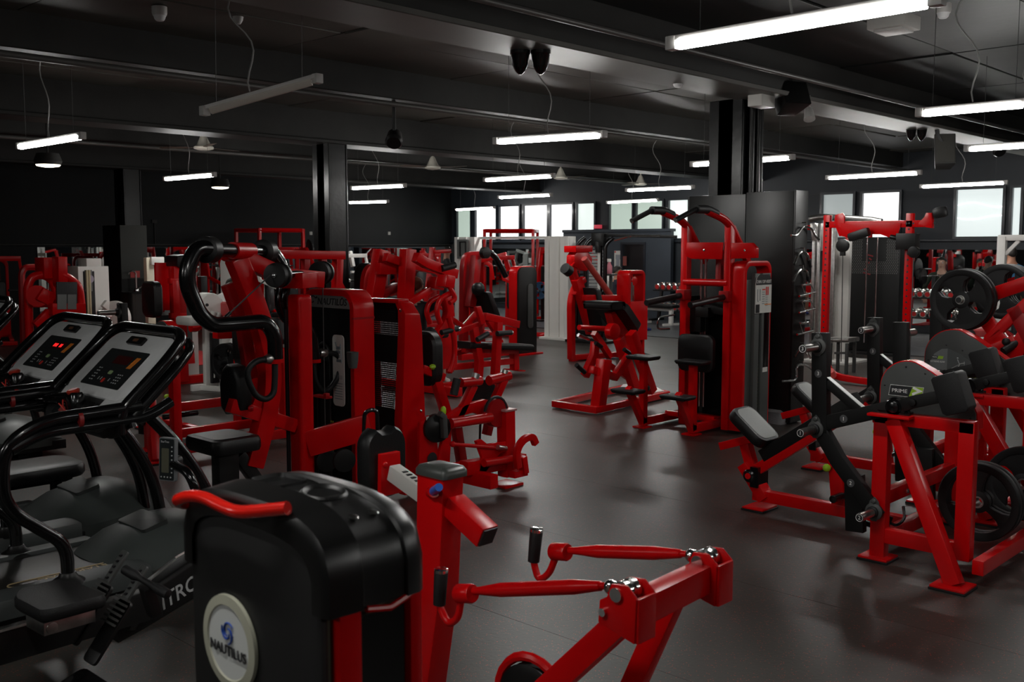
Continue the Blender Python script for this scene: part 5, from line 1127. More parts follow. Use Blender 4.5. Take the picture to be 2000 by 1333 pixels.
# ------------------------------------------------------------------ kneeling row machine in the middle of the floor
t = thing('standing_row_machine', 'red leverage machine on a U-shaped floor frame with a tilted back pad, centre', 'gym machine', (9.2,7.2,0))
q = Z(.05,(1085,789),(1163,801),(1304,770),(1222,757))
part('floor_frame', MB().bar([q[2]+V(.0,0,0),q[1],q[0],q[3]],.07,.07,n=EZ).bar([q[3],q[2]],.07,.07,n=EZ), RED, .006)
part('foot_plate', MB().plate(Z(.09,(1253,770),(1296,765),(1284,758),(1246,762)),(0,0,.015)), WHT, .003); part('foot_plate', MB().plate(Z(.09,(1212,757),(1232,757),(1228,752),(1217,752)),(0,0,.015)), WHT, .003)
yk = q[1].y+.04
part('front_post', MB().bar(Y(yk,(1168,797),(1180,702)),.13,.12,n=(0,1,0)), RED, .008)
part('lever_frame', MB().bar(Y(yk+.25,(1142,735),(1160,695),(1163,668)),.09,.07,n=(0,1,0)).bar(Y(yk+.05,(1155,722),(1200,737),(1232,690)),.08,.07,n=(0,1,0)).bar(Y(yk+.2,(1180,707),(1244,750)),.06,.05,n=(0,1,0)), RED, .006)
part('lever_grip', MB().cyl(*Y(yk-.1,(1126,713),(1142,728)),.025), RUB); part('lever_grip', MB().cyl(*Y(yk+.3,(1129,655),(1150,663)),.02), CHR); part('lever_grip', MB().cyl(*Y(yk+.2,(1163,670),(1175,678)),.022), RUB)
part('lever_grip', MB().cyl(*Y(yk,(1240,687),(1268,696)),.022), RUB); part('lever_grip', MB().cyl(*Y(yk,(1219,683),(1241,698)),.024), RUB)
part('back_board', MB().plate(Y(yk+.2,(1187,612),(1203,604),(1238,646),(1236,650),(1222,662),(1200,660)),(0,.1,0)), RED, .005)
a, b = Y(yk+.1,(1204,600),(1235,646)); d = (b-a).normalized(); n_ = V(d.z,0,-d.x)
part('back_pad', MB().loft([[a+d*u+V(0,v+.1,0)+n_*h*1.0 for u, v in rrect((b-a).length/2,0,(b-a).length,.42,.06,4)] for h in (-.07,-.05,.0,.015)]), VIN)
part('head_pad', MB().loft([[a+V(x,.1+y,z) for x, z in rrect(-.09,.02,.24,.09,.03,4)] for y in (-.18,-.2,.2,.18)]), VIN)
part('lean_post', MB().bar(Y(yk+.15,(1208,660),(1242,765)),.11,.09,n=(0,1,0)).bar(Y(yk-.1,(1232,650),(1273,766)),.11,.09,n=(0,1,0)), RED, .006)
part('side_cam', MB().lathe(Y(yk-.05,(1196,648))[0],(0,1,0),[(-.04,.09),(.04,.09)],18), RED, .006); part('side_tube', MB().cyl(*Y(yk+.1,(1131,640),(1192,643)),.03,seg=12), RED)
part('pivot_knob', MB().lathe(Y(yk-.12,(1258,758))[0],(0,-1,0),[(0,.03),(.06,.03),(.065,.02)],14), BLK)

# ------------------------------------------------------------------ generic gym machines, in their own frames (front towards -y)
def L(*p): return [Vector(x) for x in p]
def stack_tower(w, d, h, mf, mc, plates=True, kind='arch'):
    R = .12; k = dict(local=True)
    def ol(i): 
        o = [V(-w/2+i,0,.02)]
        for j in range(7): a = math.pi/2*j/6; o.append(V(-w/2+i+R*(1-math.cos(a)),0,h-i-R+R*math.sin(a)))
        for j in range(7): a = math.pi/2*j/6; o.append(V(w/2-i-R+R*math.sin(a),0,h-i-R+R*math.cos(a)))
        return o+[V(w/2-i,0,.02)]
    part('shell', MB().loft([[p+V(0,-d/2,0),p+V(0,d/2,0),q+V(0,d/2,0),q+V(0,-d/2,0)] for p, q in zip(ol(0),ol(.05))]), mf, .008, **k)
    if plates:
        for x in (-.1,.1): part('guide_rod', MB().cyl(V(x,0,.05),V(x,0,h-.06),.013,seg=8), CHR, **k)
        mb = MB()
        for j in range(12): mb.box((-w*.36,-.06,.12+.035*j),(w*.36,.06,.15+.035*j))
        part('weight_stack', mb, DARKM, **k); part('top_pulley', MB().lathe(V(0,-.02,h-.14),(0,1,0),[(0,.05),(.01,.065),(.03,.065),(.04,.05)],16), mf, **k)
        part('lower_cover', MB().box((-w/2+.02,-d/2-.01,.05),(w/2-.02,-d/2+.01,h*.5)), mf, .005, **k)
    else:
        part('face', MB().plate([p+V(0,-d/2-.012,0) for p in ol(.018)],(0,.04,0)), mc, .008, **k); part('face_back', MB().plate([p+V(0,d/2-.015,0) for p in ol(.04)],(0,.02,0)), mc, **k)
        part('stack_slot', MB().loft([[V(x+w*.12,-d/2-.034+y,h*.55+z) for x, z in rrect(0,0,.13,h*.5,.05,4)] for y in (.0,-.012)]), GRY, .006, **k)
def seat_unit(y, m):
    k = dict(local=True)
    part('seat', MB().loft([[V(x*c,y+yy*c,h) for x, yy in rrect(0,0,.36,.38,.07,4)] for h, c in ((.44,.95),(.46,1),(.5,1),(.52,.94))]), VIN, **k)
    part('back_pad', MB().loft([[V(x*c,y+.24+h,.85+z*c) for x, z in rrect(0,0,.32,.6,.07,4)] for h, c in ((-.03,.94),(-.015,1),(.03,1),(.045,.94))]), VIN, **k)
    part('seat_frame', MB().bar([(0,y,.02),(0,y,.44)],.08,.08,n=(1,0,0)).bar([(0,y+.32,.02),(0,y+.30,1.2)],.08,.08,n=(1,0,0)).bar([(0,y-.5,.05),(0,y+.9,.05)],.08,.08,n=(1,0,0)).bar([(-.3,y-.45,.04),(.3,y-.45,.04)],.07,.07,n=(0,1,0)), m, .006, **k)
def selector_machine(label, loc, rz, m=None, group='selectorized machines further back', arms=1, face=BLK):
    m = m or RED
    t = thing('selector_machine', label, 'gym machine', loc, rz, group); k = dict(local=True)
    stack_tower(.5,.24,1.55,m,face, plates=(arms != 2))
    seat_unit(-1.0, m)
    part('top_link', MB().bar([(0,-.08,1.48),(0,-.62,1.62),(0,-.72,1.3)],.09,.08,n=(1,0,0)), m, .006, **k); part('base_link', MB().bar([(-.22,-.1,.06),(-.22,-1.2,.06)],.07,.07,n=(1,0,0)).bar([(.22,-.1,.06),(.22,-1.2,.06)],.07,.07,n=(1,0,0)), m, .006, **k)
    part('cross_head', MB().bar([(-.45,-.66,1.56),(.45,-.66,1.56)],.09,.08,n=(0,1,0)), m, .006, **k)
    for s in (-1,1):
        part('press_arm', MB().bar(L((s*.42,-.66,1.54),(s*.46,-.75,1.15),(s*.42,-1.15,.98)),.06,.05,n=(1,0,0)), m, .006, **k); part('grip', MB().cyl(V(s*.42,-1.12,.98),V(s*.2,-1.2,.99),.022,seg=10), RUB, **k)
    return t
def plate_machine(label, loc, rz, m=None, group='plate loaded machines further back', plates=1):
    m = m or RED
    t = thing('plate_machine', label, 'gym machine', loc, rz, group); k = dict(local=True)
    seat_unit(-.5, m)
    for s in (-1,1):
        part('main_post', MB().bar(L((s*.42,.75,.03),(s*.38,.55,1.75)),.1,.08,n=(1,0,0)), m, .006, **k); part('side_rail', MB().bar(L((s*.42,.85,.05),(s*.42,-.8,.05)),.08,.08,n=(1,0,0)), m, .006, **k)
        part('lever_arm', MB().bar(L((s*.30,.6,1.65),(s*.34,-.3,1.72),(s*.36,-.75,1.35),(s*.34,-.8,1.05)),.08,.07,n=(1,0,0)), m, .006, **k); part('grip', MB().cyl(V(s*.34,-.8,1.08),V(s*.14,-.84,1.1),.022,seg=10), RUB, **k)
        part('weight_horn', MB().cyl(V(s*.32,-.1,1.7),V(s*.72,-.1,1.74),.025,seg=12), STL, **k); part('brace', MB().bar(L((s*.40,.68,.6),(s*.05,-.2,.1)),.06,.06,n=(1,0,0)), m, .006, **k)
        if plates: part('horn_plate', MB().lathe(V(s*.46,-.1,1.715),(s,0,.1),[(0,.03),(0,.2),(.01,.22),(.035,.22),(.045,.2),(.045,.03)],26), RUB, **k)
    part('top_tube', MB().bar([(-.42,.56,1.72),(.42,.56,1.72)],.09,.08,n=(0,1,0)), m, .006, **k); part('mid_tube', MB().bar([(-.42,.66,.9),(.42,.66,.9)],.07,.07,n=(0,1,0)), m, .006, **k)
    return t
def power_rack(label, loc, rz, m=None, h=2.2):
    m = m or RED; t = thing('power_rack', label, 'rack', loc, rz, 'squat racks further back'); k = dict(local=True)
    for x in (-.6,.6):
        for y in (-.5,.5): part('upright', MB().bar([(x,y,0),(x,y,h)],.07,.07), m, .005, **k)
        part('side_rail', MB().bar([(x,-.7,.05),(x,.6,.05)],.07,.07), m, .005, **k); part('side_rail', MB().bar([(x,-.5,h-.04),(x,.5,h-.04)],.07,.07), m, .005, **k); part('spotter_arm', MB().bar([(x,-.8,.9),(x,-.5,.9)],.06,.06), m, .005, **k)
    for y in (-.5,.5): part('cross_beam', MB().bar([(-.6,y,h-.04),(.6,y,h-.04)],.08,.06), m, .005, **k)
    part('barbell', MB().cyl(V(-1.05,-.58,1.3),V(1.05,-.58,1.3),.015,seg=10), CHR, **k)
    for s in (-1,1): part('bar_plate', MB().lathe(V(s*.72,-.58,1.3),(s,0,0),[(0,.03),(0,.2),(.01,.225),(.05,.225),(.06,.2),(.06,.03)],24), RUB, **k)
    return t

# ------------------------------------------------------------------ the machines around the middle of the room
# red pressing machine with the slim window tower
yk = 10.1
t = thing('shoulder_press_machine', 'red seated machine with a curved head, long slanting lever and slim window tower', 'gym machine', (12.5,yk,0))
part('rear_post', MB().bar(fillet(Y(yk+.1,(1116,702),(1115,590),(1122,562),(1140,545)),.2),.09,.1,n=(0,1,0)), RED, .008)
part('floor_frame', MB().bar(Y(yk+.1,(1114,702),(1158,694))+[V(13.1,yk-.2,.06)],.08,.08,n=EZ).bar([V(12.05,yk+.1,.06),V(13.2,yk-.25,.06)],.08,.08,n=EZ), RED, .006)
part('head_cam', MB().plate(Y(yk,(1113,520),(1114,500),(1122,488),(1140,490),(1150,505),(1148,520),(1138,530),(1128,528)),(0,.16,0)), RED, .02); part('neck', MB().bar(fillet(Y(yk,(1117,505),(1118,535),(1128,560),(1124,578)),.2),.11,.1,n=(0,1,0)), RED, .008); part('head_bar', MB().bar(Y(yk,(1113,487),(1146,486)),.1,.24,n=(0,1,0)), RED, .01)
part('slant_lever', MB().cyl(*Y(yk-.25,(1141,505),(1208,600)),.05,seg=14), mat('rose_red_paint',(.5,.05,.04),.4,noise=.2)); part('counterweight', MB().cyl(*Y(yk-.1,(1103,524),(1112,531)),.085,seg=18), BLK); part('counter_stem', MB().cyl(*Y(yk-.1,(1110,526),(1122,514)),.02), RED)
part('main_post', MB().bar(Y(yk-.05,(1126,545),(1155,650)),.15,.12,n=(0,1,0)), RED, .008); part('mid_rail', MB().bar(Y(yk-.3,(1140,582),(1236,582)),.09,.08,n=(0,1,0)), RED, .008)
a, b = Y(yk-.15,(1146,562),(1160,640)); part('back_pad', MB().loft([[a.lerp(b,u)+V(dx,0,0)+V(0,v,0) for u, v in ((0,-.17),(.05,-.22),(.95,-.22),(1,-.17),(1,.17),(.95,.22),(.05,.22),(0,.17))] for dx in (-.05,.0,.06)]), VIN, .015)
part('seat', MB().loft([[Y(yk-.3,(1180,640))[0]+V(x*c,y*c,h) for x, y in rrect(0,0,.45,.42,.07,4)] for h, c in ((-.06,.95),(-.04,1),(0,1),(.02,.95))]), VIN); part('seat_post', MB().bar([Y(yk-.3,(1160,650))[0],V(12.6,yk-.2,.05)],.09,.08,n=(0,1,0)), RED)
yt_ = 9.75
x0_, x1_ = on(1,yt_,(1216,600)).x, on(1,yt_,(1248,600)).x; zt_ = on(1,yt_,(1232,528)).z; zm_ = on(1,yt_,(1232,588)).z; xc_ = (x0_+x1_)/2; w_ = x1_-x0_
mb = MB(); o_ = [(-w_/2,.03)]+[(-w_/2+.1*(1-math.cos(a)),zt_-.1+.1*math.sin(a)) for a in [math.pi/2*j/6 for j in range(7)]]+[(w_/2-.1+.1*math.sin(a),zt_-.1+.1*math.cos(a)) for a in [math.pi/2*j/6 for j in range(7)]]+[(w_/2,.03)]
part('tower_frame', mb.loft([[V(xc_+x,yt_-.12,z),V(xc_+x,yt_+.12,z),V(xc_+x*.76,yt_+.12,min(z,zt_-.06)),V(xc_+x*.76,yt_-.12,min(z,zt_-.06))] for x, z in o_]), RED, .006)
part('lower_cover', MB().box((x0_+.01,yt_-.15,.30),(x1_+.03,yt_-.12,zm_)), RED, .006)
for u in (.35,.65): part('guide_rod', MB().cyl(V(x0_+w_*u,yt_,.1),V(x0_+w_*u,yt_,zt_-.05),.014,seg=8), CHR)
part('counter_roll', MB().cyl(V(x0_+w_*.35,yt_-.04,zm_),V(x0_+w_*.35,yt_-.04,zm_+.3),.035), CHR); part('tower_pulley', MB().lathe(V(xc_,yt_-.05,zt_-.17),(0,-1,0),[(0,.07),(.02,.075),(.03,.05)],16), RED)
part('weight_stack', MB().box((x0_+.08,yt_-.07,.1),(x1_-.08,yt_+.07,.9)), DARKM, .004)

# distant dark tower with grey slot
x0_, yt_ = 11.9, 11.45; x1_ = on(1,yt_,(1040,600)).x; xa_ = on(1,yt_,(1001,600)).x; zt_ = on(1,yt_,(1015,520)).z
t = thing('stack_tower', 'red-topped black stack tower with a tall grey slot, standing far in the middle', 'gym machine', ((xa_+x1_)/2,yt_,0), 0)
w_ = x1_-xa_; stack_tower(w_,.17,zt_,RED,BLK,plates=False); part('stack_foot', MB().box((-w_/2-.05,-.2,0),(w_/2+.05,.2,.03)), RED, .004, local=True)
t_ = t
part('pull_column', MB().bar(fillet(Y(yt_+.2,(905,690),(907,520),(912,500),(945,498)),.1),.12,.1,n=(0,1,0)).bar(fillet(Y(yt_,(918,600),(925,560),(930,500)),.2),.13,.12,n=(0,1,0)), DRED, .01); part('bent_arm', MB().tube(Y(yt_,(944,494),(955,492),(966,500),(988,540)),.05,10,bend=.15), GBLK)
part('hub_disc', MB().lathe(Y(yt_-.1,(944,494))[0],(0,-1,0),[(0,.09),(.08,.09),(.09,.05)],18), BLK); part('base_rail', MB().bar([V(10.8,yt_,.06),V(xa_,yt_,.06)],.09,.1,n=(0,1,0)), RED, .006)
a, b = Y(yt_-.15,(938,570),(960,630)); part('back_pad', MB().loft([[a.lerp(b,u)+V(dx,0,0)+V(0,v,0) for u, v in ((0,-.17),(.05,-.2),(.95,-.2),(1,-.17),(1,.17),(.95,.2),(.05,.2),(0,.17))] for dx in (-.05,.0,.06)]), VIN, .015); part('knob_head', MB().ball(Y(yt_-.2,(934,565))[0],.11), BLK)
part('seat_frame', MB().bar(Y(yt_,(925,600),(945,690)),.1,.1,n=(0,1,0)).bar(Y(yt_,(905,672),(965,672)),.09,.1,n=(0,1,0)), DRED, .006)

# plate-loaded bench row with fan of levers in front of it
yk = 9.7
t = thing('lever_bench_machine', 'red lever machine with a long black bench pad and short black pegs', 'gym machine', (10.2,yk,0))
part('upright', MB().bar(fillet(Y(yk-.1,(925,640),(933,690),(936,705),(934,737)),.1),.1,.09,n=(0,1,0)), RED, .006); part('upright', MB().bar(Y(yk-.25,(973,630),(967,732)),.1,.09,n=(0,1,0)), RED, .006); part('upright', MB().bar(Y(yk+.1,(1004,685),(1005,722)),.1,.1,n=(0,1,0)), RED, .006)
part('lever', MB().bar(Y(yk-.2,(945,618),(1011,634)),.1,.09,n=(0,1,0)).bar(Y(yk-.2,(953,625),(970,650)),.08,.07,n=(0,1,0)), RED, .006); part('lever_plate', MB().plate(Y(yk-.3,(928,600),(937,598),(947,632),(938,634)),(0,.05,0)), RED, .004); part('link_bar', MB().bar(Y(yk-.1,(890,650),(940,632)),.07,.06,n=(0,1,0)).bar(Y(yk,(880,622),(905,640),(930,612)),.06,.06,n=(0,1,0)), RED, .005)
part('weight_peg', MB().cyl(*Y(yk-.35,(971,652),(998,650)),.035), DARKM); part('weight_peg', MB().cyl(*Y(yk-.3,(932,664),(953,652)),.035), DARKM); part('peg_cap', MB().cyl(*Y(yk-.35,(996,650),(1000,650)),.03), STL)
part('bench_pad', MB().loft([[p+V(0,y,z) for y, z in rrect(0,0,.3,.09,.03,3)] for p in Y(yk,(904,674),(908,674),(1024,678),(1028,679))]), VIN); part('bench_rail', MB().bar(Y(yk,(905,683),(1008,686)),.08,.08,n=(0,1,0)), RED, .005)
part('floor_rail', MB().bar(Y(yk+.1,(880,718),(1005,705)),.08,.08,n=(0,1,0)).bar(Y(yk+.3,(890,690),(980,668)),.07,.07,n=(0,1,0)), RED, .005); part('foot', MB().plate(Y(yk+.1,(998,722),(1012,722),(1010,724),(998,724)),(0,.3,0)), RED)
part('side_post', MB().bar(Y(yk+.35,(862,640),(878,728)),.09,.09,n=(0,1,0)), RED, .006)

# the big red lever press with the seated user, left of the bench machine
yk = 9.3
t = thing('lever_press_machine', 'large red lever press with open box frame, curved jammer arms and a black roller pad', 'gym machine', (8.0,yk,0))
def YB(dy, *p): return Y(yk+dy, *p)
part('frame_post', MB().bar(YB(.2,(746,489),(728,600)),.17,.14,n=(0,1,0)), RED, .008); part('frame_post', MB().bar(YB(-.1,(797,487),(792,584)),.15,.14,n=(0,1,0)), RED, .008); part('frame_post', MB().bar(YB(.7,(748,530),(745,600)),.1,.1,n=(0,1,0)), DRED, .008)
part('top_arm', MB().bar(YB(0,(752,502),(790,515),(848,528),(860,540)),.10,.09,n=(0,1,0)), RED, .008); part('top_arm', MB().bar(YB(-.5,(811,502),(832,515),(890,536)),.11,.10,n=(0,1,0)), RED, .008); part('cross_tube', MB().bar(YB(.1,(737,525),(796,524)),.14,.12,n=(0,1,0)), RED, .008)
part('sleeve', MB().cyl(*YB(-.55,(862,525),(888,518)),.04), RUB); part('sleeve', MB().cyl(*YB(.0,(790,566),(808,566)),.04), RUB); part('slant_strut', MB().bar(YB(-.2,(798,592),(840,566)),.08,.07,n=(0,1,0)), RED, .008); part('strut_tip', MB().bar(YB(.2,(745,575),(775,560)),.1,.09,n=(0,1,0)), DRED, .006)
for dy, o in ((0,0),(-.35,20)):
    part('pivot_box', MB().bar(YB(dy-.2,(842+o,552-o*.2),(860+o,556-o*.2)),.15,.17,n=(0,1,0)), RED, .02)
    part('jammer_arm', MB().tube(YB(dy-.2,(858+o,580-o*.3),(838+o,590-o*.3),(832+o,610),(840+o,632)),.032,10,bend=.1), RED)
part('curved_spine', MB().bar(fillet(YB(-.3,(870,580),(878,612),(866,640),(848,660)),.2),.11,.10,n=(0,1,0)), RED, .01); part('curved_leg', MB().tube(YB(-.5,(876,620),(888,660),(888,700),(878,728)),.034,10,bend=.5), RED); part('spine_post', MB().bar(YB(-.1,(868,640),(868,720)),.3,.16,n=(0,1,0)), RED, .02)
part('roller_pad', MB().lathe(YB(-.4,(818,672))[0],YB(-.4,(850,650))[0]-YB(-.4,(818,672))[0],[(0,.06),(.01,.1),(.24,.1),(.25,.06)],18), RUB); part('handle_bar', MB().cyl(*YB(-.5,(862,650),(895,642)),.033), RUB); part('handle_tip', MB().cyl(*YB(-.5,(893,643),(897,642)),.034), CHR)
part('floor_rail', MB().bar(YB(-.1,(830,690),(880,688)),.12,.12,n=(0,1,0)).bar([V(8.2,yk-.1,.06),V(9.3,yk-.2,.06)],.1,.1,n=(0,1,0)).bar([V(8.2,yk+.8,.06),V(8.2,yk-.6,.06)],.1,.1), RED, .006)
part('seat_pad', MB().loft([[YB(-.1,(830,650))[0]+V(x*c,y*c,h-.06) for x, y in rrect(0,0,.45,.45,.07,4)] for h, c in ((0,.95),(.02,1),(.06,1),(.08,.94))]), VIN)
part('grip_loop', MB().tube(YB(-.6,(877,560),(884,570),(890,585),(878,592)),.03,8,bend=.1), RED)
# padded red-framed unit behind it
t = thing('padded_press', 'red framed seat with a tall black pad behind the lever press', 'gym machine', (8.8,12,0))
part('back_pad', MB().loft([[Y(12,(725,560))[0]+V(dx,y*c,z*c) for y, z in rrect(0,0,.75,.7,.2,5)] for dx, c in ((-.06,.9),(-.03,1),(.05,1),(.08,.9))]), VIN); part('top_frame', MB().bar(fillet(Y(11.9,(712,580),(712,545),(720,522),(750,520)),.15),.1,.1,n=(0,1,0)), RED, .01); part('seat_post', MB().bar(Y(12,(725,590))+[V(8.9,12,.0)],.12,.12), RED, .006); part('base_rail', MB().bar([V(8.2,12,.05),V(9.6,12,.05)],.1,.1,n=(0,1,0)), RED)
# white cable crossover
xw = 14.75
pA = X(xw,(1095,660))[0]; pB = X(xw,(917,655))[0]; zt_ = X(xw,(1095,462))[0].z
t = thing('cable_crossover', 'tall white cable crossover frame with two posts and a thin top bar', 'cable machine', (xw,(pA.y+pB.y)/2,0))
for y, dd in ((pA.y,.0),(pB.y,0)):
    part('post_shell', MB().box((xw-.14,y-.30,.04),(xw-.10,y-.20,zt_)).box((xw-.14,y+.20,.04),(xw-.10,y+.30,zt_)).box((xw-.10,y-.3,.04),(xw+.08,y+.3,zt_)), WHT, .006); part('post_flange', MB().box((xw-.14,y-.06,.04),(xw-.09,y+.02,zt_)), WHT, .004); part('base_plate', MB().box((xw-.25,y-.34,0),(xw+.2,y+.34,.045)), WHT, .006)
part('top_bar', MB().bar([(xw,pA.y+.3,zt_-.02),(xw,pB.y-.3,zt_-.02)],.05,.05), WHT, .004)
part('pulley_plate', MB().box((xw-.2,pB.y-.16,zt_-.45),(xw-.165,pB.y+.16,zt_-.05)), mat('grey_label_card',(0,0,0)), .004); part('pulley_frame', MB().tube([V(xw-.22,pB.y-.12,zt_-.4),V(xw-.22,pB.y-.12,zt_-.1),V(xw-.22,pB.y+.05,zt_-.1),V(xw-.22,pB.y+.05,zt_-.4)],.018,6), BLK)
# black functional trainer with the white ladder of plates
xw = 14.7
t = thing('functional_trainer', 'black cable trainer with a white-edged ladder of stack plates inside', 'cable machine', (xw,12.1,0))
def XT(*q): return X(xw,*q)
zt_ = XT((1150,462))[0].z
for px in (1126,1143,1172,1181): 
    y = XT((px,600))[0].y; part('frame_tube', MB().tube([V(xw,y,.02),V(xw,y,zt_-.15),V(xw+.1,y-.12,zt_-.02)],.04,10,bend=.12), GBLK)
y0, y1 = XT((1148,560))[0].y, XT((1170,560))[0].y
mb = MB()
for j in range(19): mb.box((xw+.02,y1+.01,.55+.062*j),(xw+.16,y0-.01,.595+.062*j))
part('weight_stack', mb, mat('pale_plates',(.45,.46,.45),.4)); part('stack_shell', MB().tube([V(xw-.02,y1-.02,.5),V(xw-.02,y1-.02,zt_-.2),V(xw-.02,(y0+y1)/2,zt_-.1)],.035,8,bend=.1), WHT)
part('lower_shroud', MB().box((xw-.05,y1-.1,.1),(xw+.2,y0+.2,.95)), BLK, .02); part('top_gear', MB().box((xw-.12,y1-.14,zt_-.18),(xw+.1,y1+.1,zt_+.06)).cyl(V(xw-.1,y1-.05,zt_-.3),V(xw-.1,y1-.05,zt_-.1),.05), BLK, .01); part('top_beam', MB().bar([(xw,y1,zt_+.02),(xw,y1-1.7,zt_-.02)],.05,.06), BLK, .004); part('chin_bar', MB().tube([V(xw-.05,y1-1.4,zt_),V(xw-.05,y1-.75,zt_+.0),V(xw-.2,y1-.5,zt_-.08)],.02,8,bend=.1), CHR)
part('base', MB().box((xw-.3,y1-.3,0),(xw+.3,y0+.3,.05)), BLK, .006)
# dark partition with a doorway
xp_ = 20.75
pz = X(xp_,(1240,453))[0].z; ya_, yb_ = X(xp_,(1310,500))[0].y, X(xp_,(1100,500))[0].y
yd0, yd1 = X(xp_,(1256,560))[0].y, X(xp_,(1216,560))[0].y; zd = X(xp_,(1235,478))[0].z
PART = mat('blue_grey_partition',(.032,.042,.055),.6,noise=.2,nscale=2)
wp = struct('wall_partition', MB().box((xp_,yd1+.05,.0),(xp_+.12,yb_,pz)).box((xp_,ya_,0),(xp_+.12,yd0-.05,pz)).box((xp_,yd0-.05,zd+.05),(xp_+.12,yd1+.05,pz)).box((xp_-.05,ya_,pz-.0),(xp_+.2,yb_,pz+.07)), PART)
dd = struct('door_1', MB().box((xp_-.02,yd0-.07,0),(xp_+.14,yd0,zd+.06)).box((xp_-.02,yd1,0),(xp_+.14,yd1+.07,zd+.06)).box((xp_-.02,yd0,zd),(xp_+.14,yd1,zd+.06)), FRM)
struct('door_leaf', MB().box((xp_+.05,yd0,0),(xp_+.09,yd1,zd)), mat('black_door',(.006,.006,.007),.4), dd); struct('door_handle', MB().cyl((xp_+.03,yd0+.1,1.02),(xp_+.05,yd0+.1,1.02),.03), STL, dd)
if 0: struct('trim_15', MB().box((xp_-.1,X(xp_,(1318,560))[0].y-.05,0),(xp_+.3,ya_+.0,pz-.12)), mat('dark_green_grey',(.02,.025,.023),.5))
sp = X(xp_-.01,(1207,510))[0]
t = single('notice','white poster with a dark figure print beside the black doorway','poster', MB().box((xp_-.012,sp.y-.12,sp.z-.26),(xp_-.002,sp.y+.12,sp.z+.26)), LABEL)
part('poster_print', MB().cbox(V(xp_-.014,sp.y,sp.z+.1),(.002,.15,.12)).cbox(V(xp_-.014,sp.y,sp.z-.05),(.002,.11,.18)), mat('poster_grey',(.28,.3,.33),.5)); part('poster_corner', MB().cbox(V(xp_-.014,sp.y-.09,sp.z-.23),(.002,.04,.04)).cbox(V(xp_-.014,sp.y+.09,sp.z+.23),(.002,.04,.04)), REDP)
ep = X(xp_-.01,(1221,510))[0]; single('fire_notice','small reddish notice on the door frame edge','sign', MB().box((xp_-.03,ep.y-.06,ep.z-.12),(xp_-.022,ep.y+.06,ep.z+.12)), mat('rust_notice',(.22,.06,.05),.5))
xe = X(XW-.06,(1168,443))[0]; single('exit_light','small red lamp box on the pier between the far windows','sign', MB().cbox(xe,(.08,.22,.1)), mat('red_lamp_box',(.5,.03,.05),.4,emit=(1,.1,.15),es=.3), .01)
b0 = X(15.6,(1190,525))[0]
t = thing('spray_bottle','pink spray bottle on a small ledge beside the black trainer','bottle', b0)
part('body', MB().lathe(b0+V(0,0,-.1),(0,0,1),[(0,.055),(.01,.06),(.14,.06),(.2,.03),(.23,.025)],18), mat('pink_bottle',(.6,.2,.25),.25)); part('spray_head', MB().box(b0+V(-.05,-.03,.13),b0+V(.03,.03,.19)).cyl(b0+V(0,0,.1),b0+V(0,0,.14),.025), WHT, .006)
single('ledge_shelf','small pale ledge fixed beside the black cable trainer','shelf', MB().box(b0+V(-.13,-.15,-.13),b0+V(.13,.15,-.1)).bar([b0+V(.05,0,-.115),V(b0.x+.05,b0.y,0)],.05,.05), GRY, .005)
# white-grey seat of a rowing bench between trainer and tower
a = X(17.5,(1196,545))[0]
t = thing('incline_bench','pale grey inclined bench beyond the slim window tower','bench', (17.6,a.y,0))
part('back_rest', MB().bar(X(17.5,(1186,542),(1200,562),(1206,580)),.12,.3,n=(1,0,0)), GWHT, .02); part('side_arm', MB().cyl(*X(17.4,(1195,550),(1204,536)),.025), GWHT); part('stand', MB().bar([X(17.5,(1204,575))[0],V(17.5,a.y-.2,.0)],.08,.08).bar([V(17.3,a.y-.5,.03),V(17.3,a.y+.4,.03)],.07,.07).bar([V(17.3,a.y-.2,.05),V(17.6,a.y-.2,.05)],.06,.06), GWHT, .005)
# ------------------------------------------------------------------ left side: arched machine, white tower, washbasin column, leg machine
yk = 13.5
def YB(dy, *p): return Y(yk+dy, *p)
t = thing('twin_arch_machine', 'red machine of two round-topped arches with a small grey picture board, far left', 'gym machine', (5.8,yk,0))
part('arch_frame', MB().tube([V(YB(0,(54,600))[0].x,yk,.03)]+YB(0,(54,560),(62,541),(84,536),(104,548),(110,575))+[V(YB(0,(112,640))[0].x,yk,.03)], .055, 10, bend=.12), RED); part('arch_frame', MB().tube(YB(-.25,(120,537),(138,545),(154,560),(159,600))+[V(YB(-.25,(160,640))[0].x,yk-.25,.03)], .055, 10, bend=.12), RED)
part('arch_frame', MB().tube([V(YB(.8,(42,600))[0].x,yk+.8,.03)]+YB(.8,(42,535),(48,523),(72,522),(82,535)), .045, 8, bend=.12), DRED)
part('top_block', MB().box(YB(-.1,(87,545))[0],YB(.2,(103,503))[0]), RED, .01); part('top_block', MB().bar(YB(-.2,(108,528),(126,528)),.35,.2,n=(0,1,0)), RED, .01); part('column', MB().bar([YB(0,(122,540))[0],V(YB(0,(124,640))[0].x,yk,.03)],.18,.16,n=(0,1,0)), RED, .008)
part('board', MB().bar(YB(-.35,(110,583),(150,583)),.42,.03,n=(0,1,0)), DARKM, .004); part('board_card', MB().bar(YB(-.38,(112,590),(130,590)),.19,.01,n=(0,1,0)), GLABEL); part('board_card', MB().bar(YB(-.38,(132,590),(149,590)),.19,.01,n=(0,1,0)), GLABEL)
part('shelf_beam', MB().bar(YB(-.3,(98,604),(163,604)),.15,.15,n=(0,1,0)), RED, .008); part('cross_rail', MB().bar(YB(0,(57,597),(97,597)),.05,.06,n=(0,1,0)), RED, .005); part('slant_arm', MB().bar(YB(-.2,(70,638),(98,610)),.12,.1,n=(0,1,0)), RED, .008)
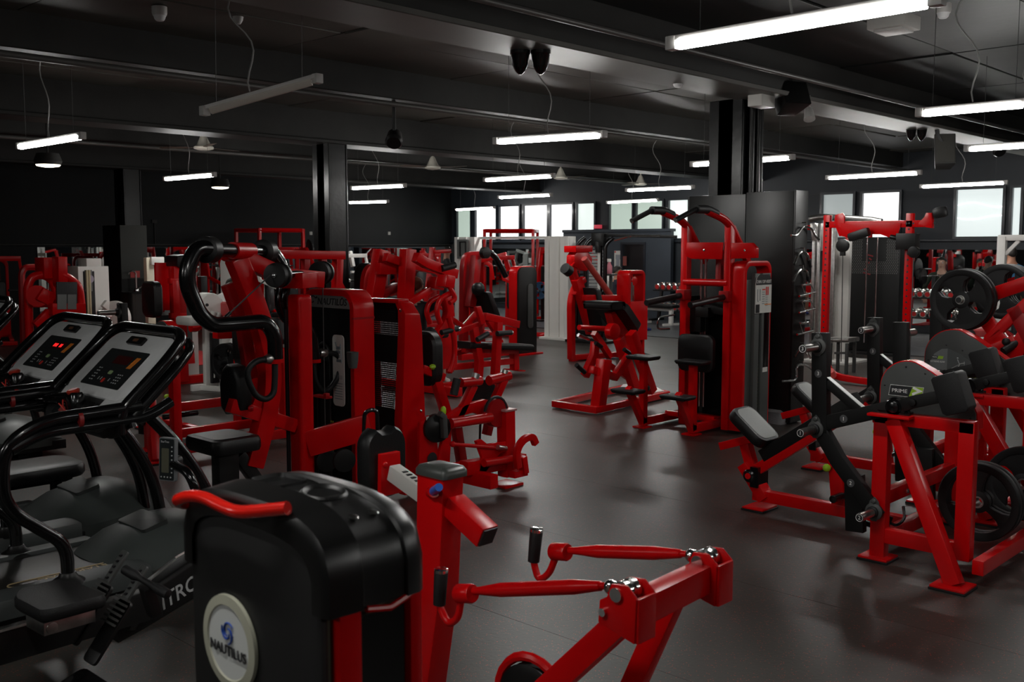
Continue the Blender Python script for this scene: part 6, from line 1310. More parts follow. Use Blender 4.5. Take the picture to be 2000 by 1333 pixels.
part('guide_rod', MB().cyl(YB(.05,(94,552))[0],V(YB(.05,(95,600))[0].x,yk+.05,.1),.02,seg=8), CHR); part('cam', MB().lathe(YB(-.1,(76,578))[0],(-.6,-1,0),[(-.1,.11),(.1,.14)],12), RED); part('cam', MB().bar(YB(-.15,(80,592),(93,568)),.2,.2,n=(0,1,0)), RED, .02)
part('floor_rail', MB().bar([V(5.2,yk,.05),V(6.5,yk,.05)],.1,.1,n=(0,1,0)).bar([V(5.9,yk-.3,.05),V(5.9,yk+.85,.05)],.1,.1), RED)
yk = 16.6
t = thing('white_stack_machine', 'white weight-stack machine with gold-edged front and a round white cam', 'gym machine', (8.0,yk,0))
a, b, c = YB(0,(152,521))[0], YB(0,(190,521))[0], YB(0,(212,521))[0]
part('housing', MB().box((a.x,yk,.02),(c.x,yk+.4,a.z)), WHT, .01); part('header', MB().box((YB(0,(170,510))[0].x,yk+.02,a.z),(YB(0,(199,510))[0].x,yk+.35,a.z+.13)), WHT, .01)
part('front_window', MB().box((a.x+.08,yk-.012,.1),(b.x-.06,yk,a.z-.08)), INKK)
for px in (168,173): part('gold_rod', MB().cyl((YB(0,(px,560))[0].x,yk-.05,.1),(YB(0,(px,560))[0].x,yk-.05,a.z-.06),.018,seg=8), mat('cream_rod',(.6,.52,.33),.4))
part('rating_card', MB().box((a.x+.1,yk-.02,1.05),(a.x+.22,yk-.012,1.4)), GLABEL); part('round_badge', MB().lathe((b.x-.14,yk-.015,1.25),(0,-1,0),[(0,.07),(.006,.065)],20), mat('lilac_badge',(.4,.35,.45),.5))
part('cam_disc', MB().lathe(YB(-.3,(226,622))[0],(-1,-.45,0),[(-.04,.27),(-.03,.29),(.03,.29),(.04,.27),(.05,.2)],32), WHT); part('cam_arm', MB().bar(YB(-.2,(202,592),(222,608)),.13,.1,n=(0,1,0)), WHT, .02); part('lever_bar', MB().cyl(*YB(-.35,(160,620),(218,617)),.025), WHT); part('lever_leg', MB().bar([YB(-.3,(228,640))[0],V(YB(-.3,(232,660))[0].x,yk-.3,.02)],.12,.1,n=(0,1,0)), WHT, .01)
part('cable', MB().tube(YB(.1,(199,520),(206,560),(208,610)),.02,6), BLK)
# washbasin column
cx, cy = 9.25, 19.2
p = on(1, cy-.28, (233,440)); q = on(1, cy-.28, (285,440)); z0_, z1_ = on(1,cy-.28,(250,545)).z, p.z
t = thing('column_casing', 'grey board around the far left column with a small red sticker', 'column casing', ((p.x+q.x)/2,cy,0))
part('grey_board', MB().box((p.x,cy-.30,z0_),(q.x,cy-.28,z1_)), mat('grey_board',(.06,.065,.06),.6), .004); part('black_casing', MB().box((p.x,cy-.28,0),(q.x,cy+.45,z1_)), MBLK, .004)
s0 = on(1,cy-.31,(264,536)); part('red_sticker', MB().cbox(s0,(.19,.004,.13)), mat('red_sticker',(.6,.06,.06),.5))
b0 = on(1,cy-.6,(266,570))
t = thing('washbasin', 'dark washbasin cabinet with a chrome swan-neck tap below the grey board', 'washbasin', (b0.x,cy-.6,0))
part('cabinet', MB().loft([[V(b0.x+x,cy-.62+y,z) for x, y in rrect(0,0,.5,.5,.12,5)] for z in (0,b0.z-.03)]), mat('pewter_cabinet',(.05,.045,.042),.35,metal=.5,noise=.3,nscale=3)); part('basin_rim', MB().loft([[V(b0.x+x*k,cy-.62+y*k,b0.z-.03+h) for x, y in rrect(0,0,.54,.54,.12,5)] for h, k in ((0,.98),(.015,1),(.03,1),(.03,.85),(.005,.8))]), DARKM)
tp = V(b0.x+.08,cy-.45,b0.z); part('tap', MB().tube([tp,tp+V(0,0,.34),tp+V(-.05,0,.40),tp+V(-.13,0,.38),tp+V(-.15,0,.33)],.018,8,bend=.06).lathe(tp,(0,0,1),[(0,.05),(.04,.045),(.06,.02)],14), CHR); part('tap_lever', MB().cyl(tp+V(.03,0,.05),tp+V(.12,-.02,.09),.012), CHR)
# red stack machine left of the white leg machine
yk = 12.2
t = thing('red_stack_machine', 'red machine with a solid red back sheet beside the washbasin', 'gym machine', (7.0,yk,0))
part('back_sheet', MB().bar(YB(.2,(303,560),(340,560)),.62,.04,n=(0,1,0)), RED, .005); part('main_post', MB().bar(YB(0,(345,520))+[V(YB(0,(350,640))[0].x,yk,.03)],.16,.15,n=(0,1,0)), RED, .01); part('inner_post', MB().bar(YB(-.2,(340,548),(344,640)),.09,.09,n=(0,1,0)), RED, .006)
part('cross_rail', MB().bar(YB(-.2,(330,549),(352,549)),.07,.08,n=(0,1,0)).bar(YB(-.2,(332,617),(362,617)),.07,.08,n=(0,1,0)), RED, .006); part('seat_pad', MB().loft([[YB(-.3,(298,585))[0]+V(dx,y*k,z*k) for y, z in rrect(0,0,.36,.45,.09,4)] for dx, k in ((-.06,.9),(-.04,1),(.03,1),(.05,.9))]), VIN); part('top_cover', MB().plate(YB(0,(335,500),(352,497),(358,510),(350,525),(335,520)),(0,.3,0)), BLK, .01)
part('curved_foot', MB().tube(YB(-.3,(372,640),(385,640),(390,630),(382,622)),.06,8,bend=.1), RED); part('floor_rail', MB().bar([V(6.3,yk,.05),V(7.6,yk,.05)],.1,.1,n=(0,1,0)).bar([YB(-.1,(322,640))[0],V(YB(-.1,(322,640))[0].x,yk-.1,.05)],.1,.1), RED)
pl = on(1,14.5,(291,530)); t = thing('cream_post_machine','cream post with a white bracket lit brightly beside the washbasin','gym machine',(pl.x,14.5,0))
part('post', MB().box((pl.x-.06,14.45,0),(pl.x+.06,14.55,1.62)), mat('cream_paint',(.8,.74,.58),.4), .01); part('bracket', MB().bar(Y(14.45,(293,510),(318,510)),.12,.1,n=(0,1,0)), WHT, .01); part('base', MB().box((pl.x-.3,14.2,0),(pl.x+.3,14.8,.05)), WHT, .005)
# white leg machine the man in grey is using
yk = 11.5
t = thing('white_leg_machine', 'white stack machine with two rounded housings and black plates on its side', 'gym machine', (6.6,yk,0))
part('post', MB().bar([YB(0,(402,640))[0],V(YB(0,(405,760))[0].x,yk,.03)],.07,.07,n=(0,1,0)), WHT, .005); part('post', MB().bar([YB(-.1,(438,600))[0],V(YB(-.1,(440,750))[0].x,yk-.1,.03)],.13,.1,n=(0,1,0)), WHT, .005); part('stack_front', MB().bar([YB(-.05,(420,650))[0],V(YB(-.05,(422,750))[0].x,yk-.05,.08)],.14,.06,n=(0,1,0)), INKK)
part('number_strip', MB().bar([YB(-.1,(418,690))[0],V(YB(-.1,(419,745))[0].x,yk-.1,.15)],.012,.01,n=(0,1,0)), WHT); part('floor_foot', MB().bar([V(*YB(0,(374,760))[0].xy,.03),V(*YB(0,(446,757))[0].xy,.03)],.06,.09,n=EZ).bar([V(6.4,yk,.03),V(6.6,yk-.6,.03)],.06,.06,n=EZ), WHT, .006)
for px in (404,446): part('housing', MB().lathe(YB(-.15,(px,598))[0]+V(0,.12,0),(0,-1,0),[(0,.15),(.02,.165),(.22,.165),(.24,.15)],24), WHT); part('housing_bolt', MB().lathe(YB(-.3,(px,596))[0],(0,-1,0),[(0,.02),(.015,.018)],10), DARKM)
part('table', MB().bar(YB(-.1,(388,602),(462,601)),.08,.3,n=(0,1,0)), WHT, .02); part('twin_handle', MB().cyl(*YB(-.3,(418,610),(408,632)),.035).cyl(*YB(-.3,(428,612),(416,634)),.035), GWHT); part('red_pad', MB().loft([[YB(-.3,(444,618))[0]+V(dx,y*k,z*k) for y, z in rrect(0,0,.3,.36,.08,4)] for dx, k in ((-.07,.9),(-.05,1),(.05,1),(.07,.9))]), mat('rose_pad',(.45,.05,.05),.45)); part('seat', MB().loft([[YB(0,(385,626))[0]+V(x*k,y*k,h) for x, y in rrect(0,0,.4,.4,.06,4)] for h, k in ((-.05,.95),(-.03,1),(.03,1),(.05,.94))]), GWHT)
part('long_post', MB().bar(YB(.3,(395,540),(397,600)),.09,.09,n=(0,1,0)), BLK, .006); part('rear_tower', MB().box((YB(.6,(408,640))[0].x,yk+1.2,.02),(YB(.6,(432,640))[0].x,yk+1.6,1.62)), WHT, .02); part('rear_slot', MB().box((YB(.5,(415,640))[0].x,yk+1.18,.3),(YB(.5,(426,640))[0].x,yk+1.2,1.4)), GRY)
part('side_arm', MB().bar(YB(-.3,(445,690),(462,662),(470,650)),.09,.09,n=(0,1,0)), WHT, .01); ph_ = YB(-.4,(428,710))[0]; part('plate_peg', MB().cyl(ph_,ph_+V(.32,.1,0),.028), DARKM)
for k in range(3): weight_plate(('nearest','middle','rearmost')[k]+' black plate hung on the white leg machine', ph_+V(.12+.06*k,.05+.02*k,0), (-1,-.3,0), .235, .05, 'grip')
# red frame standing behind the pulldown machine
yk = 9.0
t = thing('hack_frame_machine', 'big plain red frame with a level top beam, behind the bent-arm pulldown', 'gym machine', (6.2,yk,0))
part('top_beam', MB().bar(YB(0,(535,497),(670,499)),.09,.1,n=(0,1,0)), RED, .006); part('rear_post', MB().bar([YB(0,(660,505))[0],YB(0,(658,560))[0],V(YB(0,(655,640))[0].x,yk,.03)],.09,.09,n=(0,1,0)), RED, .006); part('slant_post', MB().bar(YB(.2,(640,518),(668,570)),.08,.08,n=(0,1,0)), RED, .006)
for px in (597,630): part('hanger', MB().bar(YB(0,(px,502),(px,540)),.07,.07,n=(0,1,0)), DRED, .006)
part('front_post', MB().bar([YB(-.2,(466,550))[0],V(YB(-.2,(463,740))[0].x,yk-.2,.04)],.07,.07,n=(0,1,0)), RED, .006); part('front_post', MB().bar(fillet(YB(0,(478,560),(494,610),(497,680),(510,745)),.2),.08,.07,n=(0,1,0)), RED, .006); part('slant_post', MB().bar(YB(-.1,(470,560),(488,600)),.07,.07,n=(0,1,0)), RED, .006)
z_ = Z(.08,(462,800),(508,822),(568,829)); part('floor_rail', MB().bar([z_[0],z_[1]],.12,.09,n=EZ).bar([z_[1]+V(.1,-.1,0),z_[2]],.12,.09,n=EZ).bar([z_[1],V(z_[1].x+1.2,z_[1].y+.5,.08)],.1,.09,n=EZ), RED, .006); part('rail_bolt', MB().bolt(Z(.08,(502,822))[0]+V(-.03,-.07,0),(-.5,-1,0),.03,.02), CHR)
part('low_pad', MB().loft([[YB(-.3,(560,735))[0]+V(x*k,y*k,h) for x, y in rrect(0,0,.5,.45,.08,4)] for h, k in ((-.06,.95),(-.04,1),(.02,1),(.05,.9))]), VIN); part('pad_post', MB().bar([YB(-.3,(560,740))[0],V(YB(-.3,(560,740))[0].x,yk-.3,.08)],.08,.08), RED); part('black_peg', MB().cyl(*YB(-.4,(462,612),(498,615)),.035), RUB); part('mid_beam', MB().bar(YB(-.1,(420,652),(475,650)),.1,.1,n=(0,1,0)).bar(YB(-.1,(470,700),(560,690)),.09,.09,n=(0,1,0)), RED, .006)
# red floor mat at far left
m0_ = Z(0,(0,712),(60,706),(215,694),(0,692)); single('red_mat','flat red mat on the floor behind the treadmills','mat', MB().box((4.6,13.9,0),(8.8,16.3,.008)), mat('red_mat',(.4,.01,.012),.7,bump=.3,bscale=150), .002)
p = Y(19,(45,500))[0]; single('wall_rail_shelf','dark red rail shelf on the left wall near the picture edge','shelf', MB().box((p.x-.5,YW-.3,p.z-.03),(p.x+.5,YW,p.z+.05)), DRED, .01)

# ------------------------------------------------------------------ right side: cable rack, towers, benches, dumbbells
xk = 12.5
def XB(dx, *p): return X(xk+dx, *p)
yl_, yr_ = XB(0,(1612,600))[0].y, XB(0,(1772,600))[0].y; zt_ = XB(0,(1612,428))[0].z; zb_ = XB(0,(1700,438))[0].z
t = thing('cable_rack', 'tall red drilled rack with a level top beam and black pulleys', 'rack', (xk,(yl_+yr_)/2,0))
for y in (yl_, yr_):
    u = part('upright', MB().bar([(xk,y,0),(xk,y,zt_+.05)],.085,.075), RED, .005)
    mb = MB()
    for j in range(24): mb.lathe((xk-.038,y+(.0 if y == yl_ else .0),.35+.075*j),(-1,0,0),[(-.004,.013),(.001,.013)],8)
    part('holes', mb, INKK, parent=u)['kind'] = 'stuff'
bm_ = part('top_beam', MB().bar([(xk,yl_+.02,zb_),XB(0,(1822,437))[0]],.085,.075), RED, .005); mb = MB()
for j in range(16): mb.lathe((xk-.038,yl_-.12-.085*j,zb_),(-1,0,0),[(-.004,.012),(.001,.012)],8)
part('holes', mb, INKK, parent=bm_)['kind'] = 'stuff'
part('gusset', MB().plate(XB(-.05,(1642,436),(1780-20,436),(1755,455),(1742,466),(1720,458),(1665,458),(1655,464),(1645,462)),(.02,0,0)), RED, .003); part('end_step', MB().plate(XB(0,(1796,436),(1808,424),(1811,416),(1822,416),(1822,446),(1796,442)),(.08,0,0)), RED, .004); part('beam_ear', MB().plate(XB(-.04,(1630,436),(1632,420),(1646,416),(1650,422),(1650,460),(1640,462)),(.03,0,0)), RED, .004)
part('roller', MB().bar(XB(-.15,(1658,465),(1698,452)),.11,.1), BLK, .03); part('roller', MB().bar(XB(.0,(1823,418),(1850,412)),.13,.1), BLK, .04); part('pulley', MB().lathe(XB(-.1,(1646,480))[0],(-1,0,0),[(-.03,.05),(-.02,.085),(.02,.085),(.03,.05)],20).bar(XB(-.1,(1646,468),(1646,500)),.06,.04), BLK)
c = XB(-.08,(1773,472))[0]; part('trolley', MB().cbox(c,(.16,.24,.2)).lathe(c+V(-.1,-.12,-.13),(-1,0,0),[(-.03,.07),(.03,.07)],16).cyl(c+V(0,.12,.04),c+V(0,.22,.06),.03), BLK, .01)
part('cable', MB().cyl(XB(-.1,(1646,498))[0],V(xk-.1,XB(-.1,(1646,600))[0].y,.3),.006,seg=6), DWIRE); part('cable', MB().cyl(c+V(-.1,-.12,-.2),V(c.x-.1,c.y-.12,.4),.006,seg=6), DWIRE)
part('floor_rail', MB().bar(fillet([V(xk,yl_,.5),V(xk,yl_-.05,.10),V(xk,yl_-.5,.06),V(xk,yr_-.1,.06)],.25),.08,.08), RED, .006); part('floor_pulley', MB().lathe(V(xk-.15,yl_-.12,.13),(-.4,0,1),[(-.04,.12),(.04,.1)],18), mat('rose_red_paint',(0,0,0)))
xk = 16.2
y0_, y1_ = XB(0,(1755,600))[0].y, XB(0,(1656,600))[0].y; zt_ = XB(0,(1700,464))[0].z
t = thing('mesh_tower', 'black cable tower with a perforated top and two bright guide rods', 'cable machine', (xk,(y0_+y1_)/2,0))
part('shroud', MB().box((xk,y0_,.05),(xk+.35,y1_,zt_)), MBLK, .03); part('foot', MB().box((xk-.1,y0_-.03,0),(xk+.4,y1_+.03,.05)), BLK, .005)
mb = MB()
for j in range(22):
    for i_ in range(24):
        if 5 < i_ < 18 and j < 14: continue
        mb.cbox((xk-.002,y0_+.04+(y1_-y0_-.08)*i_/23+(.012 if j % 2 else 0),zt_-.04-.026*j),(.004,.016,.012))
part('mesh_holes', mb, mat('mesh_glint',(.12,.12,.115),.4))['kind'] = 'stuff'
mb = MB()
for j in range(6): mb.bar([V(xk-.004,y1_-.30-.05*math.sin(j),zt_-.28-.06*j),V(xk-.004,y1_-.36-.05*math.cos(j),zt_-.31-.06*j)],.02,.004)
part('red_print', mb, mat('dim_red_print',(.2,.01,.012),.5))
for px in (1690,1710): p = XB(-.08,(px,600))[0]; part('guide_rod', MB().cyl((xk-.08,p.y,.2),(xk-.08,p.y,zt_),.013,seg=8), CHR)
# pale steel cable column between rack and block
xk = 14.6
t = thing('steel_cable_column', 'brushed steel and white cable column seen between the rack post and the block', 'cable machine', (xk,7.2,0))
for px, w, m_ in ((1588,.05,STL),(1598,.05,STL),(1614,.16,WHT),(1646,.20,GWHT),(1626,.06,STL)):
    p = XB(.1 if w < .1 else .3,(px,600))[0]; part('column_post', MB().box((p.x-.04,p.y-w/2,0),(p.x+.05,p.y+w/2,XB(.2,(px,437 if w < .2 else 470))[0].z)), m_, .008)
part('top_bar', MB().tube(XB(-.1,(1582,428),(1605,424),(1700,430),(1722,434)),.05,10,bend=.05), STL); part('black_plate', MB().bar(XB(.1,(1610,490),(1610,530)),.12,.03), INKK); part('side_bracket', MB().bar(XB(0,(1588,436),(1592,470)),.08,.06), STL, .01); part('base', MB().box((xk-.2,XB(0,(1655,600))[0].y-.1,0),(xk+.6,XB(0,(1588,600))[0].y+.1,.04)), GWHT, .005)
xk = 13.6
t = thing('steel_bench', 'small steel-topped bench standing behind the numbered black upright', 'bench', (xk,6.3,0))
a, b = XB(0,(1622,663),(1668,664)); part('top', MB().loft([[p+V(x,0,z) for x, z in rrect(0,0,.35,.06,.025,3)] for p in (a,b)]), STL)
for px in (1630,1662):
    p = XB(0,(px,670))[0]
    for dx in (-.12,.12): part('leg', MB().bar([p+V(dx,0,0),V(p.x+dx,p.y,0)],.04,.04), GRY, .003)
part('rail', MB().bar(XB(0,(1630,690),(1662,690)),.03,.03), GRY, .003)
# dumbbells on racks
HEX = mat('dumbbell_chrome',(.65,.64,.6),.18,metal=1); DBR = mat('dumbbell_red_end',(.4,.02,.02),.35)
def dumbbell(label, c, d, r, L_, group):
    d = Vector(d).normalized(); t = thing('dumbbell', label, 'dumbbell', c, 0, group)
    part('handle', MB().cyl(c-d*L_*.3,c+d*L_*.3,.017,seg=8), CHR)
    for s in (-1,1):
        h = part('head', MB().lathe(c+d*(s*L_*.24),d*s,[(0,r*.75),(.01,r),(L_*.22,r),(L_*.26,r*.85)],14), HEX); part('end_disc', MB().lathe(c+d*(s*L_*.50),d*s,[(0,r*.62),(.004,r*.58)],12), DBR, parent=h)
    return t
def dumbbell_rack(name, label, x, ya, yb, tiers, where, n, r):
    t = thing(name, label, 'rack', (x,(ya+yb)/2,0))
    for y in (ya+.05,yb-.05): part('end_frame', MB().bar([(x+.1,y,0),(x+.25,y,max(tiers)+.05)],.07,.06).bar([(x-.25,y,.03),(x+.3,y,.03)],.06,.06,n=(0,1,0)), BLK, .005)
    for z in tiers: part('tray', MB().bar([(x-.02,ya,z-r-.015),(x-.02,yb,z-r-.015)],.03,.08).bar([(x+.2,ya,z-r-.008),(x+.2,yb,z-r-.008)],.03,.08), BLK, .004)
    for k, z in enumerate(tiers):
        nn = n[k]
        for j in range(nn):
            y = yb-.12-(yb-ya-.24)*j/max(1,nn-1)
            dumbbell(f'{["upper","lower","bottom"][k]} tier dumbbell, {["first","second","third","fourth","fifth","sixth","seventh","eighth","ninth","tenth"][j]} from the left, on the {where}', V(x+.08,y,z), (1,0,.12), r, .30, f'dumbbells on the {where}')
xk = 18.6
z1_, z2_ = XB(0,(1800,573))[0].z, XB(0,(1800,612))[0].z
dumbbell_rack('dumbbell_rack','black two-tier dumbbell rack before the right mirror',xk,XB(0,(1872,600))[0].y,XB(0,(1742,600))[0].y,(z1_,z2_),'right rack',(8,7),.072)
xk = 20.0
z1_, z2_ = XB(0,(1310,560))[0].z, XB(0,(1310,600))[0].z
dumbbell_rack('dumbbell_rack','black dumbbell rack in front of the dark partition',xk,XB(0,(1352,600))[0].y,XB(0,(1278,600))[0].y,(z1_,z2_),'partition rack',(6,6),.085)
# white benches
def white_bench(label, p, rz):
    t = thing('flat_bench', label, 'bench', p, rz); k = dict(local=True)
    part('pad', MB().loft([[V(x*c,y*c,h) for x, y in rrect(0,0,1.2,.28,.05,4)] for h, c in ((.4,.96),(.42,1),(.46,1),(.48,.95))]), VIN, **k)
    for x in (-.45,.45): part('leg', MB().bar([(x,0,.02),(x,0,.4)],.07,.09), WHT, .005, **k); part('foot', MB().bar([(x,-.25,.02),(x,.25,.02)],.05,.07,n=EZ), WHT, .005, **k)
    part('spine', MB().bar([(-.5,0,.36),(.5,0,.36)],.06,.06), WHT, .005, **k)
    return t
p = Z(0,(1262,628))[0]; white_bench('white-legged flat bench beyond the slim window tower, by the dumbbells', V(19.0,p.y*19/p.x-.3,0), math.radians(80))
xk = 16.8
t = thing('bench_stand', 'white bench frame with wide foot standing before the right dumbbells', 'bench', (xk,6.2,0))
p0_ = XB(0,(1838,690))[0]; part('post', MB().bar([V(xk,p0_.y,.03),XB(0,(1832,590))[0]],.11,.1,n=(1,0,0)), WHT, .006); part('foot', MB().bar([V(xk-.3,p0_.y+.08,.05),V(xk+.3,p0_.y-.12,.05)],.09,.12,n=EZ), WHT, .01); part('rail', MB().bar([XB(0,(1840,655))[0],XB(0,(1925,656))[0]],.11,.08), WHT, .006); part('rear_post', MB().bar([XB(.0,(1925,640))[0],V(xk,XB(0,(1925,656))[0].y,.03)],.1,.1), WHT, .006); part('rear_foot', MB().bar([V(xk-.2,XB(0,(1925,656))[0].y,.04),V(xk+.2,XB(0,(1925,656))[0].y,.04)],.08,.1,n=EZ), WHT); part('pad', MB().bar([XB(0,(1850,640))[0],XB(0,(1950,640))[0]],.07,.28), VIN, .02)
p1_ = Z(0,(1890,688))[0]; t = thing('padded_bench', 'black padded red seat block near the white bench frame', 'seat', (14.6,5.3,0))
xk = 13.4; c = XB(0,(1900,648))[0]; part('seat_pad', MB().loft([[c+V(x*k_,y*k_,h) for x, y in rrect(0,0,.45,.45,.08,4)] for h, k_ in ((-.05,.95),(-.03,1),(.03,1),(.05,.9))]), mat('rose_pad',(0,0,0))); part('stand', MB().bar([c,V(c.x,c.y,0)],.12,.2).bar([V(c.x,c.y-.3,.05),V(c.x,c.y+.3,.05)],.1,.1), RED, .008); part('knob', MB().ball(c+V(-.25,-.05,-.02),.07), RUB)
xk = 15.0
pA, pB = XB(0,(1952,600))[0], XB(0,(2010,600))[0]; zt_ = XB(0,(1952,462))[0].z
t = thing('white_rack', 'white square-tube rack at the right edge in front of the windows', 'rack', (xk,(pA.y+pB.y)/2,0))
for y in (pA.y, pB.y-.6): part('post', MB().bar([(xk,y,0),(xk,y,zt_)],.11,.1), WHT, .006)
part('top_bar', MB().bar([(xk,pA.y+.05,zt_-.02),(xk,pB.y-.6,zt_-.02)],.08,.08), WHT, .006); part('corner_brace', MB().bar([(xk,pA.y-.05,zt_-.25),(xk,pA.y-.22,zt_-.06)],.05,.05), WHT, .004); part('foot', MB().bar([(xk-.4,pA.y,.04),(xk+.4,pA.y,.04)],.08,.1,n=EZ), WHT, .006)
t = thing('barbell','loaded barbell held across the far right behind the dumbbells','barbell',(19.6,8.2,1.2))
xk = 19.4; a, b = XB(0,(1800,540),(1850,538)); part('bar', MB().cyl(a,b,.02), CHR); part('bar_plate', MB().lathe(a,(b-a),[(.0,.03),(.0,.15),(.05,.15),(.05,.03)],20), RUB)
part('bar_stand', MB().bar([b,V(b.x,b.y,0)],.07,.07).bar([a.lerp(b,.5),V(a.lerp(b,.5).x,a.lerp(b,.5).y,0)],.07,.07), BLK)
# further machines filling the far floor and the mirrors
PI = math.pi
m1 = plate_machine('red plate machine right of the dark column, nearest the window corner', (15.6,16.6,0), PI*.25)
dup(m1, (12.6,18.8,0), -PI*.1, 'red plate machine against the far left wall mirror'); dup(m1, (18.7,16.0,0), PI*.5, 'red plate machine beyond the white crossover post'); dup(m1, (5.2,18.6,0), PI*.1, 'red plate machine in the dark far left corner')
r1 = power_rack('red squat rack by the far windows behind the white crossover', (18.4,17.6,0), -PI*.3); dup(r1, (13.6,21.0,0), PI, 'red squat rack against the far left wall'); dup(r1, (19.4,9.6,0), PI*.5, 'red squat rack at the right window wall')
s1 = selector_machine('red selectorized machine left of the far stack tower', (14.2,14.6,0), PI*.15); dup(s1, (11.0,19.8,0), PI*.1, 'red selectorized machine in front of the wall mirror'); dup(s1, (7.2,20.6,0), -PI*.1, 'red selectorized machine left of the washbasin column'); dup(s1, (17.6,19.8,0), -PI*.3, 'red selectorized machine in the far corner'); dup(s1, (17.2,1.2,0), PI*.6, 'red selectorized machine at the far right mirror')
s2 = selector_machine('white selectorized machine in front of the long wall mirror', (14.9,20.2,0), 0, WHT); dup(s2, (10.4,17.4,0), PI*.2, 'white selectorized machine behind the red back sheet machine')
# clutter on the camera side, seen only in the mirrors
dup(m1, (2.4,-2.2,0), PI*1.1, 'red plate machine behind the camera'); dup(s1, (10.6,-1.2,0), PI*.8, 'red selectorized machine beyond the right picture edge'); dup(r1, (14.2,-.6,0), 0, 'red squat rack beyond the right picture edge')
bp = X(18.0,(1055,568))[0]; t = weight_plate('blue plate standing at hip height beyond the far stack tower', bp, (-1,-.3,0), .21, .05); 
for c in t.children: c.data = c.data.copy(); c.data.materials.clear(); c.data.materials.append(mat('blue_rubber',(.015,.06,.13),.45))
t = thing('plate_tree', 'black post rack carrying the blue plate', 'rack', (bp.x+.1,bp.y,0)); part('post', MB().bar([V(bp.x+.1,bp.y,0),V(bp.x+.1,bp.y,1.3)],.07,.07), BLK); part('peg', MB().cyl(bp+V(-.1,-.03,0),bp+V(.12,.03,0),.024), STL); part('foot', MB().box((bp.x-.25,bp.y-.25,0),(bp.x+.35,bp.y+.25,.04)), BLK)
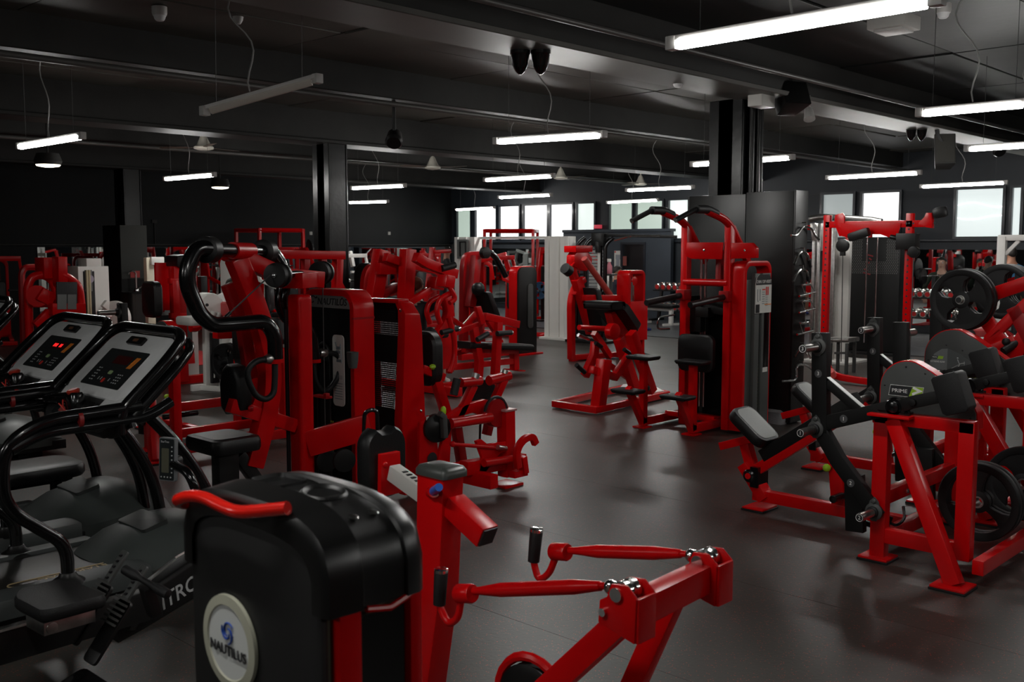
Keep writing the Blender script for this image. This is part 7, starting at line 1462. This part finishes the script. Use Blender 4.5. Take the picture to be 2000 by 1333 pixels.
# ------------------------------------------------------------------ people
def person(label, loc, rz, J, colors, hair, head_turn=0., hairlen=.0, skin=SKIN, bare=('fore','hand','neck')):
    # J: joints in the person's own frame (x right, y forward, z up, feet at 0)
    t = thing('person', label, 'person', loc, rz)
    names = ['pelvis','waist','chest','neck','chin','head','crown']; V_ = []; E_ = []; R_ = []; idx = {}; owner = []
    def add(n, p, r, prev=None, ow='shirt'):
        idx[n] = len(V_); V_.append(Vector(p)); R_.append(r); owner.append(ow)
        if prev is not None: E_.append((idx[prev], idx[n]))
    g = lambda n: Vector(J[n])
    add('pelvis', g('pelvis'), (.15,.115), None, 'pants'); add('waist', g('pelvis').lerp(g('chest'),.45), (.135,.10), 'pelvis'); add('chest', g('chest'), (.165,.115), 'waist'); add('upper', g('chest').lerp(g('neck'),.55), (.12,.09), 'chest')
    add('neck', g('neck'), (.058,.06), 'upper', 'skin'); hd = (g('head')-g('neck')).normalized(); add('jaw', g('neck')+hd*.09, (.062,.072), 'neck', 'skin'); add('head', g('neck')+hd*.17, (.078,.095), 'jaw', 'skin'); add('crown', g('neck')+hd*.25, (.06,.07), 'head', 'skin')
    for s in ('l','r'):
        sh, el, wr = g('shoulder_'+s), g('elbow_'+s), g('wrist_'+s)
        add('sh'+s, sh, (.062,.062), 'upper'); add('el'+s, el, (.046,.046), 'sh'+s, 'arm'); add('mid'+s, el.lerp(wr,.3), (.044,.042), 'el'+s, 'fore'); add('wr'+s, wr, (.029,.026), 'mid'+s, 'fore')
        hp, kn, an = g('hip_'+s), g('knee_'+s), g('ankle_'+s)
        add('hip'+s, hp, (.092,.092), 'pelvis', 'pants'); add('th'+s, hp.lerp(kn,.5), (.08,.08), 'hip'+s, 'pants'); add('kn'+s, kn, (.058,.06), 'th'+s, 'knee'); add('ca'+s, kn.lerp(an,.35), (.056,.058), 'kn'+s, 'calf'); add('an'+s, an, (.036,.04), 'ca'+s, 'calf')
        fw = Vector(J.get('toe_'+s, tuple(an+V(0,.17,-.05)))); add('fo'+s, an.lerp(fw,.45)+V(0,0,-.025), (.042,.036), 'an'+s, 'shoe'); add('to'+s, fw, (.034,.024), 'fo'+s, 'shoe')
        # palm and five unequal, bent fingers
        d = (wr-el).normalized(); cl = Vector(J.get('curl', (0,0,-1))); side = d.cross(cl)
        side = side.normalized() if side.length > .1 else d.orthogonal().normalized(); cl = side.cross(d).normalized()*-1 if side.cross(d).dot(cl) < 0 else side.cross(d).normalized()
        add('pa'+s, wr+d*.055, (.036,.018), 'wr'+s, 'hand')
        for q, (off, ln) in enumerate(((-.03,.062),(-.01,.074),(.01,.07),(.028,.055))):
            b = wr+d*.085+side*off; add(f'f{s}{q}a', b, (.0095,.0095), 'pa'+s, 'hand'); add(f'f{s}{q}b', b+d*ln*.45+cl*ln*.25, (.0085,.0085), f'f{s}{q}a', 'hand'); add(f'f{s}{q}c', b+d*ln*.55+cl*ln*.8, (.007,.007), f'f{s}{q}b', 'hand')
        k = -1 if s == 'l' else 1
        add(f't{s}a', wr+d*.035+side*-.04, (.011,.011), 'pa'+s, 'hand'); add(f't{s}b', wr+d*.07+side*-.052+cl*.02, (.009,.009), f't{s}a', 'hand')
    me = bpy.data.meshes.new('body'); me.from_pydata([tuple(v) for v in V_], E_, []); ob = bpy.data.objects.new('body', me); COL.objects.link(ob)
    m = ob.modifiers.new('skin', 'SKIN'); m.use_smooth_shade = True
    sv = me.skin_vertices[0].data
    for i_, r in enumerate(R_): sv[i_].radius = r; sv[i_].use_root = (i_ == 0)
    sd_ = ob.modifiers.new('sub', 'SUBSURF'); sd_.levels = 2; sd_.render_levels = 2
    bm2 = bpy.data.meshes.new_from_object(ob.evaluated_get(bpy.context.evaluated_depsgraph_get())); bpy.data.objects.remove(ob)
    mats = {'shirt': colors['shirt'], 'pants': colors['pants'], 'skin': skin, 'arm': colors.get('arm', colors['shirt']), 'fore': colors.get('fore', skin), 'hand': skin, 'knee': colors.get('knee', colors['pants']), 'calf': colors.get('calf', colors['pants']), 'shoe': colors['shoe']}
    keys = list(mats); bm2.materials.clear()
    for k in keys: bm2.materials.append(mats[k])
    segs = [(V_[a], V_[b], owner[b]) for a, b in E_]
    for p in bm2.polygons:
        c = p.center; best = None
        for a, b, o in segs:
            ab = b-a; u = max(0,min(1,(c-a).dot(ab)/max(1e-9,ab.length_squared))); dd_ = (c-a-ab*u).length
            if best is None or dd_ < best[0]: best = (dd_, o)
        p.material_index = keys.index(best[1]); p.use_smooth = True
    bm2.name = 'body'; body = link('body', bm2, t)
    # face and hair
    hc = g('neck')+hd*.165; fy = Vector((math.sin(-head_turn), math.cos(head_turn), 0)); fy = (fy-hd*fy.dot(hd)).normalized(); fx = fy.cross(hd).normalized()
    k = dict(local=True)
    part('nose', MB().loft([[hc+fy*(.085+a)+fx*(x*w*.013)+hd*h for x, a in ((-1,0),(0,.022*w),(1,0),(0,-.02))] for h, w in ((.025,.5),(-.01,1),(-.03,1.25),(-.036,.6))]), skin, **k)
    for s in (-1,1):
        e = part('eye', MB().ball(hc+fy*.082+fx*(.032*s)+hd*.02,.011,8), mat('eye_white',(.7,.68,.64),.3), **k); part('pupil', MB().ball(hc+fy*.091+fx*(.032*s)+hd*.02,.005,8), INKK, parent=e, local=True)
        part('ear', MB().ball(hc+fx*(.08*s)+hd*.0-fy*.005,.026,8,(.5,.8,1.2)), skin, **k); part('eyebrow', MB().tube([hc+fy*.091+fx*(.018*s)+hd*.04,hc+fy*.086+fx*(.046*s)+hd*.04],.005,6), hair, **k)
    part('mouth', MB().tube([hc+fy*.086+fx*-.022-hd*.058,hc+fy*.092-hd*.056,hc+fy*.086+fx*.022-hd*.058],.006,6), mat('lips',(.3,.1,.08),.5), **k)
    rr = []
    for i_ in range(9):
        a = math.pi*(.02+.98*i_/8*.62); row = []
        for j in range(20):
            q = 2*math.pi*j/20; back = (1-math.cos(q-0))/2
            lim = .55+.42*back+hairlen*back; aa = min(a, math.pi*lim*.62/.62*.62) if True else a
            ang = aa*(.75+.45*back)
            row.append(hc+hd*.012+ (fy*(math.cos(q))*.104+fx*math.sin(q)*.09)*math.sin(ang)+hd*math.cos(ang)*.105)
        rr.append(row)
    inner = [[hc+(p-hc)*.93 for p in r] for r in reversed(rr)]
    part('hair', MB().loft(rr+inner), hair, smooth=180, **k)
    return t
def cloth(n, c): return mat(n, c, .8, noise=.25, nscale=14)
SEAT = dict(pelvis=(0,0,.52), chest=(0,-.06,.90), neck=(0,-.05,1.10), head=(0,-.03,1.30), shoulder_l=(-.19,-.05,1.02), shoulder_r=(.19,-.05,1.02), elbow_l=(-.25,.08,.80), elbow_r=(.25,.08,.80), wrist_l=(-.2,.30,.80), wrist_r=(.2,.30,.80),
            hip_l=(-.10,.03,.51), hip_r=(.10,.03,.51), knee_l=(-.15,.45,.52), knee_r=(.15,.45,.52), ankle_l=(-.15,.48,.09), ankle_r=(.15,.48,.09), toe_l=(-.16,.68,.03), toe_r=(.16,.68,.03))
STAND = dict(pelvis=(0,0,.95), chest=(0,.0,1.30), neck=(0,.0,1.50), head=(0,.02,1.7), shoulder_l=(-.19,0,1.42), shoulder_r=(.19,0,1.42), elbow_l=(-.25,-.03,1.14), elbow_r=(.25,-.03,1.14), wrist_l=(-.24,.12,.92), wrist_r=(.24,.12,.92),
            hip_l=(-.10,0,.92), hip_r=(.10,0,.92), knee_l=(-.11,.03,.50), knee_r=(.11,.03,.50), ankle_l=(-.12,0,.09), ankle_r=(.12,0,.09), toe_l=(-.14,.2,.03), toe_r=(.14,.2,.03))
def pose(base, dz=0, **k):
    d = {n: (v[0],v[1],v[2]) for n, v in base.items()}; d.update(k); return d
def at_head(px, py, Yp, hz):   # ground point such that a head of height hz shows at the pixel
    q = Z(hz,(px,py))[0]; return q
BLKC = cloth('black_cloth',(.012,.012,.014)); DNV = cloth('dark_navy_cloth',(.012,.016,.03))
# man in grey on the white leg machine
q = Y(11.95,(447,548))[0]; 
person('man in a grey T-shirt sitting at the white leg machine', (q.x+.05,11.95,0), math.radians(150), pose(SEAT), dict(shirt=cloth('grey_tshirt',(.27,.28,.29)), arm=cloth('grey_tshirt',(0,0,0)), pants=BLKC, shoe=WHT), HAIR, .2)
# red-haired lifter in black with raised arm
q = Y(9.35,(815,560))[0]
person('seated red-haired person in black reaching up to the lever press', (q.x,9.35,max(0,q.z-1.26)), math.radians(-62), pose(SEAT, wrist_r=(.22,.42,1.28), elbow_r=(.28,.22,1.1), wrist_l=(-.2,.42,1.25), elbow_l=(-.27,.2,1.08)), dict(shirt=BLKC, arm=BLKC, fore=BLKC, pants=BLKC, calf=SKIN2, shoe=WHT), HAIR2, .0, .05, SKIN2)
# bearded man looking across, far
q = Y(17.7,(872,508))[0]
person('dark-haired man standing far off beside the red lever press', (q.x,17.7,0), math.radians(-120), pose(STAND), dict(shirt=BLKC, pants=DNV, shoe=BLK), HAIR, .1)
# man in blue seen from behind
q = X(18.3,(1976,499))[0]
person('man in a blue T-shirt with dark hair seen from behind at the right edge', (18.3,q.y,0), math.radians(-50), pose(STAND), dict(shirt=cloth('blue_tshirt',(.035,.15,.30)), pants=BLKC, shoe=BLK), HAIR, 0, .06)
# man in dark green facing the room
q = X(19.9,(1843,526))[0]
person('man in a dark green top facing the room behind the large black plate', (19.9,q.y,0), math.radians(100), pose(STAND, pelvis=(0,0,.80), chest=(0,.08,1.13), neck=(0,.16,1.31), head=(0,.2,1.5), shoulder_l=(-.2,.13,1.24), shoulder_r=(.2,.13,1.24), elbow_l=(-.32,.08,1.0), elbow_r=(.32,.08,1.0), wrist_l=(-.27,.25,.82), wrist_r=(.27,.25,.82), hip_l=(-.1,0,.78), hip_r=(.1,0,.78), knee_l=(-.14,.2,.45), knee_r=(.14,.2,.45)), dict(shirt=cloth('green_top',(.018,.028,.016)), arm=cloth('green_top',(0,0,0)), fore=cloth('green_top',(0,0,0)), pants=BLKC, shoe=BLK), HAIR, 0, 0, SKIN2)
# seated person of whom a leg with a blue shoe shows beside the slim tower
q = Z(0.03,(1274,644))[0]
person('seated person with bare shin and blue trainer beside the slim red tower', (q.x-.45,q.y+.55,0), math.radians(-125), pose(SEAT), dict(shirt=DNV, pants=BLKC, knee=SKIN, calf=SKIN, shoe=cloth('blue_trainer',(.012,.03,.16))), HAIR)
p = V(q.x-.45,q.y+.55,0); t = thing('stool_bench','dark padded bench under the seated person with the blue trainer','bench',p); part('pad', MB().cbox(p+V(-.05,.05,.38),(.5,.5,.07)), VIN, .02); part('stand', MB().bar([p+V(-.05,.05,.35),p+V(-.05,.05,0)],.1,.1).cbox(p+V(-.05,.05,.02),(.4,.4,.04)), BLK)
